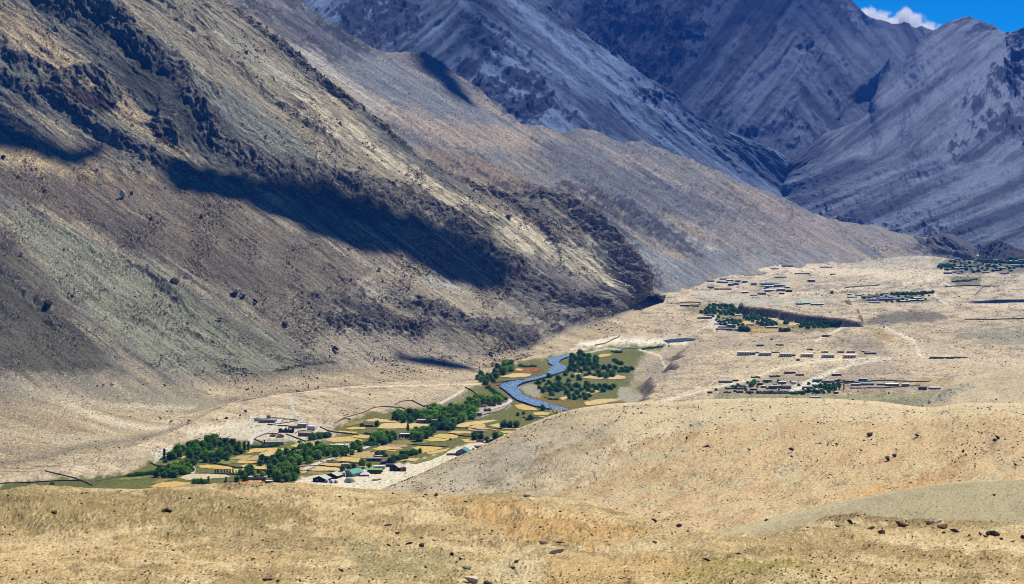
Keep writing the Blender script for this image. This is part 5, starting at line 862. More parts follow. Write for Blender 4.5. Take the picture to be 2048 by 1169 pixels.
FM = {'gold': simple_mat('ripe_barley', [0.50,0.36,0.12], 0.95, 0.12, 0.35, 0.1, 0.3), 'gold2': simple_mat('dry_barley', [0.52,0.40,0.19], 0.95, 0.14, 0.5, 0.1, 0.3), 'stub': simple_mat('cut_stubble', [0.38,0.29,0.13], 0.95, 0.2, 0.5, 0.1, 0.3),
      'green': simple_mat('green_crop', [0.17,0.18,0.045], 0.95, 0.2, 0.3, 0.1, 0.3), 'olive': simple_mat('olive_grass', [0.22,0.19,0.06], 0.95, 0.2, 0.3, 0.1, 0.3), 'rust': simple_mat('rust_crop', [0.22,0.10,0.03], 0.95, 0.25, 0.2, 0.1, 0.3),
      'pink': simple_mat('bare_plot', [0.33,0.24,0.15], 0.95, 0.15, 0.5, 0.1, 0.2), 'pale': simple_mat('pale_plot', [0.50,0.43,0.29], 0.95, 0.12, 0.5, 0.1, 0.2)}
def C2(p): return crop(300, 780, 5.567, p)
def C3(p): return crop(600, 780, 5.567, p)
def C4(p): return crop(780, 740, 5.567, p)
def C5(p): return crop(940, 660, 5.567, p)
def C6(p): return crop(1360, 560, 5.0825, p)
FIELDS = [('gold', C2([(1030,680),(1180,655),(1400,650),(1540,660),(1530,690),(1400,680),(1390,700),(1300,705),(1200,695),(1100,712)]), 'long ripe field right of the big left grove'), ('stub', C2([(900,770),(1000,735),(1210,735),(1205,790),(1040,785)]), 'stubble field left of the dark tree clump'),
 ('gold', C2([(960,815),(1000,788),(1200,800),(1190,815),(1080,825)]), 'narrow golden strip under the stubble field'), ('gold2', C2([(1230,690),(1390,690),(1380,740),(1300,745),(1220,735)]), 'pale golden field above the dark tree clump'),
 ('gold', C2([(540,850),(640,838),(800,850),(900,865),(930,890),(780,885),(560,870)]), 'golden field beside the short lane'), ('gold2', C2([(870,900),(940,885),(1060,880),(1050,920),(900,930)]), 'pale golden field above the sapling row'), ('gold', C2([(1100,880),(1140,845),(1280,840),(1300,860),(1290,890),(1180,885)]), 'golden field under the dark tree clump'),
 ('gold2', C2([(1000,855),(1060,835),(1130,845),(1080,870)]), 'small golden plot under the dark clump'), ('gold', C2([(350,770),(365,745),(460,730),(560,725),(570,740),(470,745),(440,775)]), 'golden plot under the big left grove'),
 ('gold', C2([(1430,880),(1500,872),(1480,915),(1440,915)]), 'small golden plot between two big trees'), ('gold', C2([(1590,880),(1700,880),(1750,905),(1700,925),(1630,945),(1600,930)]), 'golden plot right of the round green tree'),
 ('gold', C2([(1560,630),(1640,600),(1760,585),(1880,605),(1870,620),(1750,630),(1680,645)]), 'lens-shaped bright field by the upper hedge'), ('green', C2([(740,790),(900,770),(990,790),(960,815),(850,835),(760,820)]), 'green plot in front of the big left grove'),
 ('gold', C2([(0,1085),(100,1040),(300,1025),(460,1040),(420,1075),(200,1085),(50,1095)]), 'nearest ripe field at the plateau rim'), ('olive', C2([(0,1050),(120,990),(250,1000),(160,1030)]), 'olive grass beside the nearest ripe field'), ('pale', C2([(330,980),(420,945),(600,935),(840,950),(900,975),(700,990),(500,1010),(380,1000)]), 'pale bare plot below the left groves'),
 ('green', C2([(-350,985),(-200,975),(0,975),(0,990),(-160,1000),(-330,1010)]), 'dark green strip at the left end of the village'),
 ('gold', C3([(290,560),(400,535),(540,525),(690,560),(690,575),(540,580),(380,585),(300,575)]), 'golden field above the white and blue house'), ('gold', C3([(560,525),(640,500),(790,515),(780,540),(690,545)]), 'golden field left of the tree clump'),
 ('gold2', C3([(720,340),(850,322),(1050,345),(1080,362),(900,360),(760,358)]), 'uppermost golden field of the village'), ('gold2', C3([(860,430),(930,375),(1180,365),(1420,385),(1430,400),(1350,440),(1150,430),(1050,435)]), 'wide pale gold field dotted with sheaves'),
 ('gold', C3([(500,430),(600,415),(740,420),(720,440),(560,445)]), 'thin golden field near the upper left wall'), ('gold', C3([(400,465),(470,462),(640,475),(610,490),(480,480)]), 'narrow golden strip inside the upper left wall'), ('olive', C3([(480,400),(560,370),(640,348),(720,330),(700,370),(600,400),(540,412)]), 'olive meadow at the upper left corner'),
 ('gold', C3([(0,640),(60,595),(160,588),(215,605),(160,630),(40,650)]), 'bright field between the lower hedges'), ('gold', C3([(290,790),(380,755),(520,750),(670,762),(650,810),(480,805),(340,800)]), 'golden field just below the road'),
 ('gold', C3([(120,840),(200,805),(340,812),(460,825),(450,850),(300,850),(180,850)]), 'golden field under the road bend'), ('gold2', C3([(20,850),(150,855),(300,862),(440,868),(440,905),(250,905),(90,900),(0,880)]), 'field stacked with sheaves above the dark gables'), ('pink', C3([(0,845),(110,845),(190,880),(100,895),(0,880)]), 'bare pinkish plot at the left of the sheaf field'),
 ('gold', C3([(0,895),(80,905),(60,930),(0,940)]), 'small golden corner plot above the black tents'), ('olive', C3([(100,910),(280,912),(430,915),(420,935),(200,945),(80,940)]), 'olive meadow behind the black gables'),
 ('gold', C3([(800,665),(900,635),(1100,645),(1150,655),(1060,690),(900,680)]), 'golden field right of the road'), ('gold2', C3([(860,650),(900,632),(1040,640),(1000,650)]), 'paler strip at the top of the golden field right of the road'), ('stub', C3([(530,740),(640,700),(780,680),(870,690),(830,750),(720,765),(600,752)]), 'mottled stubble field in the middle'),
 ('green', C3([(960,580),(1100,558),(1380,560),(1500,580),(1350,600),(1200,610),(1040,605)]), 'green meadow beside the dark house'), ('pink', C3([(900,640),(960,610),(1180,612),(1220,630),(1100,650)]), 'pinkish plot above the golden field'), ('gold', C3([(1250,650),(1330,630),(1560,640),(1600,650),(1450,690),(1370,705),(1300,700),(1290,670)]), 'golden field around the lone round bush'),
 ('gold', C3([(1370,555),(1420,530),(1560,540),(1660,560),(1600,575),(1450,572)]), 'golden strip along the road bend'), ('gold', C3([(1480,530),(1560,505),(1740,508),(1760,530),(1600,540)]), 'golden field under the road'), ('gold', C3([(1640,480),(1720,460),(1900,470),(1900,490),(1740,490)]), 'golden strip above the dark bushes'),
 ('gold', C3([(1410,700),(1500,680),(1660,655),(1640,680),(1540,705),(1440,725)]), 'thin golden strip near the village edge'), ('gold2', C3([(1080,780),(1180,765),(1340,770),(1270,800),(1180,790),(1110,795)]), 'pale gold strip by the row of bushes'), ('green', C3([(1220,820),(1400,770),(1560,710),(1640,690),(1600,720),(1450,785),(1300,825)]), 'green verge along the foot of the sandy slope'),
 ('gold2', C4([(730,640),(780,600),(960,575),(1150,560),(1190,570),(1050,600),(900,620),(840,650)]), 'pale gold field below the upper road'), ('gold', C4([(1380,395),(1480,385),(1620,430),(1640,450),(1500,455),(1430,435)]), 'golden field on the river bank'), ('gold', C4([(1590,480),(1700,468),(1780,480),(1760,505),(1620,510)]), 'golden plot left of the river pasture'),
 ('gold2', C4([(1600,540),(1700,520),(1800,525),(1780,540)]), 'pale strip below the golden plot by the river'), ('gold', C4([(860,640),(1000,600),(1060,610),(1060,650),(1200,670),(1000,680),(880,670)]), 'golden field left of the two round trees'), ('gold2', C4([(1100,625),(1200,600),(1330,635),(1520,640),(1500,670),(1250,660)]), 'pale field in front of the two round trees'),
 ('gold', C4([(1220,690),(1400,680),(1460,690),(1380,715),(1260,705)]), 'golden strip at the foot of the sandy slope'), ('gold', C4([(600,760),(700,745),(760,760),(640,780)]), 'small golden plot below the road curve'), ('gold', C4([(800,780),(920,770),(1000,790),(960,815),(830,810)]), 'golden plot behind the dark bushes'),
 ('gold', C4([(480,745),(560,715),(740,725),(760,745),(640,755)]), 'golden field under the bridge-like wall'), ('olive', C4([(1770,460),(1840,440),(1960,480),(1860,520),(1800,500)]), 'olive pasture by the river bend'),
 ('gold2', C5([(340,525),(470,490),(560,485),(690,495),(660,520),(480,535)]), 'pale gold field on the left bank'), ('rust', C5([(560,445),(640,425),(780,430),(790,455),(700,485),(570,480)]), 'rust-red field on the left bank'), ('gold2', C5([(480,450),(530,432),(600,440),(560,460)]), 'small pale plot beside the rust-red field'), ('rust', C5([(190,600),(240,580),(360,590),(330,625),(220,630)]), 'small rust-red plot below the left bank trees'),
 ('gold', C5([(1390,300),(1480,270),(1590,270),(1540,295),(1430,315)]), 'bright gold plot on the island'), ('gold2', C5([(1230,535),(1320,510),(1450,530),(1600,505),(1720,520),(1730,545),(1600,555),(1400,550)]), 'long pale field across the island'), ('gold2', C5([(1160,490),(1230,480),(1220,520),(1180,515)]), 'small pale clearing on the island'),
 ('gold', C5([(1300,680),(1400,665),(1440,690),(1370,720),(1310,705)]), 'golden plot right of the lower grove'), ('gold2', C5([(1270,810),(1400,780),(1560,770),(1680,785),(1500,820),(1300,845)]), 'golden patch in the brown marsh'), ('gold2', C5([(1000,760),(1070,745),(1090,770),(1030,785)]), 'tiny pale clearing under the lower grove'),
 ('gold', C6([(620,435),(680,415),(760,460),(700,480),(650,470)]), 'golden plot of the terrace village'), ('stub', C6([(720,500),(850,495),(1000,505),(1010,530),(800,530),(720,520)]), 'stubble strip of the terrace village'), ('gold2', C6([(1090,450),(1200,440),(1240,455),(1120,470)]), 'pale plot under the dark terrace cliff')]
for i, (m, p, l) in enumerate(FIELDS): drape_poly('field', p, FM[m], 0.28 + (i % 5) * 0.012, l, 'structure', edge_wob=0.8)
drape_poly('flower_bed', [(478,968),(484,962),(518,961),(526,965),(520,967),(496,968)], simple_mat('orange_blooms', [0.55,0.22,0.07], 0.9, 0.35, 0.8), 0.6, 'orange flower bed in front of the grey farmhouse', None, cat='flower bed')
drape_poly('tarpaulin', [(490,973),(498,969),(512,967),(518,970),(508,974)], simple_mat('teal_sheet', [0.06,0.38,0.28], 0.6, 0.1, 0.6), 0.9, 'teal tarpaulin spread beside the orange flower bed', None, cat='tarpaulin')
WM = simple_mat('dry_stone_wall', [0.13,0.105,0.07], 0.95, 0.25, 0.7)
WP = simple_mat('pale_stone_wall', [0.36,0.33,0.29], 0.95, 0.2, 0.7)
WALLS = [([(0,968),(60,966),(110,963),(165,962)], WM, 'wall at the far left edge above the green strip'), ([(90,943),(120,950),(150,957),(172,966),(185,972)], WM, 'low wall crossing the pale ground at far left'), ([(185,965),(230,956),(280,950),(320,941),(345,936)], WM, 'long wall running up to the left grove'), ([(345,936),(310,932),(300,925)], WM, 'short wall at the grove corner'),
 ([(320,919),(350,918),(372,922)], WM, 'dark wall below the two poplars'), ([(385,925),(430,928),(470,936),(530,942),(545,944)], WM, 'wall between the golden strips'), ([(396,948),(450,949),(480,950)], WM, 'wall behind the pale bare plot'), ([(500,917),(520,907),(535,903)], WM, 'wall under the long ripe field'), ([(507,928),(560,925),(598,920),(640,912)], WM, 'wall along the dark clump'),
 ([(508,880),(515,875),(535,868),(548,868),(566,872)], WM, 'compound wall of the upper stone enclosure'), ([(508,880),(522,884),(530,891)], WM, 'front wall of the upper stone enclosure'), ([(572,869),(590,876),(612,884)], WM, 'wall stepping down beside the lane'), ([(542,836),(560,837),(580,840),(596,842)], WP, 'back wall of the long grey shed'), ([(596,842),(575,846),(548,850)], WM, 'right wall of the long shed yard'), ([(535,850),(560,853),(578,853)], WM, 'lower wall of the long shed yard'),
 ([(590,868),(600,862),(612,862)], WM, 'wall behind the small brown house'), ([(640,855),(655,862),(670,866),(700,868),(718,872)], WM, 'wall along the upper left fields'), ([(668,848),(690,838),(702,840)], WM, 'wall climbing from the white compound'), ([(675,845),(690,836),(715,830),(733,824),(745,817),(765,814),(785,816),(800,815),(812,820)], WM, 'canal wall curving over the stony plain'), ([(790,810),(805,803),(823,802),(835,808),(850,815)], WM, 'upper canal wall arching above the main grove'),
 ([(930,775),(945,783),(960,795)], WM, 'dark wall slanting down to the river grove'), ([(846,813),(862,812),(872,806)], WM, 'bridge-like wall at the lane end'), ([(640,925),(672,928),(700,925)], WM, 'wall below the road'), ([(650,922),(690,925),(720,928)], WM, 'field wall parallel to the road'), ([(600,935),(640,932),(690,938)], WM, 'wall above the sheaf field'), ([(600,942),(640,944),(678,945)], WM, 'wall below the sheaf field'),
 ([(610,943),(650,926),(700,911),(765,888),(820,877)], WM, 'dark roadside wall along the gravel road'), ([(823,890),(860,893),(895,895)], WM, 'wall across the middle fields'), ([(898,868),(915,872),(930,874),(945,874)], WM, 'wall by the bushes in the middle fields'), ([(740,905),(760,903),(800,900)], WM, 'short wall above the red-brown sheds'), ([(920,845),(960,832),(1000,824),(1018,812)], WM, 'dark wall under the upper road'), ([(912,857),(940,857),(965,862),(1000,858),(1050,856)], WM, 'wall in front of the two round trees'),
 ([(1060,850),(1090,835),(1120,837)], WM, 'wall by the riverside hut'), ([(1045,836),(1075,838),(1095,835)], WM, 'wall near the river pasture'), ([(1098,815),(1108,828),(1115,835)], WM, 'low wall down to the river'), ([(1240,672),(1236,676),(1210,688),(1190,692)], WM, 'embankment wall on the white gravel bar'), ([(1352,608),(1375,605),(1400,606),(1402,611),(1370,613)], WM, 'long enclosure wall at the foot of the middle ridge'), ([(1690,768),(1760,762),(1850,765),(1862,763)], WM, 'long wall behind the plain village'), ([(1700,778),(1770,777),(1840,772)], WM, 'long wall in front of the plain village'),
 ([(1520,788),(1560,788),(1600,786)], WM, 'front wall of the plain village'), ([(1860,716),(1900,717),(1935,716)], WM, 'hedge wall on the right plain'), ([(1950,592),(1962,580),(1970,572)], WM, 'dark slanting wall on the far right plain'), ([(1690,577),(1720,574),(1760,571)], WM, 'low bank wall on the far terrace'), ([(1930,640),(1990,640),(2048,638)], WM, 'long dark wall on the right plain'), ([(1500,707),(1560,706)], WM, 'low wall behind the barracks'), ([(1890,575),(1930,572),(1990,574)], WM, 'wall by the far green')]
for pts, m, l in WALLS:
    Ym = on_floor(*pts[0])[1]; s = Ym / 1500; ribbon('stone_wall', pts, 0.55 * s, m, 0, l if 'wall' in l else l + ' wall', None, 0.85 * s, cat='wall', dense=2.5 * s)
# ================================================================== trees
def leaf_mat(name, c):
    m = bpy.data.materials.new(name); m.use_nodes = True; t = m.node_tree; n = t.nodes; b = n['Principled BSDF']; b.inputs['Roughness'].default_value = 0.75; b.inputs['Specular IOR Level'].default_value = 0.2
    oi = n.new('ShaderNodeObjectInfo'); tc = n.new('ShaderNodeTexCoord'); no = n.new('ShaderNodeTexNoise'); no.inputs['Scale'].default_value = 3.5; no.inputs['Detail'].default_value = 3; t.links.new(tc.outputs['Object'], no.inputs['Vector'])
    ad = n.new('ShaderNodeMath'); ad.operation = 'MULTIPLY_ADD'; ad.inputs[1].default_value = 0.6; t.links.new(oi.outputs['Random'], ad.inputs[0]); t.links.new(no.outputs['Fac'], ad.inputs[2])
    cr = n.new('ShaderNodeValToRGB'); c = np.array(c) * 1.15; cr.color_ramp.elements[0].position = 0.4; cr.color_ramp.elements[0].color = (*(c * 0.45), 1); cr.color_ramp.elements[1].position = 1.0; cr.color_ramp.elements[1].color = (*(c * [2.2, 1.9, 1.0]), 1)
    t.links.new(ad.outputs[0], cr.inputs[0]); t.links.new(cr.outputs[0], b.inputs['Base Color'])
    tr = n.new('ShaderNodeBsdfTranslucent'); mx = n.new('ShaderNodeMixShader'); mx.inputs[0].default_value = 0.38; t.links.new(cr.outputs[0], tr.inputs[0]); t.links.new(b.outputs[0], mx.inputs[1]); t.links.new(tr.outputs[0], mx.inputs[2]); t.links.new(mx.outputs[0], n['Material Output'].inputs[0]); return m
LEAF = {'d': leaf_mat('willow_leaves', [0.045, 0.13, 0.012]), 'm': leaf_mat('green_leaves', [0.085, 0.20, 0.014]), 'y': leaf_mat('yellowing_leaves', [0.26, 0.25, 0.03]), 'p': leaf_mat('poplar_leaves', [0.045, 0.12, 0.018]), 't': leaf_mat('dark_teal_leaves', [0.03, 0.10, 0.035])}
BARK = simple_mat('bark', [0.11, 0.085, 0.06], 0.95, 0.2, 4.0)
def crown_mesh(kind, mk, seed, leaves=430):
    """unit crown: 1 high, about as wide as the tree kind asks; lobes with leaf clumps over them"""
    r = np.random.default_rng(seed); V, Fc = [], []; off = 0
    if kind == 'round': wide, lobes, z0, z1 = 0.50, 13, 0.10, 0.86
    elif kind == 'poplar': wide, lobes, z0, z1 = 0.15, 9, 0.12, 0.94
    else: wide, lobes, z0, z1 = 0.62, 9, 0.05, 0.62
    C = []
    for i in range(lobes):
        t = (i + 0.5) / lobes; z = z0 + (z1 - z0) * t; prof = math.sin(math.pi * min(0.97, 0.22 + 0.72 * t)) if kind != 'poplar' else (1.0 - 0.75 * t); a = i * 2.4 + r.uniform(-.5, .5); d = wide * prof * r.uniform(0.35, 0.72)
        rad = (0.24 if kind == 'round' else 0.12 if kind == 'poplar' else 0.24) * r.uniform(0.75, 1.2) * (0.6 + 0.4 * prof); C.append((math.cos(a) * d, math.sin(a) * d, z, rad))
    for cx, cy, cz, rad in C:
        v = ICO1[0] * (rad * 0.66) * (1 + 0.25 * r.normal(size=(12, 1))) + [cx, cy, cz]; V.append(v); Fc.append(ICO1[1] + off); off += 12
    q = np.array(C)[r.integers(0, lobes, leaves)]; n = r.normal(size=(leaves, 3)); n /= np.linalg.norm(n, axis=1, keepdims=True); p = q[:, :3] + n * (q[:, 3:4] * r.uniform(0.75, 1.25, (leaves, 1)))
    s = (0.052 if kind != 'poplar' else 0.035) * r.uniform(0.7, 1.5, (leaves, 1)); m = n + 0.9 * r.normal(size=n.shape); m /= np.linalg.norm(m, axis=1, keepdims=True); u = np.cross(m, r.normal(size=n.shape)); u /= np.linalg.norm(u, axis=1, keepdims=True); w = np.cross(m, u)
    v = np.stack([p - u * s, p + w * s * 0.8, p + u * s, p - w * s * 0.8], 1).reshape(-1, 3); i = np.arange(leaves)[:, None] * 4 + off
    V.append(v); Fc.append(np.concatenate([i + [[0, 1, 2]], i + [[0, 2, 3]]])); v = np.concatenate(V); v[:, 2] = np.maximum(v[:, 2], 0.02)
    return raw_mesh('crown', v, np.concatenate(Fc), LEAF[mk])
def trunk_mesh(kind):
    K = 6; ring = []; hs = [(0, .045), (.12, .032), (.3, .026), (.55, .014)] if kind != 'poplar' else [(0, .03), (.2, .022), (.5, .015), (.85, .006)]
    V, Fc = [], []
    def tube(path):
        o = len(V)
        for (x, y, z), r in path:
            for k in range(K): V.append((x + r * math.cos(k * 6.283 / K), y + r * math.sin(k * 6.283 / K), z))
        for j in range(len(path) - 1):
            for k in range(K): Fc.append((o + j * K + k, o + j * K + (k + 1) % K, o + (j + 1) * K + (k + 1) % K, o + (j + 1) * K + k))
    tube([((0.01 * math.sin(z * 9), 0, z - (0.03 if z == 0 else 0)), r) for z, r in hs])
    if kind != 'poplar':
        for a in (0.4, 2.3, 4.4): tube([((0, 0, .2), .018), ((.12 * math.cos(a), .12 * math.sin(a), .36), .013), ((.24 * math.cos(a), .24 * math.sin(a), .58), .006)])
    return raw_mesh('trunk', V, Fc, BARK)
TRK = {k: trunk_mesh(k) for k in ('round', 'poplar', 'bush')}; CRN = {}
def crown(kind, mk, var):
    k = (kind, mk, var)
    if k not in CRN: CRN[k] = crown_mesh(kind, mk, 31 + var * 7 + hash_s(kind + mk))
    return CRN[k]
def hash_s(s): return sum((i + 3) * ord(c) for i, c in enumerate(s)) % 997
def TJ(poly, n, h, kind, mk, key, desc, jit=0.25):
    """n tree feet inside an outline of the photograph, spread evenly"""
    a = np.array(poly, float); r = np.random.default_rng(hash_s(key)); out = []; lo, hi = a.min(0), a.max(0); c = []
    while len(c) < 600:
        q = lo + (hi - lo) * r.random(2)
        if in_poly(np.array([q[0]]), np.array([q[1]]), poly)[0]: c.append(q)
    c = np.array(c); sel = [c[0]]
    for _ in range(n - 1):
        d = np.min([np.hypot(c[:, 0] - s[0], 1.8 * (c[:, 1] - s[1])) for s in sel], axis=0); sel.append(c[np.argmax(d)])
    return [(s[0], s[1], h * r.uniform(1 - jit, 1 + jit), kind, mk if r.random() > 0.22 else {'d': 'm', 'm': 'd', 'y': 'm', 'p': 'p', 't': 'd'}[mk], key, desc) for s in sel]
def TR(pts, n, h, kind, mk, key, desc):
    r = np.random.default_rng(hash_s(key) + 1); P = np.array(pts, float); L = np.concatenate([[0], np.cumsum(np.hypot(*np.diff(P, axis=0).T))]); t = (np.arange(n) + 0.5) / n * L[-1]
    return [(np.interp(x, L, P[:, 0]) + r.uniform(-1, 1), np.interp(x, L, P[:, 1]) + r.uniform(-.6, .6), h * r.uniform(0.8, 1.2), kind, mk, key, desc) for x in t]
T = []
T += TJ([(342,920),(352,906),(380,893),(415,888),(432,884),(470,896),(478,908),(450,920),(400,916),(365,919)], 30, 17, 'round', 'd', 'g1', 'the big grove at the left end of the village')
T += TJ([(385,922),(415,916),(440,918),(455,922),(430,926),(400,925)], 8, 12, 'round', 'd', 'g1b', 'the low front edge of the big left grove')
T += [(329,918,22,'poplar','p','s','tall pointed poplar alone left of the big left grove'),(336,919,15,'poplar','p','s','shorter poplar right beside the lone left poplar'),(331,925,10,'bush','d','s','low bush at the foot of the lone left poplar'),(356,916,14,'poplar','p','s','thin poplar at the left tip of the big grove'),(342,918,9,'poplar','p','s','tiny poplar between the lone poplar and the grove'),
      (478,905,24,'poplar','p','s','tallest of three poplars at the right end of the big grove'),(489,903,22,'poplar','p','s','middle one of three poplars at the right end of the big grove'),(497,903,22,'poplar','d','s','right one of three poplars at the right end of the big grove'),(482,908,13,'round','m','s','round pale green tree below the three poplars'),(472,910,10,'bush','d','s','bush left below the three poplars'),
      (529,891,12,'poplar','p','s','dark small poplar by the walled compounds'),(599,886,7,'bush','d','s','small dark bush beside the stepped wall'),(637,902,22,'round','d','s','tall dark tree behind the white and blue house'),(417,967,15,'poplar','d','s','slim dark tree on the pale ground below the groves'),(452,966,13,'poplar','d','s','slim dark tree left of the grey farmhouse'),(541,952,26,'round','d','s','tallest dark tree above the grey farmhouse'),
      (816,864,18,'poplar','m','s','single poplar in the pale field by the dark house'),(754,853,13,'round','d','s','round dark tree in the wide upper field'),(724,853,10,'bush','t','s','bush left of the small brown hut'),(808,846,14,'round','t','s','round tree in front of the left end of the main grove'),(1008,855,17,'round','d','s','left one of the two big round trees'),(1033,856,16,'round','m','s','right one of the two big round trees'),(1020,856,15,'round','d','s','round tree filling the gap between the two big round trees'),
      (840,906,10,'round','d','s','single round bush in the golden field'),(1036,832,8,'round','d','s','small round bush above the two big round trees'),(1047,829,7,'round','d','s','smallest bush above the two big round trees'),(1061,840,12,'round','d','s','dark tree right of the two big round trees'),(1085,821,13,'round','d','s','dark tree standing at the river edge'),(1113,836,14,'poplar','p','s','poplar by the river pasture'),(1105,834,8,'bush','d','s','bush left of the pasture poplar'),(1070,850,8,'bush','m','s','bush left of the riverside hut'),
      (104,970,9,'bush','d','s','lone dark bush on the plateau rim at far left'),(950,880,17,'round','t','s','leftmost of the blue-green trees at the foot of the sandy slope'),(962,880,14,'round','t','s','second blue-green tree at the foot of the sandy slope'),(974,885,13,'round','t','s','third blue-green tree at the foot of the sandy slope'),(984,889,12,'round','t','s','lowest tree of the clump at the foot of the sandy slope'),(991,884,22,'round','d','s','tallest tree of the clump at the foot of the sandy slope'),(1003,880,13,'round','m','s','rightmost tree of the clump at the foot of the sandy slope'),
      (725,932,15,'round','p','s','dark tree above the teal roof'),(739,937,14,'round','m','s','round green tree between teal roof and white roof'),(780,929,15,'round','t','s','blue-green tree left of the dark gabled house'),(787,925,9,'bush','d','s','bush behind the dark gabled house'),(686,942,13,'round','d','s','dark tree left of the teal roof'),(698,941,11,'round','t','s','blue-green tree touching the teal roof on its left'),(708,936,12,'round','d','s','dark tree behind the teal roof'),(809,925,5,'bush','d','s','low bush on the golden strip'),(901,881,5,'round','d','s','tiny round bush on the green meadow'),
      (1664,588,7,'round','t','s','lone dark tree on the far terrace'),(1778,788,4,'round','d','s','tiny bush on the green in front of the plain village'),(1716,784,3,'round','d','s','tiniest bush on the green of the plain'),(1768,656,4,'round','d','s','lone dark bush where the plain tracks meet'),(1360,671,4,'bush','d','s','bush on the terrace rim by the pool'),(1012,800,9,'bush','m','s','bush on the left river bank'),(1150,713,5,'bush','m','s','bush at the upper river bend')]
T += TR([(502,896),(530,896),(558,893)], 8, 8, 'bush', 'd', 'g2', 'the low dark hedge below the walled compounds')
T += TR([(618,881),(640,877),(660,874)], 8, 13, 'round', 'm', 'g3', 'the straight row at the top of the lower fields')
T += TJ([(519,932),(524,922),(545,918),(552,930),(535,933)], 6, 15, 'round', 't', 'g4', 'the dark clump in the middle of the golden fields')
T += TJ([(548,930),(552,915),(575,905),(610,902),(645,900),(650,912),(620,926),(580,931)], 24, 17, 'round', 'm', 'g4b', 'the long green grove around the hidden farmhouse')
T += TJ([(655,912),(662,902),(690,900),(716,896),(721,905),(700,913),(670,915)], 13, 15, 'round', 'm', 'g5', 'the grove in front of the white and blue house')
T += TJ([(312,956),(316,944),(340,938),(348,950),(330,957)], 9, 15, 'round', 't', 'g6', 'the front grove left of the short lane')
T += TJ([(348,955),(352,942),(372,932),(386,932),(386,944),(365,953)], 10, 17, 'round', 'm', 'g6b', 'the taller half of the front grove by the short lane')
T += TR([(386,970),(400,971),(412,968)], 4, 12, 'round', 'm', 'g7', 'the small clump on the nearest ripe field')
T += TR([(428,947),(450,946),(475,947)], 8, 8, 'poplar', 'y', 'g9', 'the sapling row on the pale plot')
T += TR([(255,955),(285,951),(308,948)], 7, 9, 'bush', 'y', 'g9b', 'the thin scrub row left of the front grove')
T += TJ([(474,963),(480,950),(500,945),(520,950),(525,960),(500,963)], 10, 15, 'round', 'd', 'g8', 'the clump left of the grey farmhouse')
T += TJ([(552,963),(556,945),(575,938),(590,942),(596,957),(580,964)], 11, 20, 'round', 'm', 'g8b', 'the bright green clump right of the grey farmhouse')
T += TJ([(744,890),(748,876),(765,872),(785,873),(787,882),(770,890)], 11, 17, 'round', 'd', 'g10', 'the dense clump left of the dark house')
T += TR([(731,890),(742,893),(755,892)], 5, 9, 'bush', 'y', 'g10b', 'the yellow-green shrubs by the road')
T += TR([(728,869),(744,870)], 3, 6, 'bush', 't', 'g10c', 'the low bushes behind the dense clump')
T += TJ([(824,879),(828,868),(845,864),(856,868),(854,880),(840,884)], 8, 18, 'round', 'm', 'g11', 'the clump right of the dark house')
T += TR([(856,874),(864,868),(868,860)], 4, 16, 'round', 't', 'g11b', 'the dark trees between the clump and the road')
T += TJ([(790,842),(793,832),(815,828),(838,834),(846,842),(822,847)], 13, 17, 'round', 'd', 'g13', 'the dark left end of the main grove')
T += TJ([(845,842),(850,828),(880,820),(905,822),(935,820),(953,822),(952,834),(928,846),(905,850),(870,848)], 38, 17, 'round', 'm', 'g13b', 'the main grove in the middle of the village')
T += TR([(875,858),(885,860),(893,852)], 5, 15, 'round', 't', 'g13c', 'the dark front trees of the main grove')
T += TR([(895,861),(908,859)], 3, 13, 'round', 't', 'g13d', 'the three dark trees at the road bend')
T += TR([(938,838),(945,836),(950,834)], 4, 20, 'poplar', 'p', 'g15', 'the poplars at the right end of the main grove')
T += TJ([(933,815),(938,805),(960,801),(982,804),(1003,800),(1004,806),(970,811),(950,816)], 17, 14, 'round', 'm', 'g14', 'the grove on the rise above the river')
T += TR([(800,911),(815,912),(832,909)], 8, 11, 'round', 'd', 'g19', 'the bush row in the middle golden fields')
T += TR([(785,920),(798,920),(812,918)], 7, 11, 'round', 'd', 'g19b', 'the bush row above the dark gabled house')
T += TR([(752,913),(762,910),(768,910)], 4, 9, 'round', 'd', 'g19c', 'the bushes by the red-brown sheds')
T += TJ([(988,748),(992,738),(1008,732),(1023,732),(1022,745),(1005,750)], 10, 12, 'round', 'm', 'r1', 'the left bank grove nearest the mountain foot')
T += TJ([(953,758),(960,750),(975,751),(992,756),(985,765),(970,770)], 10, 11, 'round', 'm', 'r2', 'the left bank scrub above the backwater')
T += TR([(976,776),(988,786),(1000,793)], 6, 8, 'bush', 'y', 'r3', 'the shrubs along the outer river bend')
T += TR([(1037,733),(1055,735),(1073,734)], 6, 6, 'bush', 'd', 'r4', 'the dark shrubs on the upper left bank')
T += TJ(C5([(1110,350),(1130,300),(1200,270),(1300,290),(1380,320),(1420,360),(1400,410),(1560,420),(1620,445),(1600,480),(1450,500),(1280,500),(1180,490),(1080,460),(1130,400)]), 30, 10, 'round', 'm', 'i1', 'the upper grove on the river island')
T += TJ(C5([(1450,530),(1580,500),(1590,540),(1470,545)]), 5, 10, 'round', 't', 'i1b', 'the lower tip of the upper island grove')
T += TJ(C5([(1690,470),(1700,440),(1800,440),(1815,465),(1760,475)]), 6, 9, 'round', 'm', 'i1c', 'the small grove under the eroded bank')
T += TJ(C5([(740,600),(900,520),(1000,530),(1080,500),(1220,560),(1060,600),(1000,625),(800,620)]), 10, 9, 'round', 'm', 'i2', 'the upper row of the lower island grove')
T += TJ(C5([(1120,340),(1400,330),(1500,440),(1150,450)]), 10, 9, 'round', 'd', 'i1e', 'the middle of the upper island grove')
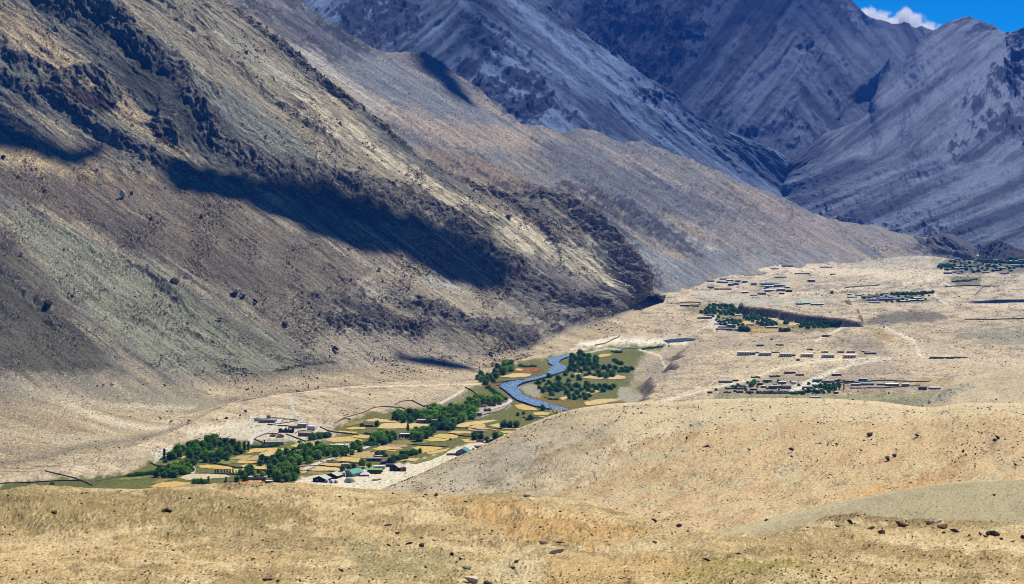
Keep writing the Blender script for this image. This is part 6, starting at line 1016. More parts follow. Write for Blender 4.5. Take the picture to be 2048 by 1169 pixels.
T += TJ(C5([(760,660),(1000,640),(1180,640),(1300,620),(1320,700),(1200,720),(1000,720),(840,725)]), 18, 10, 'round', 'm', 'i3', 'the lower island grove by the gravel bank')
T += TJ(C5([(1300,640),(1480,640),(1600,640),(1590,665),(1480,695),(1400,670)]), 8, 9, 'round', 'd', 'i4', 'the right arm of the lower island grove')
T += TJ(C5([(1100,770),(1110,740),(1250,740),(1330,745),(1280,780),(1180,780)]), 7, 9, 'round', 'd', 'i5', 'the front clump of the lower island grove')
T += TR(C5([(830,760),(900,780),(990,785)]), 5, 5, 'bush', 't', 'i6', 'the low shrubs on the island gravel')
T += TR(C5([(1600,350),(1640,380),(1700,390)]), 5, 9, 'round', 't', 'i7', 'the trees on the right edge of the island')
T += TR(C5([(1575,250),(1640,255),(1690,250)]), 5, 6, 'bush', 't', 'i8', 'the dark shrubs by the upper channel')
T += TR([(1284,700),(1300,698),(1325,695)], 7, 5, 'bush', 'd', 'i9', 'the shrubs along the upper channel')
T += TJ(C6([(200,350),(260,310),(380,290),(520,285),(590,330),(600,345),(520,375),(420,355),(300,365)]), 26, 8, 'round', 't', 'v1', 'the grove at the back of the terrace village')
T += TR(C6([(290,270),(400,268),(545,275)]), 9, 6, 'round', 'm', 'v1b', 'the back row of the terrace village')
T += TJ(C6([(650,400),(740,370),(820,400),(900,420),(980,460),(900,480),(830,470),(760,440)]), 20, 8, 'round', 'd', 'v2', 'the grove below the dark terrace cliff')
T += TR(C6([(610,520),(660,520),(700,528)]), 6, 10, 'round', 't', 'v3', 'the dark clump on the golden terrace plot')
T += TR(C6([(550,450),(590,440),(610,430)]), 4, 8, 'round', 'd', 'v3b', 'the trees left of the golden terrace plot')
T += TR(C6([(1015,525),(1060,528),(1105,520)]), 4, 8, 'round', 'd', 'v4', 'the bushes on the stubble of the terrace village')
T += TR(C6([(1060,450),(1090,450)]), 2, 8, 'round', 't', 'v5', 'the pair of trees under the cliff')
T += TJ(C6([(1225,495),(1240,450),(1330,445),(1340,480),(1300,500)]), 8, 9, 'round', 't', 'v6', 'the clump near the end of the terrace cliff')
T += TJ(C6([(1350,490),(1380,450),(1540,440),(1640,440),(1600,470),(1420,500)]), 20, 7, 'round', 'd', 'v7', 'the last grove below the terrace cliff')
T += TR([(1782,591),(1830,590),(1868,587)], 20, 6, 'round', 't', 'f1', 'the far line of trees on the middle plain')
T += TR([(1905,565),(1940,562),(1955,560)], 14, 4, 'bush', 't', 'f2', 'the far green thicket')
T += TJ([(1725,600),(1740,592),(1800,590),(1860,592),(1850,602),(1780,606)], 26, 5, 'round', 't', 'f1b', 'the middle plain village')
T += TJ([(1880,540),(1900,524),(1960,518),(2048,518),(2048,536),(1990,545),(1930,548)], 60, 6, 'round', 't', 'f3b', 'the farthest village')
T += TJ(C5([(1060,480),(1200,430),(1500,480),(1700,470),(1500,520),(1200,520)]), 10, 8, 'bush', 'm', 'i1d', 'the river island')
T += TJ(C5([(720,600),(1100,610),(1500,630),(1300,740),(900,740)]), 16, 7, 'bush', 'y', 'i3b', 'the river island')
T += TJ(C6([(330,380),(520,400),(640,470),(600,520),(480,500),(360,420)]), 22, 6, 'round', 't', 'v8', 'the terrace village houses')
T += TJ([(1430,782),(1500,766),(1580,764),(1680,772),(1680,786),(1500,788)], 34, 5, 'round', 'd', 'p6', 'the plain village houses')
T += TR([(1875,536),(1890,535),(1903,535)], 8, 7, 'round', 't', 'f3', 'the left end of the farthest village')
T += TR([(1955,526),(2000,527),(2048,529)], 18, 7, 'round', 't', 'f4', 'the trees of the farthest village under the rock outcrop')
T += TR([(2018,522),(2048,520)], 8, 7, 'round', 't', 'f5', 'the dark trees at the right edge of the farthest village')
T += TR([(1463,778),(1475,778),(1492,778)], 6, 7, 'round', 't', 'p1', 'the dark trees at the left of the plain village')
T += TR([(1500,775),(1506,770),(1510,764)], 5, 9, 'round', 'd', 'p2', 'the tall clump in the plain village')
T += TR([(1580,788),(1592,789),(1602,788)], 7, 7, 'bush', 'y', 'p3', 'the yellowing bushes of the plain village')
T += TJ([(1605,789),(1640,776),(1675,770),(1678,776),(1655,788),(1630,789)], 18, 8, 'round', 'm', 'p4', 'the green thicket right of the plain village lane')
T += TR([(1858,718),(1890,718),(1928,717)], 14, 4, 'bush', 'd', 'p5', 'the long low hedge on the right plain')
def re_short(d): return d.replace(' in the middle of the ', ' amid the ').replace(' at the left end of the village', ' at village left end').replace('the bright green clump', 'bright green clump')
def place_trees():
    # the groves the photograph shows largest become single trees; what is left over is one far thicket
    T.sort(key=lambda t: -t[2] - (60 if t[5] == 's' else 0)); one, rest = T[:298], T[298:]
    groups = {}
    for i, t in enumerate(one): groups.setdefault(t[5], []).append(t)
    for key, ts in groups.items():
        ts.sort(key=lambda t: t[0])
        ys = sorted(t[1] for t in ts); n3 = len(ts); cut = (ys[n3 // 3], ys[2 * n3 // 3]) if n3 > 9 else None; rowc = {}
        for i, (px, py, h, kind, mk, _, desc) in enumerate(ts):
            p = on_floor(px, py) if py < 968 or px > 200 else hit(px, py); H = h * p[1] / F * 1.04; nm = {'round': 'willow_tree', 'poplar': 'poplar_tree', 'bush': 'shrub'}[kind]; cat = 'shrub' if kind == 'bush' else 'tree'
            if key == 's': lab, grp = desc, None
            else:
                word = {'round': 'willow', 'poplar': 'poplar', 'bush': 'shrub'}[kind]; grp = word + 's of ' + desc
                row = '' if cut is None else 'back ' if py < cut[0] else 'front ' if py > cut[1] else 'middle '; k = rowc.get(row, 0); rowc[row] = k + 1
                lab = ORD[min(k, 19)] + ' ' + row + word + ' from left, ' + re_short(desc)
            e = bpy.data.objects.new(nm, None); COL.objects.link(e); e.location = (p[0], p[1], p[2] - 0.05); e.scale = (H * random.uniform(0.95, 1.3), H * random.uniform(0.95, 1.3), H * 0.95); e.rotation_euler = (0, 0, random.random() * 6.28); e.empty_display_size = 0.3
            tag(e, lab, cat, grp); var = random.randrange(3)
            link('trunk', TRK[kind], (0, 0, 0), e); link('crown', crown(kind, mk, var), (0, 0, 0), e)
    V, Fc, off = [], [], 0
    for px, py, h, kind, mk, key, desc in rest:
        p = on_floor(px, py); H = h * p[1] / F * 1.1; me = crown(kind, 't' if mk == 't' else 'd', 0); n = len(me.vertices); v = np.empty(n * 3, np.float32); me.vertices.foreach_get('co', v); v = v.reshape(-1, 3) * [H * 1.35, H * 1.35, H * 0.9]
        l = np.empty(len(me.loops), np.int32); me.loops.foreach_get('vertex_index', l); V.append(v + p); Fc.append(l.reshape(-1, 3) + off); off += n
    if V: tag(link('thicket', raw_mesh('thicket', np.concatenate(V), np.concatenate(Fc), LEAF['t'])), 'small far-off trees and scrub of the distant villages', None, None, 'stuff')
place_trees()
# ================================================================== buildings
WALLC = {'mud': [0.20,0.15,0.11], 'brown': [0.15,0.095,0.07], 'dark': [0.05,0.045,0.05], 'grey': [0.27,0.27,0.28], 'white': [0.72,0.71,0.72], 'blue': [0.13,0.16,0.26], 'teal': [0.10,0.24,0.26], 'red': [0.20,0.07,0.06], 'lilac': [0.30,0.27,0.36], 'cream': [0.62,0.56,0.42], 'pink': [0.42,0.33,0.31], 'black': [0.02,0.02,0.028]}
ROOFC = {'clay': [0.46,0.41,0.35], 'white': [0.66,0.65,0.62], 'teal': [0.07,0.33,0.27], 'green': [0.14,0.36,0.08], 'pink': [0.70,0.38,0.40], 'lilac': [0.72,0.62,0.72], 'palegreen': [0.42,0.48,0.36], 'grey': [0.40,0.41,0.42], 'blue': [0.20,0.30,0.42], 'sea': [0.25,0.50,0.50], 'cream': [0.78,0.73,0.60], 'dark': [0.10,0.10,0.11], 'bluegreen': [0.05,0.22,0.24]}
_WM = {}; _RM = {}
def wm(k):
    if k not in _WM: _WM[k] = simple_mat(k + '_plaster', WALLC[k], 0.92, 0.14, 0.9, 0.15, 0.05)
    return _WM[k]
def rm(k):
    if k not in _RM: _RM[k] = simple_mat(k + '_roofing', ROOFC[k], 0.7, 0.10, 0.6, 0.2)
    return _RM[k]
PANE = simple_mat('dark_window_glass', [0.02, 0.022, 0.03], 0.25, 0.1, 3.0, 0.5); FRAME = simple_mat('painted_frame', [0.55, 0.52, 0.5], 0.7, 0.1, 3.0); DOORM = simple_mat('timber_door', [0.12, 0.07, 0.045], 0.8, 0.2, 3.0)
_BF = [(0,3,2,1),(4,5,6,7),(0,1,5,4),(1,2,6,5),(2,3,7,6),(3,0,4,7)]
class MB:
    def __init__(s): s.v = []; s.f = []
    def box(s, x0, x1, y0, y1, z0, z1):
        o = len(s.v); s.v += [(x0,y0,z0),(x1,y0,z0),(x1,y1,z0),(x0,y1,z0),(x0,y0,z1),(x1,y0,z1),(x1,y1,z1),(x0,y1,z1)]; s.f += [tuple(o + i for i in q) for q in _BF]; return s
    def poly(s, vs, fs): o = len(s.v); s.v += vs; s.f += [tuple(o + i for i in q) for q in fs]; return s
    def make(s, name, mat, parent):
        me = bpy.data.meshes.new(name); me.from_pydata(s.v, [], s.f); me.materials.append(mat); return link(name, me, (0, 0, 0), parent)
def openings(root, w, d, h, n, storeys=1, door=True, frame=True, y=None):
    y = -d / 2 if y is None else y; sh = h / storeys; k = n + (1 if door else 0); dx = w / (k + 0.5)
    for s in range(storeys):
        for i in range(k):
            x = -w / 2 + dx * (i + 0.75); z = s * sh
            if door and s == 0 and i == k // 2:
                MB().box(x - dx * .2, x + dx * .2, y - 0.07, y + 0.05, 0, sh * 0.72).make('door', DOORM, root); continue
            wd = min(dx * .28, sh * .35); f = MB().box(x - wd, x + wd, y - 0.09, y + 0.05, z + sh * .34, z + sh * .78).make('window', FRAME if frame else DOORM, root)
            MB().box(x - wd * .78, x + wd * .78, y - 0.12, y - 0.088, z + sh * .39, z + sh * .73).make('pane', PANE, f)
def building(px, py, wpx, hpx, kind, wall, roof, label, depth=None, rz=0.0, wins=3, storeys=1, near=True, cat=None, group=None, name=None):
    p = on_floor(px, py); s = p[1] / F; w = wpx * s; h = hpx * s * (0.80 if kind == 'flat' else 1.0); d = depth if depth else max(3.0, min(w * 0.6, 9))
    h = max(h * 0.9, 1.6); nm = name or {'flat': 'flat_roofed_house', 'gable': 'gabled_house', 'hip': 'hipped_tent', 'long': 'long_barrack', 'canopy': 'canopy_shelter', 'dome': 'dome_tent', 'ruin': 'roofless_ruin'}[kind]
    e = bpy.data.objects.new(nm, None); COL.objects.link(e); e.location = (p[0], p[1] + d / 2, p[2] - 0.1); e.rotation_euler = (0, 0, math.radians(rz)); e.empty_display_size = 0.5
    tag(e, label, cat or {'flat': 'house', 'gable': 'house', 'hip': 'tent', 'long': 'barrack', 'canopy': 'shelter', 'dome': 'tent', 'ruin': 'ruin'}[kind], group); t = 0.12
    if kind in ('flat', 'long'):
        MB().box(-w/2, w/2, -d/2, d/2, -0.6, h).make('wall', wm(wall), e); r = MB().box(-w/2 - .15, w/2 + .15, -d/2 - .15, d/2 + .15, h, h + 0.22)
        if near and kind == 'flat':
            P_ = MB().box(-w/2, w/2, -d/2, -d/2 + .3, h + .223, h + .5).box(-w/2, w/2, d/2 - .3, d/2, h + .223, h + .5).box(-w/2, -w/2 + .3, -d/2 + .302, d/2 - .302, h + .223, h + .5).box(w/2 - .3, w/2, -d/2 + .302, d/2 - .302, h + .223, h + .5)
            ro = r.make('roof', rm(roof), e); P_.make('parapet', wm(wall), ro)
        else: r.make('roof', rm(roof), e)
        if wins: openings(e, w, d, h, wins, storeys, door=near or kind == 'long')
    elif kind == 'gable':
        eh = h * 0.52; MB().poly([(-w/2,-d/2,-.6),(w/2,-d/2,-.6),(w/2,d/2,-.6),(-w/2,d/2,-.6),(-w/2,-d/2,eh),(w/2,-d/2,eh),(w/2,d/2,eh),(-w/2,d/2,eh),(0,-d/2,h),(0,d/2,h)], [(0,3,2,1),(0,1,5,8,4),(2,3,7,9,6),(1,2,6,5),(3,0,4,7)]).make('wall', wm(wall), e)
        a, b = w / 2 + .35, d / 2 + .4; k = (h - eh) / (w / 2) * .35
        MB().poly([(-a,-b,eh-k),(0,-b,h+.02),(0,b,h+.02),(-a,b,eh-k),(-a,-b,eh-k+t),(0,-b,h+.02+t),(0,b,h+.02+t),(-a,b,eh-k+t)], [(0,1,2,3),(4,7,6,5),(0,4,5,1),(2,6,7,3),(0,3,7,4)]).poly([(a,-b,eh-k),(0,-b,h+.02),(0,b,h+.02),(a,b,eh-k),(a,-b,eh-k+t),(0,-b,h+.02+t),(0,b,h+.02+t),(a,b,eh-k+t)], [(0,3,2,1),(4,5,6,7),(0,1,5,4),(2,3,7,6),(0,4,7,3)]).make('roof', rm(roof), e)
        if wins: openings(e, w * 0.8, d, eh * 1.05, wins, 1, True)
    elif kind == 'hip':
        eh = h * 0.45; MB().box(-w/2, w/2, -d/2, d/2, -0.4, eh).make('wall', wm(wall), e); a, b, q = w/2 + .3, d/2 + .3, w * 0.12
        MB().poly([(-a,-b,eh),(a,-b,eh),(a,b,eh),(-a,b,eh),(-q,0,h),(q,0,h)], [(0,1,5,4),(1,2,5),(2,3,4,5),(3,0,4),(0,3,2,1)]).make('roof', rm(roof), e)
        if wins: openings(e, w, d, eh, wins, 1, True)
    elif kind == 'canopy':
        for x in np.linspace(-w/2 + .3, w/2 - .3, 5):
            for y in (-d/2 + .2, d/2 - .2): MB().box(x - .08, x + .08, y - .08, y + .08, -0.3, h).make('post', DOORM, e)
        MB().poly([(-w/2,-d/2,h),(w/2,-d/2,h),(w/2,d/2,h),(-w/2,d/2,h),(-w/2,0,h+.8),(w/2,0,h+.8)], [(0,1,5,4),(2,3,4,5),(1,2,5),(3,0,4),(0,3,2,1)]).make('roof', rm(roof), e)
        MB().box(-w/2 + .5, w/2 - .5, d/2 - .45, d/2 - .3, -0.3, h * .8).make('screen', wm(wall), e)
    elif kind == 'dome':
        v = []; f = []; R_, C_ = 6, 14
        for i in range(R_):
            a = i / (R_ - 1) * 1.45
            for j in range(C_): v.append((w/2 * math.cos(a) * math.cos(j * 6.2832 / C_), d/2 * math.cos(a) * math.sin(j * 6.2832 / C_), -0.2 + (h + .2) * math.sin(a)))
        for i in range(R_ - 1):
            for j in range(C_): f.append((i*C_+j, i*C_+(j+1)%C_, (i+1)*C_+(j+1)%C_, (i+1)*C_+j))
        f.append(tuple((R_-1)*C_ + j for j in range(C_))); MB().poly(v, f).make('canvas', rm(roof), e); MB().box(-w*.12, w*.12, -d/2 - .1, -d/2 + .6, -0.1, h * .55).make('door', wm(wall), e)
    elif kind == 'ruin':
        m = MB(); r = random.Random(int(px)); th = .5
        for (x0, x1, y0, y1) in ((-w/2, w/2, -d/2, -d/2 + th), (-w/2, w/2, d/2 - th, d/2), (-w/2, -w/2 + th, -d/2 + th + .003, d/2 - th - .003), (w/2 - th, w/2, -d/2 + th + .003, d/2 - th - .003), (-.2 + w*.1, .3 + w*.1, -d/2 + th + .003, d/2 - th - .003)):
            n = 6; ax = x1 - x0 > y1 - y0
            for i in range(n):
                u0, u1 = i / n, (i + 1) / n; hh = h * r.uniform(0.55, 1.05)
                if ax: m.box(x0 + (x1-x0)*u0 + .002, x0 + (x1-x0)*u1, y0, y1, -0.6, hh)
                else: m.box(x0, x1, y0 + (y1-y0)*u0 + .002, y0 + (y1-y0)*u1, -0.6, hh)
        m.make('wall', wm(wall), e); MB().box(-w*.3, -w*.12, -d/2 - .05, -d/2 + .04, 0, h * .5).make('doorway', PANE, e)
    return e
NB = [ # px, py, w, h, kind, wall, roof, label, depth, rz, windows, storeys
 (535,846,34,8,'flat','grey','clay','long grey shed slanting below the debris fan',6,-9,5,1),(514,843,10,8,'flat','white','grey','small white and blue block at the left end of the long shed',5,-9,1,1),(537,837,8,7,'flat','pink','pink','small pink-red hut behind the long grey shed',4,0,1,1),
 (605,856,18,10,'flat','grey','white','upper two-storey grey house of the white compound',8,-8,3,2),(624,861,17,10,'flat','white','white','white two-storey house at the right of the white compound',8,-10,3,2),(591,857,28,5,'flat','mud','clay','low stone yard house left of the white compound',6,-5,0,1),
 (572,866,30,8,'ruin','dark','clay','dark roofless ruin below the white compound',7,0,0,1),(610,873,26,9,'flat','mud','clay','brown stone house right of the dark ruin',8,-8,3,1),(546,889,34,6,'flat','white','clay','long whitewashed house behind the low hedge',6,3,4,1),(562,890,11,8,'flat','white','white','white block with two dark windows at the hedge end',5,3,2,1),
 (560,876,14,4,'ruin','mud','clay','small stone pen inside the upper enclosure',6,0,0,1),(545,874,12,4,'ruin','mud','clay','broken stone pen at the left of the upper enclosure',6,0,0,1),(590,908,28,8,'flat','grey','clay','grey farmhouse half hidden in the long green grove',8,0,4,1),(683,899,27,11,'flat','white','white','white and blue house in the middle of the grove',8,-4,4,2),(664,897,14,9,'flat','blue','white','blue block on the left of the white house',6,-4,1,1),
 (811,877,26,11,'flat','dark','white','dark house with a bright flat roof beside the road',8,0,3,1),(800,880,16,2.2,'ruin','cream','clay','pale yard wall left of the dark house',8,0,0,1),(738,854,16,5,'flat','brown','clay','small brown hut in the wide upper field',4,0,1,1),(846,847,26,8,'flat','mud','clay','grey-brown farmhouse under the main grove',8,0,3,1),(869,847,14,8,'flat','grey','clay','smaller grey house right of the grey-brown farmhouse',7,0,2,1),
 (914,823,18,5,'flat','white','white','white flat roof showing inside the main grove',6,0,0,1),(956,833,15,9,'flat','grey','clay','grey house below the ruined quarter',7,0,3,1),(966,815,14,6,'ruin','pink','clay','left roofless ruin on the rise above the river',6,0,0,1),(984,813,15,7,'ruin','brown','clay','purple-brown ruin on top of the rise above the river',7,0,0,1),(975,823,15,5,'ruin','mud','clay','low ruin in front of the purple-brown one',6,0,0,1),(999,810,9,5,'ruin','mud','clay','small ruin at the right end of the rise',5,0,0,1),
 (1084,848,18,9,'flat','dark','clay','dark hut at the foot of the sandy slope by the river',6,5,2,1),(1056,841,10,4,'flat','brown','clay','brown hut right of the two big round trees',4,0,1,1),(514,962,38,9,'flat','grey','clay','grey farmhouse with two dark windows above the flower bed',7,0,4,1),(514,955,15,4,'flat','grey','white','small white-roofed upper room behind the grey farmhouse',4,0,1,1),(537,968,15,7,'flat','dark','cream','small dark shed right of the orange flower bed',5,0,1,1),(455,967,16,3,'ruin','mud','clay','low pen left of the grey farmhouse',4,0,0,1),
 (957,867,20,6,'flat','grey','blue','bluish flat-roofed house behind the blue-green trees',6,0,2,1),(1008,877,11,8,'gable','cream','white','white tent-like hut right of the blue-green trees',4,-20,0,1),(972,894,21,7,'hip','grey','pink','pink-roofed tent at the foot of the sandy slope',6,8,2,1),(956,897,15,5,'flat','dark','white','white flat roof below the pink-roofed tent',4,0,1,1),(948,901,10,6,'dome','dark','cream','small pale dome left of the white flat roof',4,0,0,1),(960,885,14,5,'ruin','mud','clay','broken pen above the pink-roofed tent',5,0,0,1),
 (927,911,25,15,'gable','blue','bluegreen','dark blue gabled house with teal roof at the slope foot',9,-14,3,1),(904,911,19,11,'hip','red','cream','cream-topped tent with dark red walls left of the blue gable',7,0,2,1),(643,964,30,13,'gable','black','palegreen','nearer black gable with pale green roof',8,-24,1,1),(667,957,28,12,'gable','black','palegreen','farther black gable with pale green roof',8,-24,1,1),
 (653,966,10,8,'dome','dark','lilac','leftmost of three pale domes by the black gables',4,0,0,1),(662.5,967,10,8,'dome','dark','lilac','middle one of three pale domes by the black gables',4,0,0,1),(672,967,10,8,'dome','dark','lilac','rightmost of three pale domes by the black gables',4,0,0,1),(699,966,24,12,'dome','grey','palegreen','big pale marquee in the middle of the camp',6,0,0,1),
 (708,954,19,15,'gable','grey','teal','grey gabled hall with bright teal roof',12,-38,1,1),(729,953,18,9,'hip','dark','lilac','lilac-pink tent right of the teal roof',6,0,2,1),(748,948,34,9,'canopy','mud','green','long low green canopy right of the lilac tent',8,-4,0,1),(758,939,23,7,'flat','grey','white','bright white flat-roofed shed above the green canopy',7,0,2,1),(793,942,22,15,'gable','black','clay','black gabled house at the right end of the camp',8,-26,2,1),(806,943,12,8,'flat','red','dark','dark red shed against the black gabled house',4,0,1,1),
 (748,923,30,7,'flat','dark','clay','long dark house above the camp',6,0,4,1),(757,917,15,5,'flat','red','cream','red-brown shed above the long dark house',4,0,1,1),(768,914,14,5,'ruin','brown','clay','brown pen right of the red-brown shed',5,0,0,1),(690,935,15,8,'flat','pink','clay','pinkish-grey house above the camp',6,0,2,1),(722,939,14,6,'flat','brown','clay','brown shed squeezed behind the teal roof',4,0,1,1),(685,953,10,8,'flat','grey','white','white-topped cube between the black gables and the marquee',4,0,1,1),(699,946,18,5,'flat','grey','palegreen','low shed left of the teal-roofed hall',4,0,1,1),
 (768,928,14,5,'flat','dark','lilac','dark shed beside the blue-green tree',4,0,1,1),(779,934,15,4,'flat','dark','blue','low blue-roofed shed left of the black gabled house',4,0,0,1)]
for b in NB:
    px, py, w, h, k, wl, rf, l, dp, rz, wn, stn = b; building(px, py, w, h, k, wl, rf, l, dp, rz, wn, stn)
def haystack():
    p = on_floor(750, 961); s = p[1] / F; v, f = rock_shape(77); m = simple_mat('brown_hay', [0.20,0.10,0.05], 0.95, 0.3, 1.5, 0.1, 0.3); me = raw_mesh('haystack', v, f, m)
    o = link('haystack', me, (p[0], p[1], p[2])); o.scale = (9 * s, 5 * s, 6 * s); tag(o, 'brown heap of hay right of the big pale marquee', 'haystack')
    o = link('haystack', me, tuple(on_floor(759, 960))); o.scale = (4.5 * s, 4 * s, 5 * s); o.rotation_euler = (0, 0, 1); tag(o, 'smaller darker heap of hay at the right of the brown one', 'haystack')
    o = link('haystack', me, tuple(on_floor(632, 971))); o.scale = (5 * s, 4 * s, 4 * s); o.rotation_euler = (0, 0, 2); tag(o, 'dark reddish heap below the nearer black gable', 'haystack')
haystack()
def settlement(key, where, rows, near=False):
    """rows: px, py, w, h, kind, wall, roof; labels count the look-alikes from the left"""
    rows = sorted(rows, key=lambda r: r[0]); cnt = {}
    for r in rows: cnt[(r[4], r[6], r[5])] = cnt.get((r[4], r[6], r[5]), 0) + 1
    seen = {}; rn = {'sea': 'pale teal', 'cream': 'cream', 'clay': 'clay', 'palegreen': 'pale green', 'bluegreen': 'dark teal'}; kn = {'flat': 'house', 'long': 'barrack', 'gable': 'gabled house', 'ruin': 'roofless ruin', 'hip': 'tent', 'canopy': 'shelter', 'dome': 'dome'}
    for px, py, w, h, k, wl, rf in rows:
        c = (k, rf, wl); i = seen.get(c, 0); seen[c] = i + 1; o = '' if cnt[c] == 1 else ORD[min(i, 19)] + ' '
        base = (wl + '-walled ' + (kn[k] if k == 'ruin' else kn[k] + ' with ' + rn.get(rf, rf) + ' roof')); lab = (o + base + (' from left' if o else '') + ' in ' + where)
        building(px, py, w, h, k, wl, rf, lab, None if k != 'long' else 7, 0, 3 if (w > 14 and k != 'ruin') else 0, 1, near, group=('houses of ' + where))
settlement('barr', 'the row on the plain', [(1488,711,24,7,'long','cream','white'),(1531,712,24,7,'long','cream','white'),(1572,714,24,7,'long','cream','white'),(1615,715,24,7,'long','cream','white'),(1657,716,24,7,'long','cream','white'),(1700,717,24,7,'long','cream','white')])
settlement('barr2', 'the barrack yard', [(1505,710,11,6,'flat','blue','blue'),(1587,713,8,4,'flat','dark','dark'),(1682,706,12,4,'flat','dark','clay'),(1703,706,15,4,'flat','dark','clay'),(1733,705,16,4,'flat','dark','clay'),(1742,709,22,5,'flat','dark','grey'),(1521,693,14,5,'flat','blue','grey'),(1560,692,16,3,'ruin','mud','clay'),(1650,706,14,3,'ruin','mud','clay'),(1620,701,12,3,'ruin','dark','clay'),(1596,722,7,3,'ruin','dark','clay'),(1652,674,14,5,'flat','mud','grey'),(1543,680,6,3,'ruin','dark','clay')])
settlement('plain', 'the plain village', [(1452,766,26,6,'flat','lilac','clay'),(1471,763,12,4,'flat','dark','clay'),(1460,779,14,5,'flat','blue','grey'),(1481,779,14,5,'flat','blue','grey'),(1535,765,17,7,'flat','lilac','clay'),(1520,771,12,6,'flat','brown','clay'),(1546,778,16,8,'flat','blue','clay'),(1560,777,13,7,'flat','lilac','clay'),(1574,778,18,9,'flat','lilac','grey'),(1565,768,14,5,'flat','dark','white'),(1527,776,10,5,'flat','mud','cream'),(1508,781,14,4,'flat','dark','clay'),
  (1534,788,30,5,'ruin','mud','clay'),(1565,788,28,5,'ruin','grey','clay'),(1581,748,21,6,'flat','red','clay'),(1633,765,14,8,'flat','teal','sea'),(1646,762,10,6,'flat','grey','white'),(1657,766,24,6,'flat','lilac','clay'),(1640,773,26,5,'flat','grey','white'),(1614,778,16,6,'flat','red','clay'),(1624,784,26,6,'flat','dark','white'),(1674,752,18,5,'flat','dark','clay'),(1727,762,16,6,'flat','dark','lilac'),(1713,772,18,4,'flat','grey','sea'),(1735,771,26,5,'flat','blue','blue'),(1762,771,14,5,'flat','mud','white'),(1785,772,26,4,'flat','mud','cream'),(1812,773,14,6,'flat','blue','white'),
  (1673,788,8,5,'flat','dark','clay'),(1846,780,15,7,'flat','black','dark'),(1871,779,22,4,'flat','grey','lilac'),(1632,798,20,5,'flat','lilac','grey'),(1500,787,16,3,'ruin','mud','clay'),(1480,786,14,3,'ruin','mud','clay'),(1455,787,14,3,'ruin','mud','clay'),(1700,766,18,4,'ruin','dark','clay'),(1680,764,20,4,'ruin','dark','clay'),(1512,757,18,3,'ruin','mud','clay'),(1550,755,20,3,'ruin','mud','clay'),(1600,752,16,3,'ruin','mud','clay'),(1420,787,10,4,'ruin','brown','clay'),(1588,768,9,5,'flat','white','white')])
R_ = random.Random(4)
settlement('terr', 'the terrace village', [(px, py, w, h, 'flat', wl, rf) for px, py, w, h, wl, rf in [(1447,623,14,4,'white','white'),(1420,632,10,4,'brown','white'),(1414,638,20,5,'brown','clay'),(1400,638,10,4,'dark','clay'),(1440,645,12,5,'blue','sea'),(1452,643,12,5,'blue','white'),(1462,641,10,4,'grey','white'),(1436,650,14,4,'mud','white'),(1450,651,14,5,'lilac','grey'),(1445,656,16,4,'mud','cream'),(1462,655,14,6,'dark','clay'),(1474,648,10,4,'white','white'),(1455,661,18,5,'blue','grey'),(1440,660,14,4,'grey','white'),(1470,662,12,5,'white','grey'),(1486,662,22,5,'lilac','white'),(1478,632,14,3,'grey','white'),(1370,613,18,4,'dark','clay'),(1392,614,12,4,'dark','grey'),(1500,652,14,4,'blue','grey'),(1545,657,24,3,'mud','grey'),(1525,648,10,3,'brown','cream')]])
settlement('seaf', 'the far settlement', [(px, py, w, h, 'flat', wl, rf) for px, py, w, h, wl, rf in [(1413,556,12,5,'blue','sea'),(1404,556,8,4,'dark','clay'),(1408,561,14,4,'dark','white'),(1422,564,14,4,'red','white'),(1447,560,14,4,'teal','white'),(1460,563,14,4,'teal','white'),(1440,566,12,4,'teal','sea'),(1450,567,12,4,'blue','sea'),(1462,572,11,5,'red','grey'),(1472,570,11,5,'teal','sea'),(1476,564,10,4,'dark','white'),(1490,566,10,5,'blue','white'),(1508,571,11,6,'grey','grey'),(1422,577,12,5,'blue','grey'),(1434,580,10,4,'blue','sea'),(1452,580,22,4,'red','white'),(1545,570,46,4,'teal','sea'),(1540,575,20,4,'blue','white'),(1560,574,22,5,'blue','sea'),(1575,577,10,4,'blue','sea'),(1545,583,30,4,'lilac','white'),(1562,582,16,5,'lilac','white'),(1578,584,12,5,'dark','grey'),(1524,590,16,6,'teal','sea'),(1491,587,14,4,'blue','white'),(1508,592,14,3,'blue','grey'),(1563,589,10,4,'dark','clay'),(1576,534,22,4,'dark','clay'),(1550,539,16,3,'lilac','clay'),(1623,564,14,5,'brown','white'),(1610,549,20,3,'dark','clay'),(1595,549,10,3,'dark','clay'),(1562,556,22,3,'teal','sea'),(1653,536,24,3,'blue','grey'),(1666,550,10,3,'dark','clay')]])
settlement('teal', 'the terrace row', [(px, py, w, h, 'flat', wl, rf) for px, py, w, h, wl, rf in [(1600,610,14,4,'blue','sea'),(1614,609,18,4,'teal','sea'),(1628,611,12,4,'blue','white'),(1641,611,14,4,'blue','white')]])
settlement('fark', 'the strip under the ridge', [(1704 + i * 11 + R_.uniform(-2, 2), 509 - R_.uniform(0, 2.5) - (1.5 if i > 7 else 0), R_.uniform(9, 16), 3.4, 'flat', R_.choice(['teal', 'blue', 'dark']), R_.choice(['white', 'sea', 'white', 'bluegreen'])) for i in range(14)])
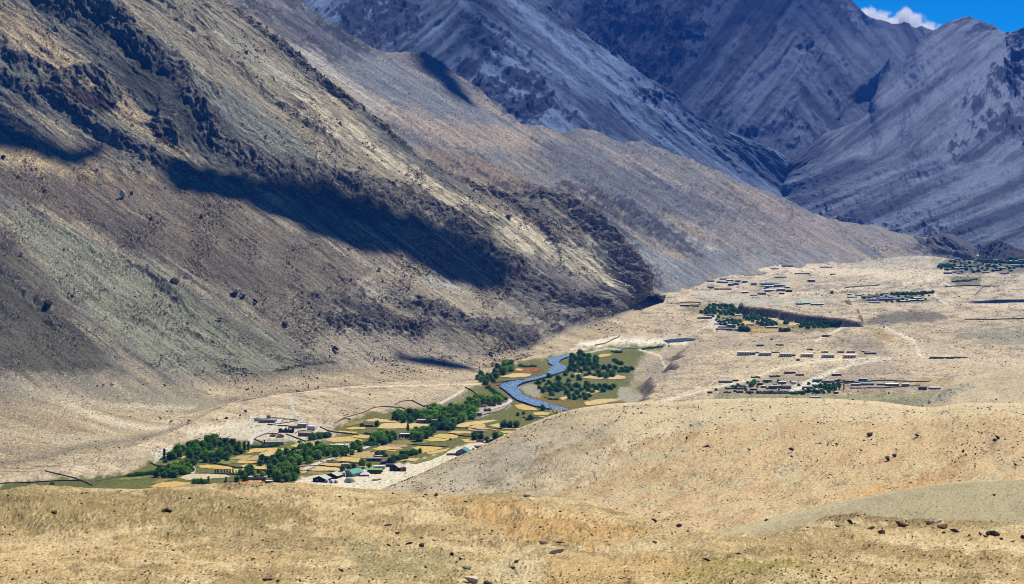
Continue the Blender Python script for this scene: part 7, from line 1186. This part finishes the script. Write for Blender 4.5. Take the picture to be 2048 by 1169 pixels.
settlement('midp', 'the middle plain village', [(px, py, w, h, 'flat', wl, rf) for px, py, w, h, wl, rf in [(1735,596,22,4,'blue','grey'),(1752,594,16,4,'dark','clay'),(1770,589,14,3,'brown','white'),(1764,598,18,4,'blue','sea'),(1745,602,20,4,'blue','grey'),(1772,602,26,6,'blue','blue'),(1785,597,14,5,'lilac','white'),(1798,600,22,4,'blue','white'),(1808,604,24,3,'blue','white'),(1827,603,18,4,'dark','white'),(1836,599,16,4,'blue','white'),(1820,596,12,4,'teal','sea'),(1843,603,12,4,'blue','white'),(1705,596,18,3,'dark','grey'),(1718,592,14,3,'blue','sea'),(1750,607,22,3,'dark','grey'),(1700,590,10,3,'dark','white')]])
settlement('farv', 'the farthest village', [(1885 + R_.uniform(0, 160), 519 + R_.random() ** 0.8 * 30, R_.uniform(7, 16), R_.uniform(3.2, 5), 'flat', R_.choice(['blue', 'teal', 'dark', 'lilac', 'pink']), R_.choice(['white', 'sea', 'clay', 'grey', 'white'])) for i in range(46)])
def gate_and_poles():
    p = on_floor(1683, 780); s = p[1] / F; e = bpy.data.objects.new('village_gate', None); COL.objects.link(e); e.location = tuple(p); tag(e, 'narrow brown gate tower at the right of the plain village', 'gate')
    for x in (-1, 1): MB().box(x * 2.2 - .5, x * 2.2 + .5, -.5, .5, -.5, 6.4).make('pillar', wm('brown'), e)
    MB().box(-3.2, 3.2, -.7, .7, 6.4, 7.2).make('lintel', wm('mud'), e); MB().box(-1.6, 1.6, -.5, .5, 7.2, 8.4).make('roof', rm('cream'), e)
    pm = simple_mat('weathered_pole', [0.16, 0.13, 0.10], 0.9, 0.15, 3)
    for px, py, h, l in [(770,893,14,'utility pole beside the road left of the green meadow'),(678,920,12,'utility pole on the field edge below the road'),(663,924,14,'utility pole at the road bend above the sheaf field'),(868,852,12,'utility pole by the road near the three dark trees'),(761,936,12,'pole behind the bright white shed'),(1914,563,14,'tall mast on the far right plain')]:
        q = on_floor(px, py); s = q[1] / F; H = h * s; e = bpy.data.objects.new('utility_pole', None); COL.objects.link(e); e.location = tuple(q); tag(e, l, 'pole', 'poles standing along the road'); w = 0.11 * q[1] / 1500
        MB().box(-w, w, -w, w, -.4, H).make('pole', pm, e); MB().box(-.9, .9, -w * .6 - .12, -w - .003, H * .9, H * .93).make('crossarm', pm, e)
gate_and_poles()
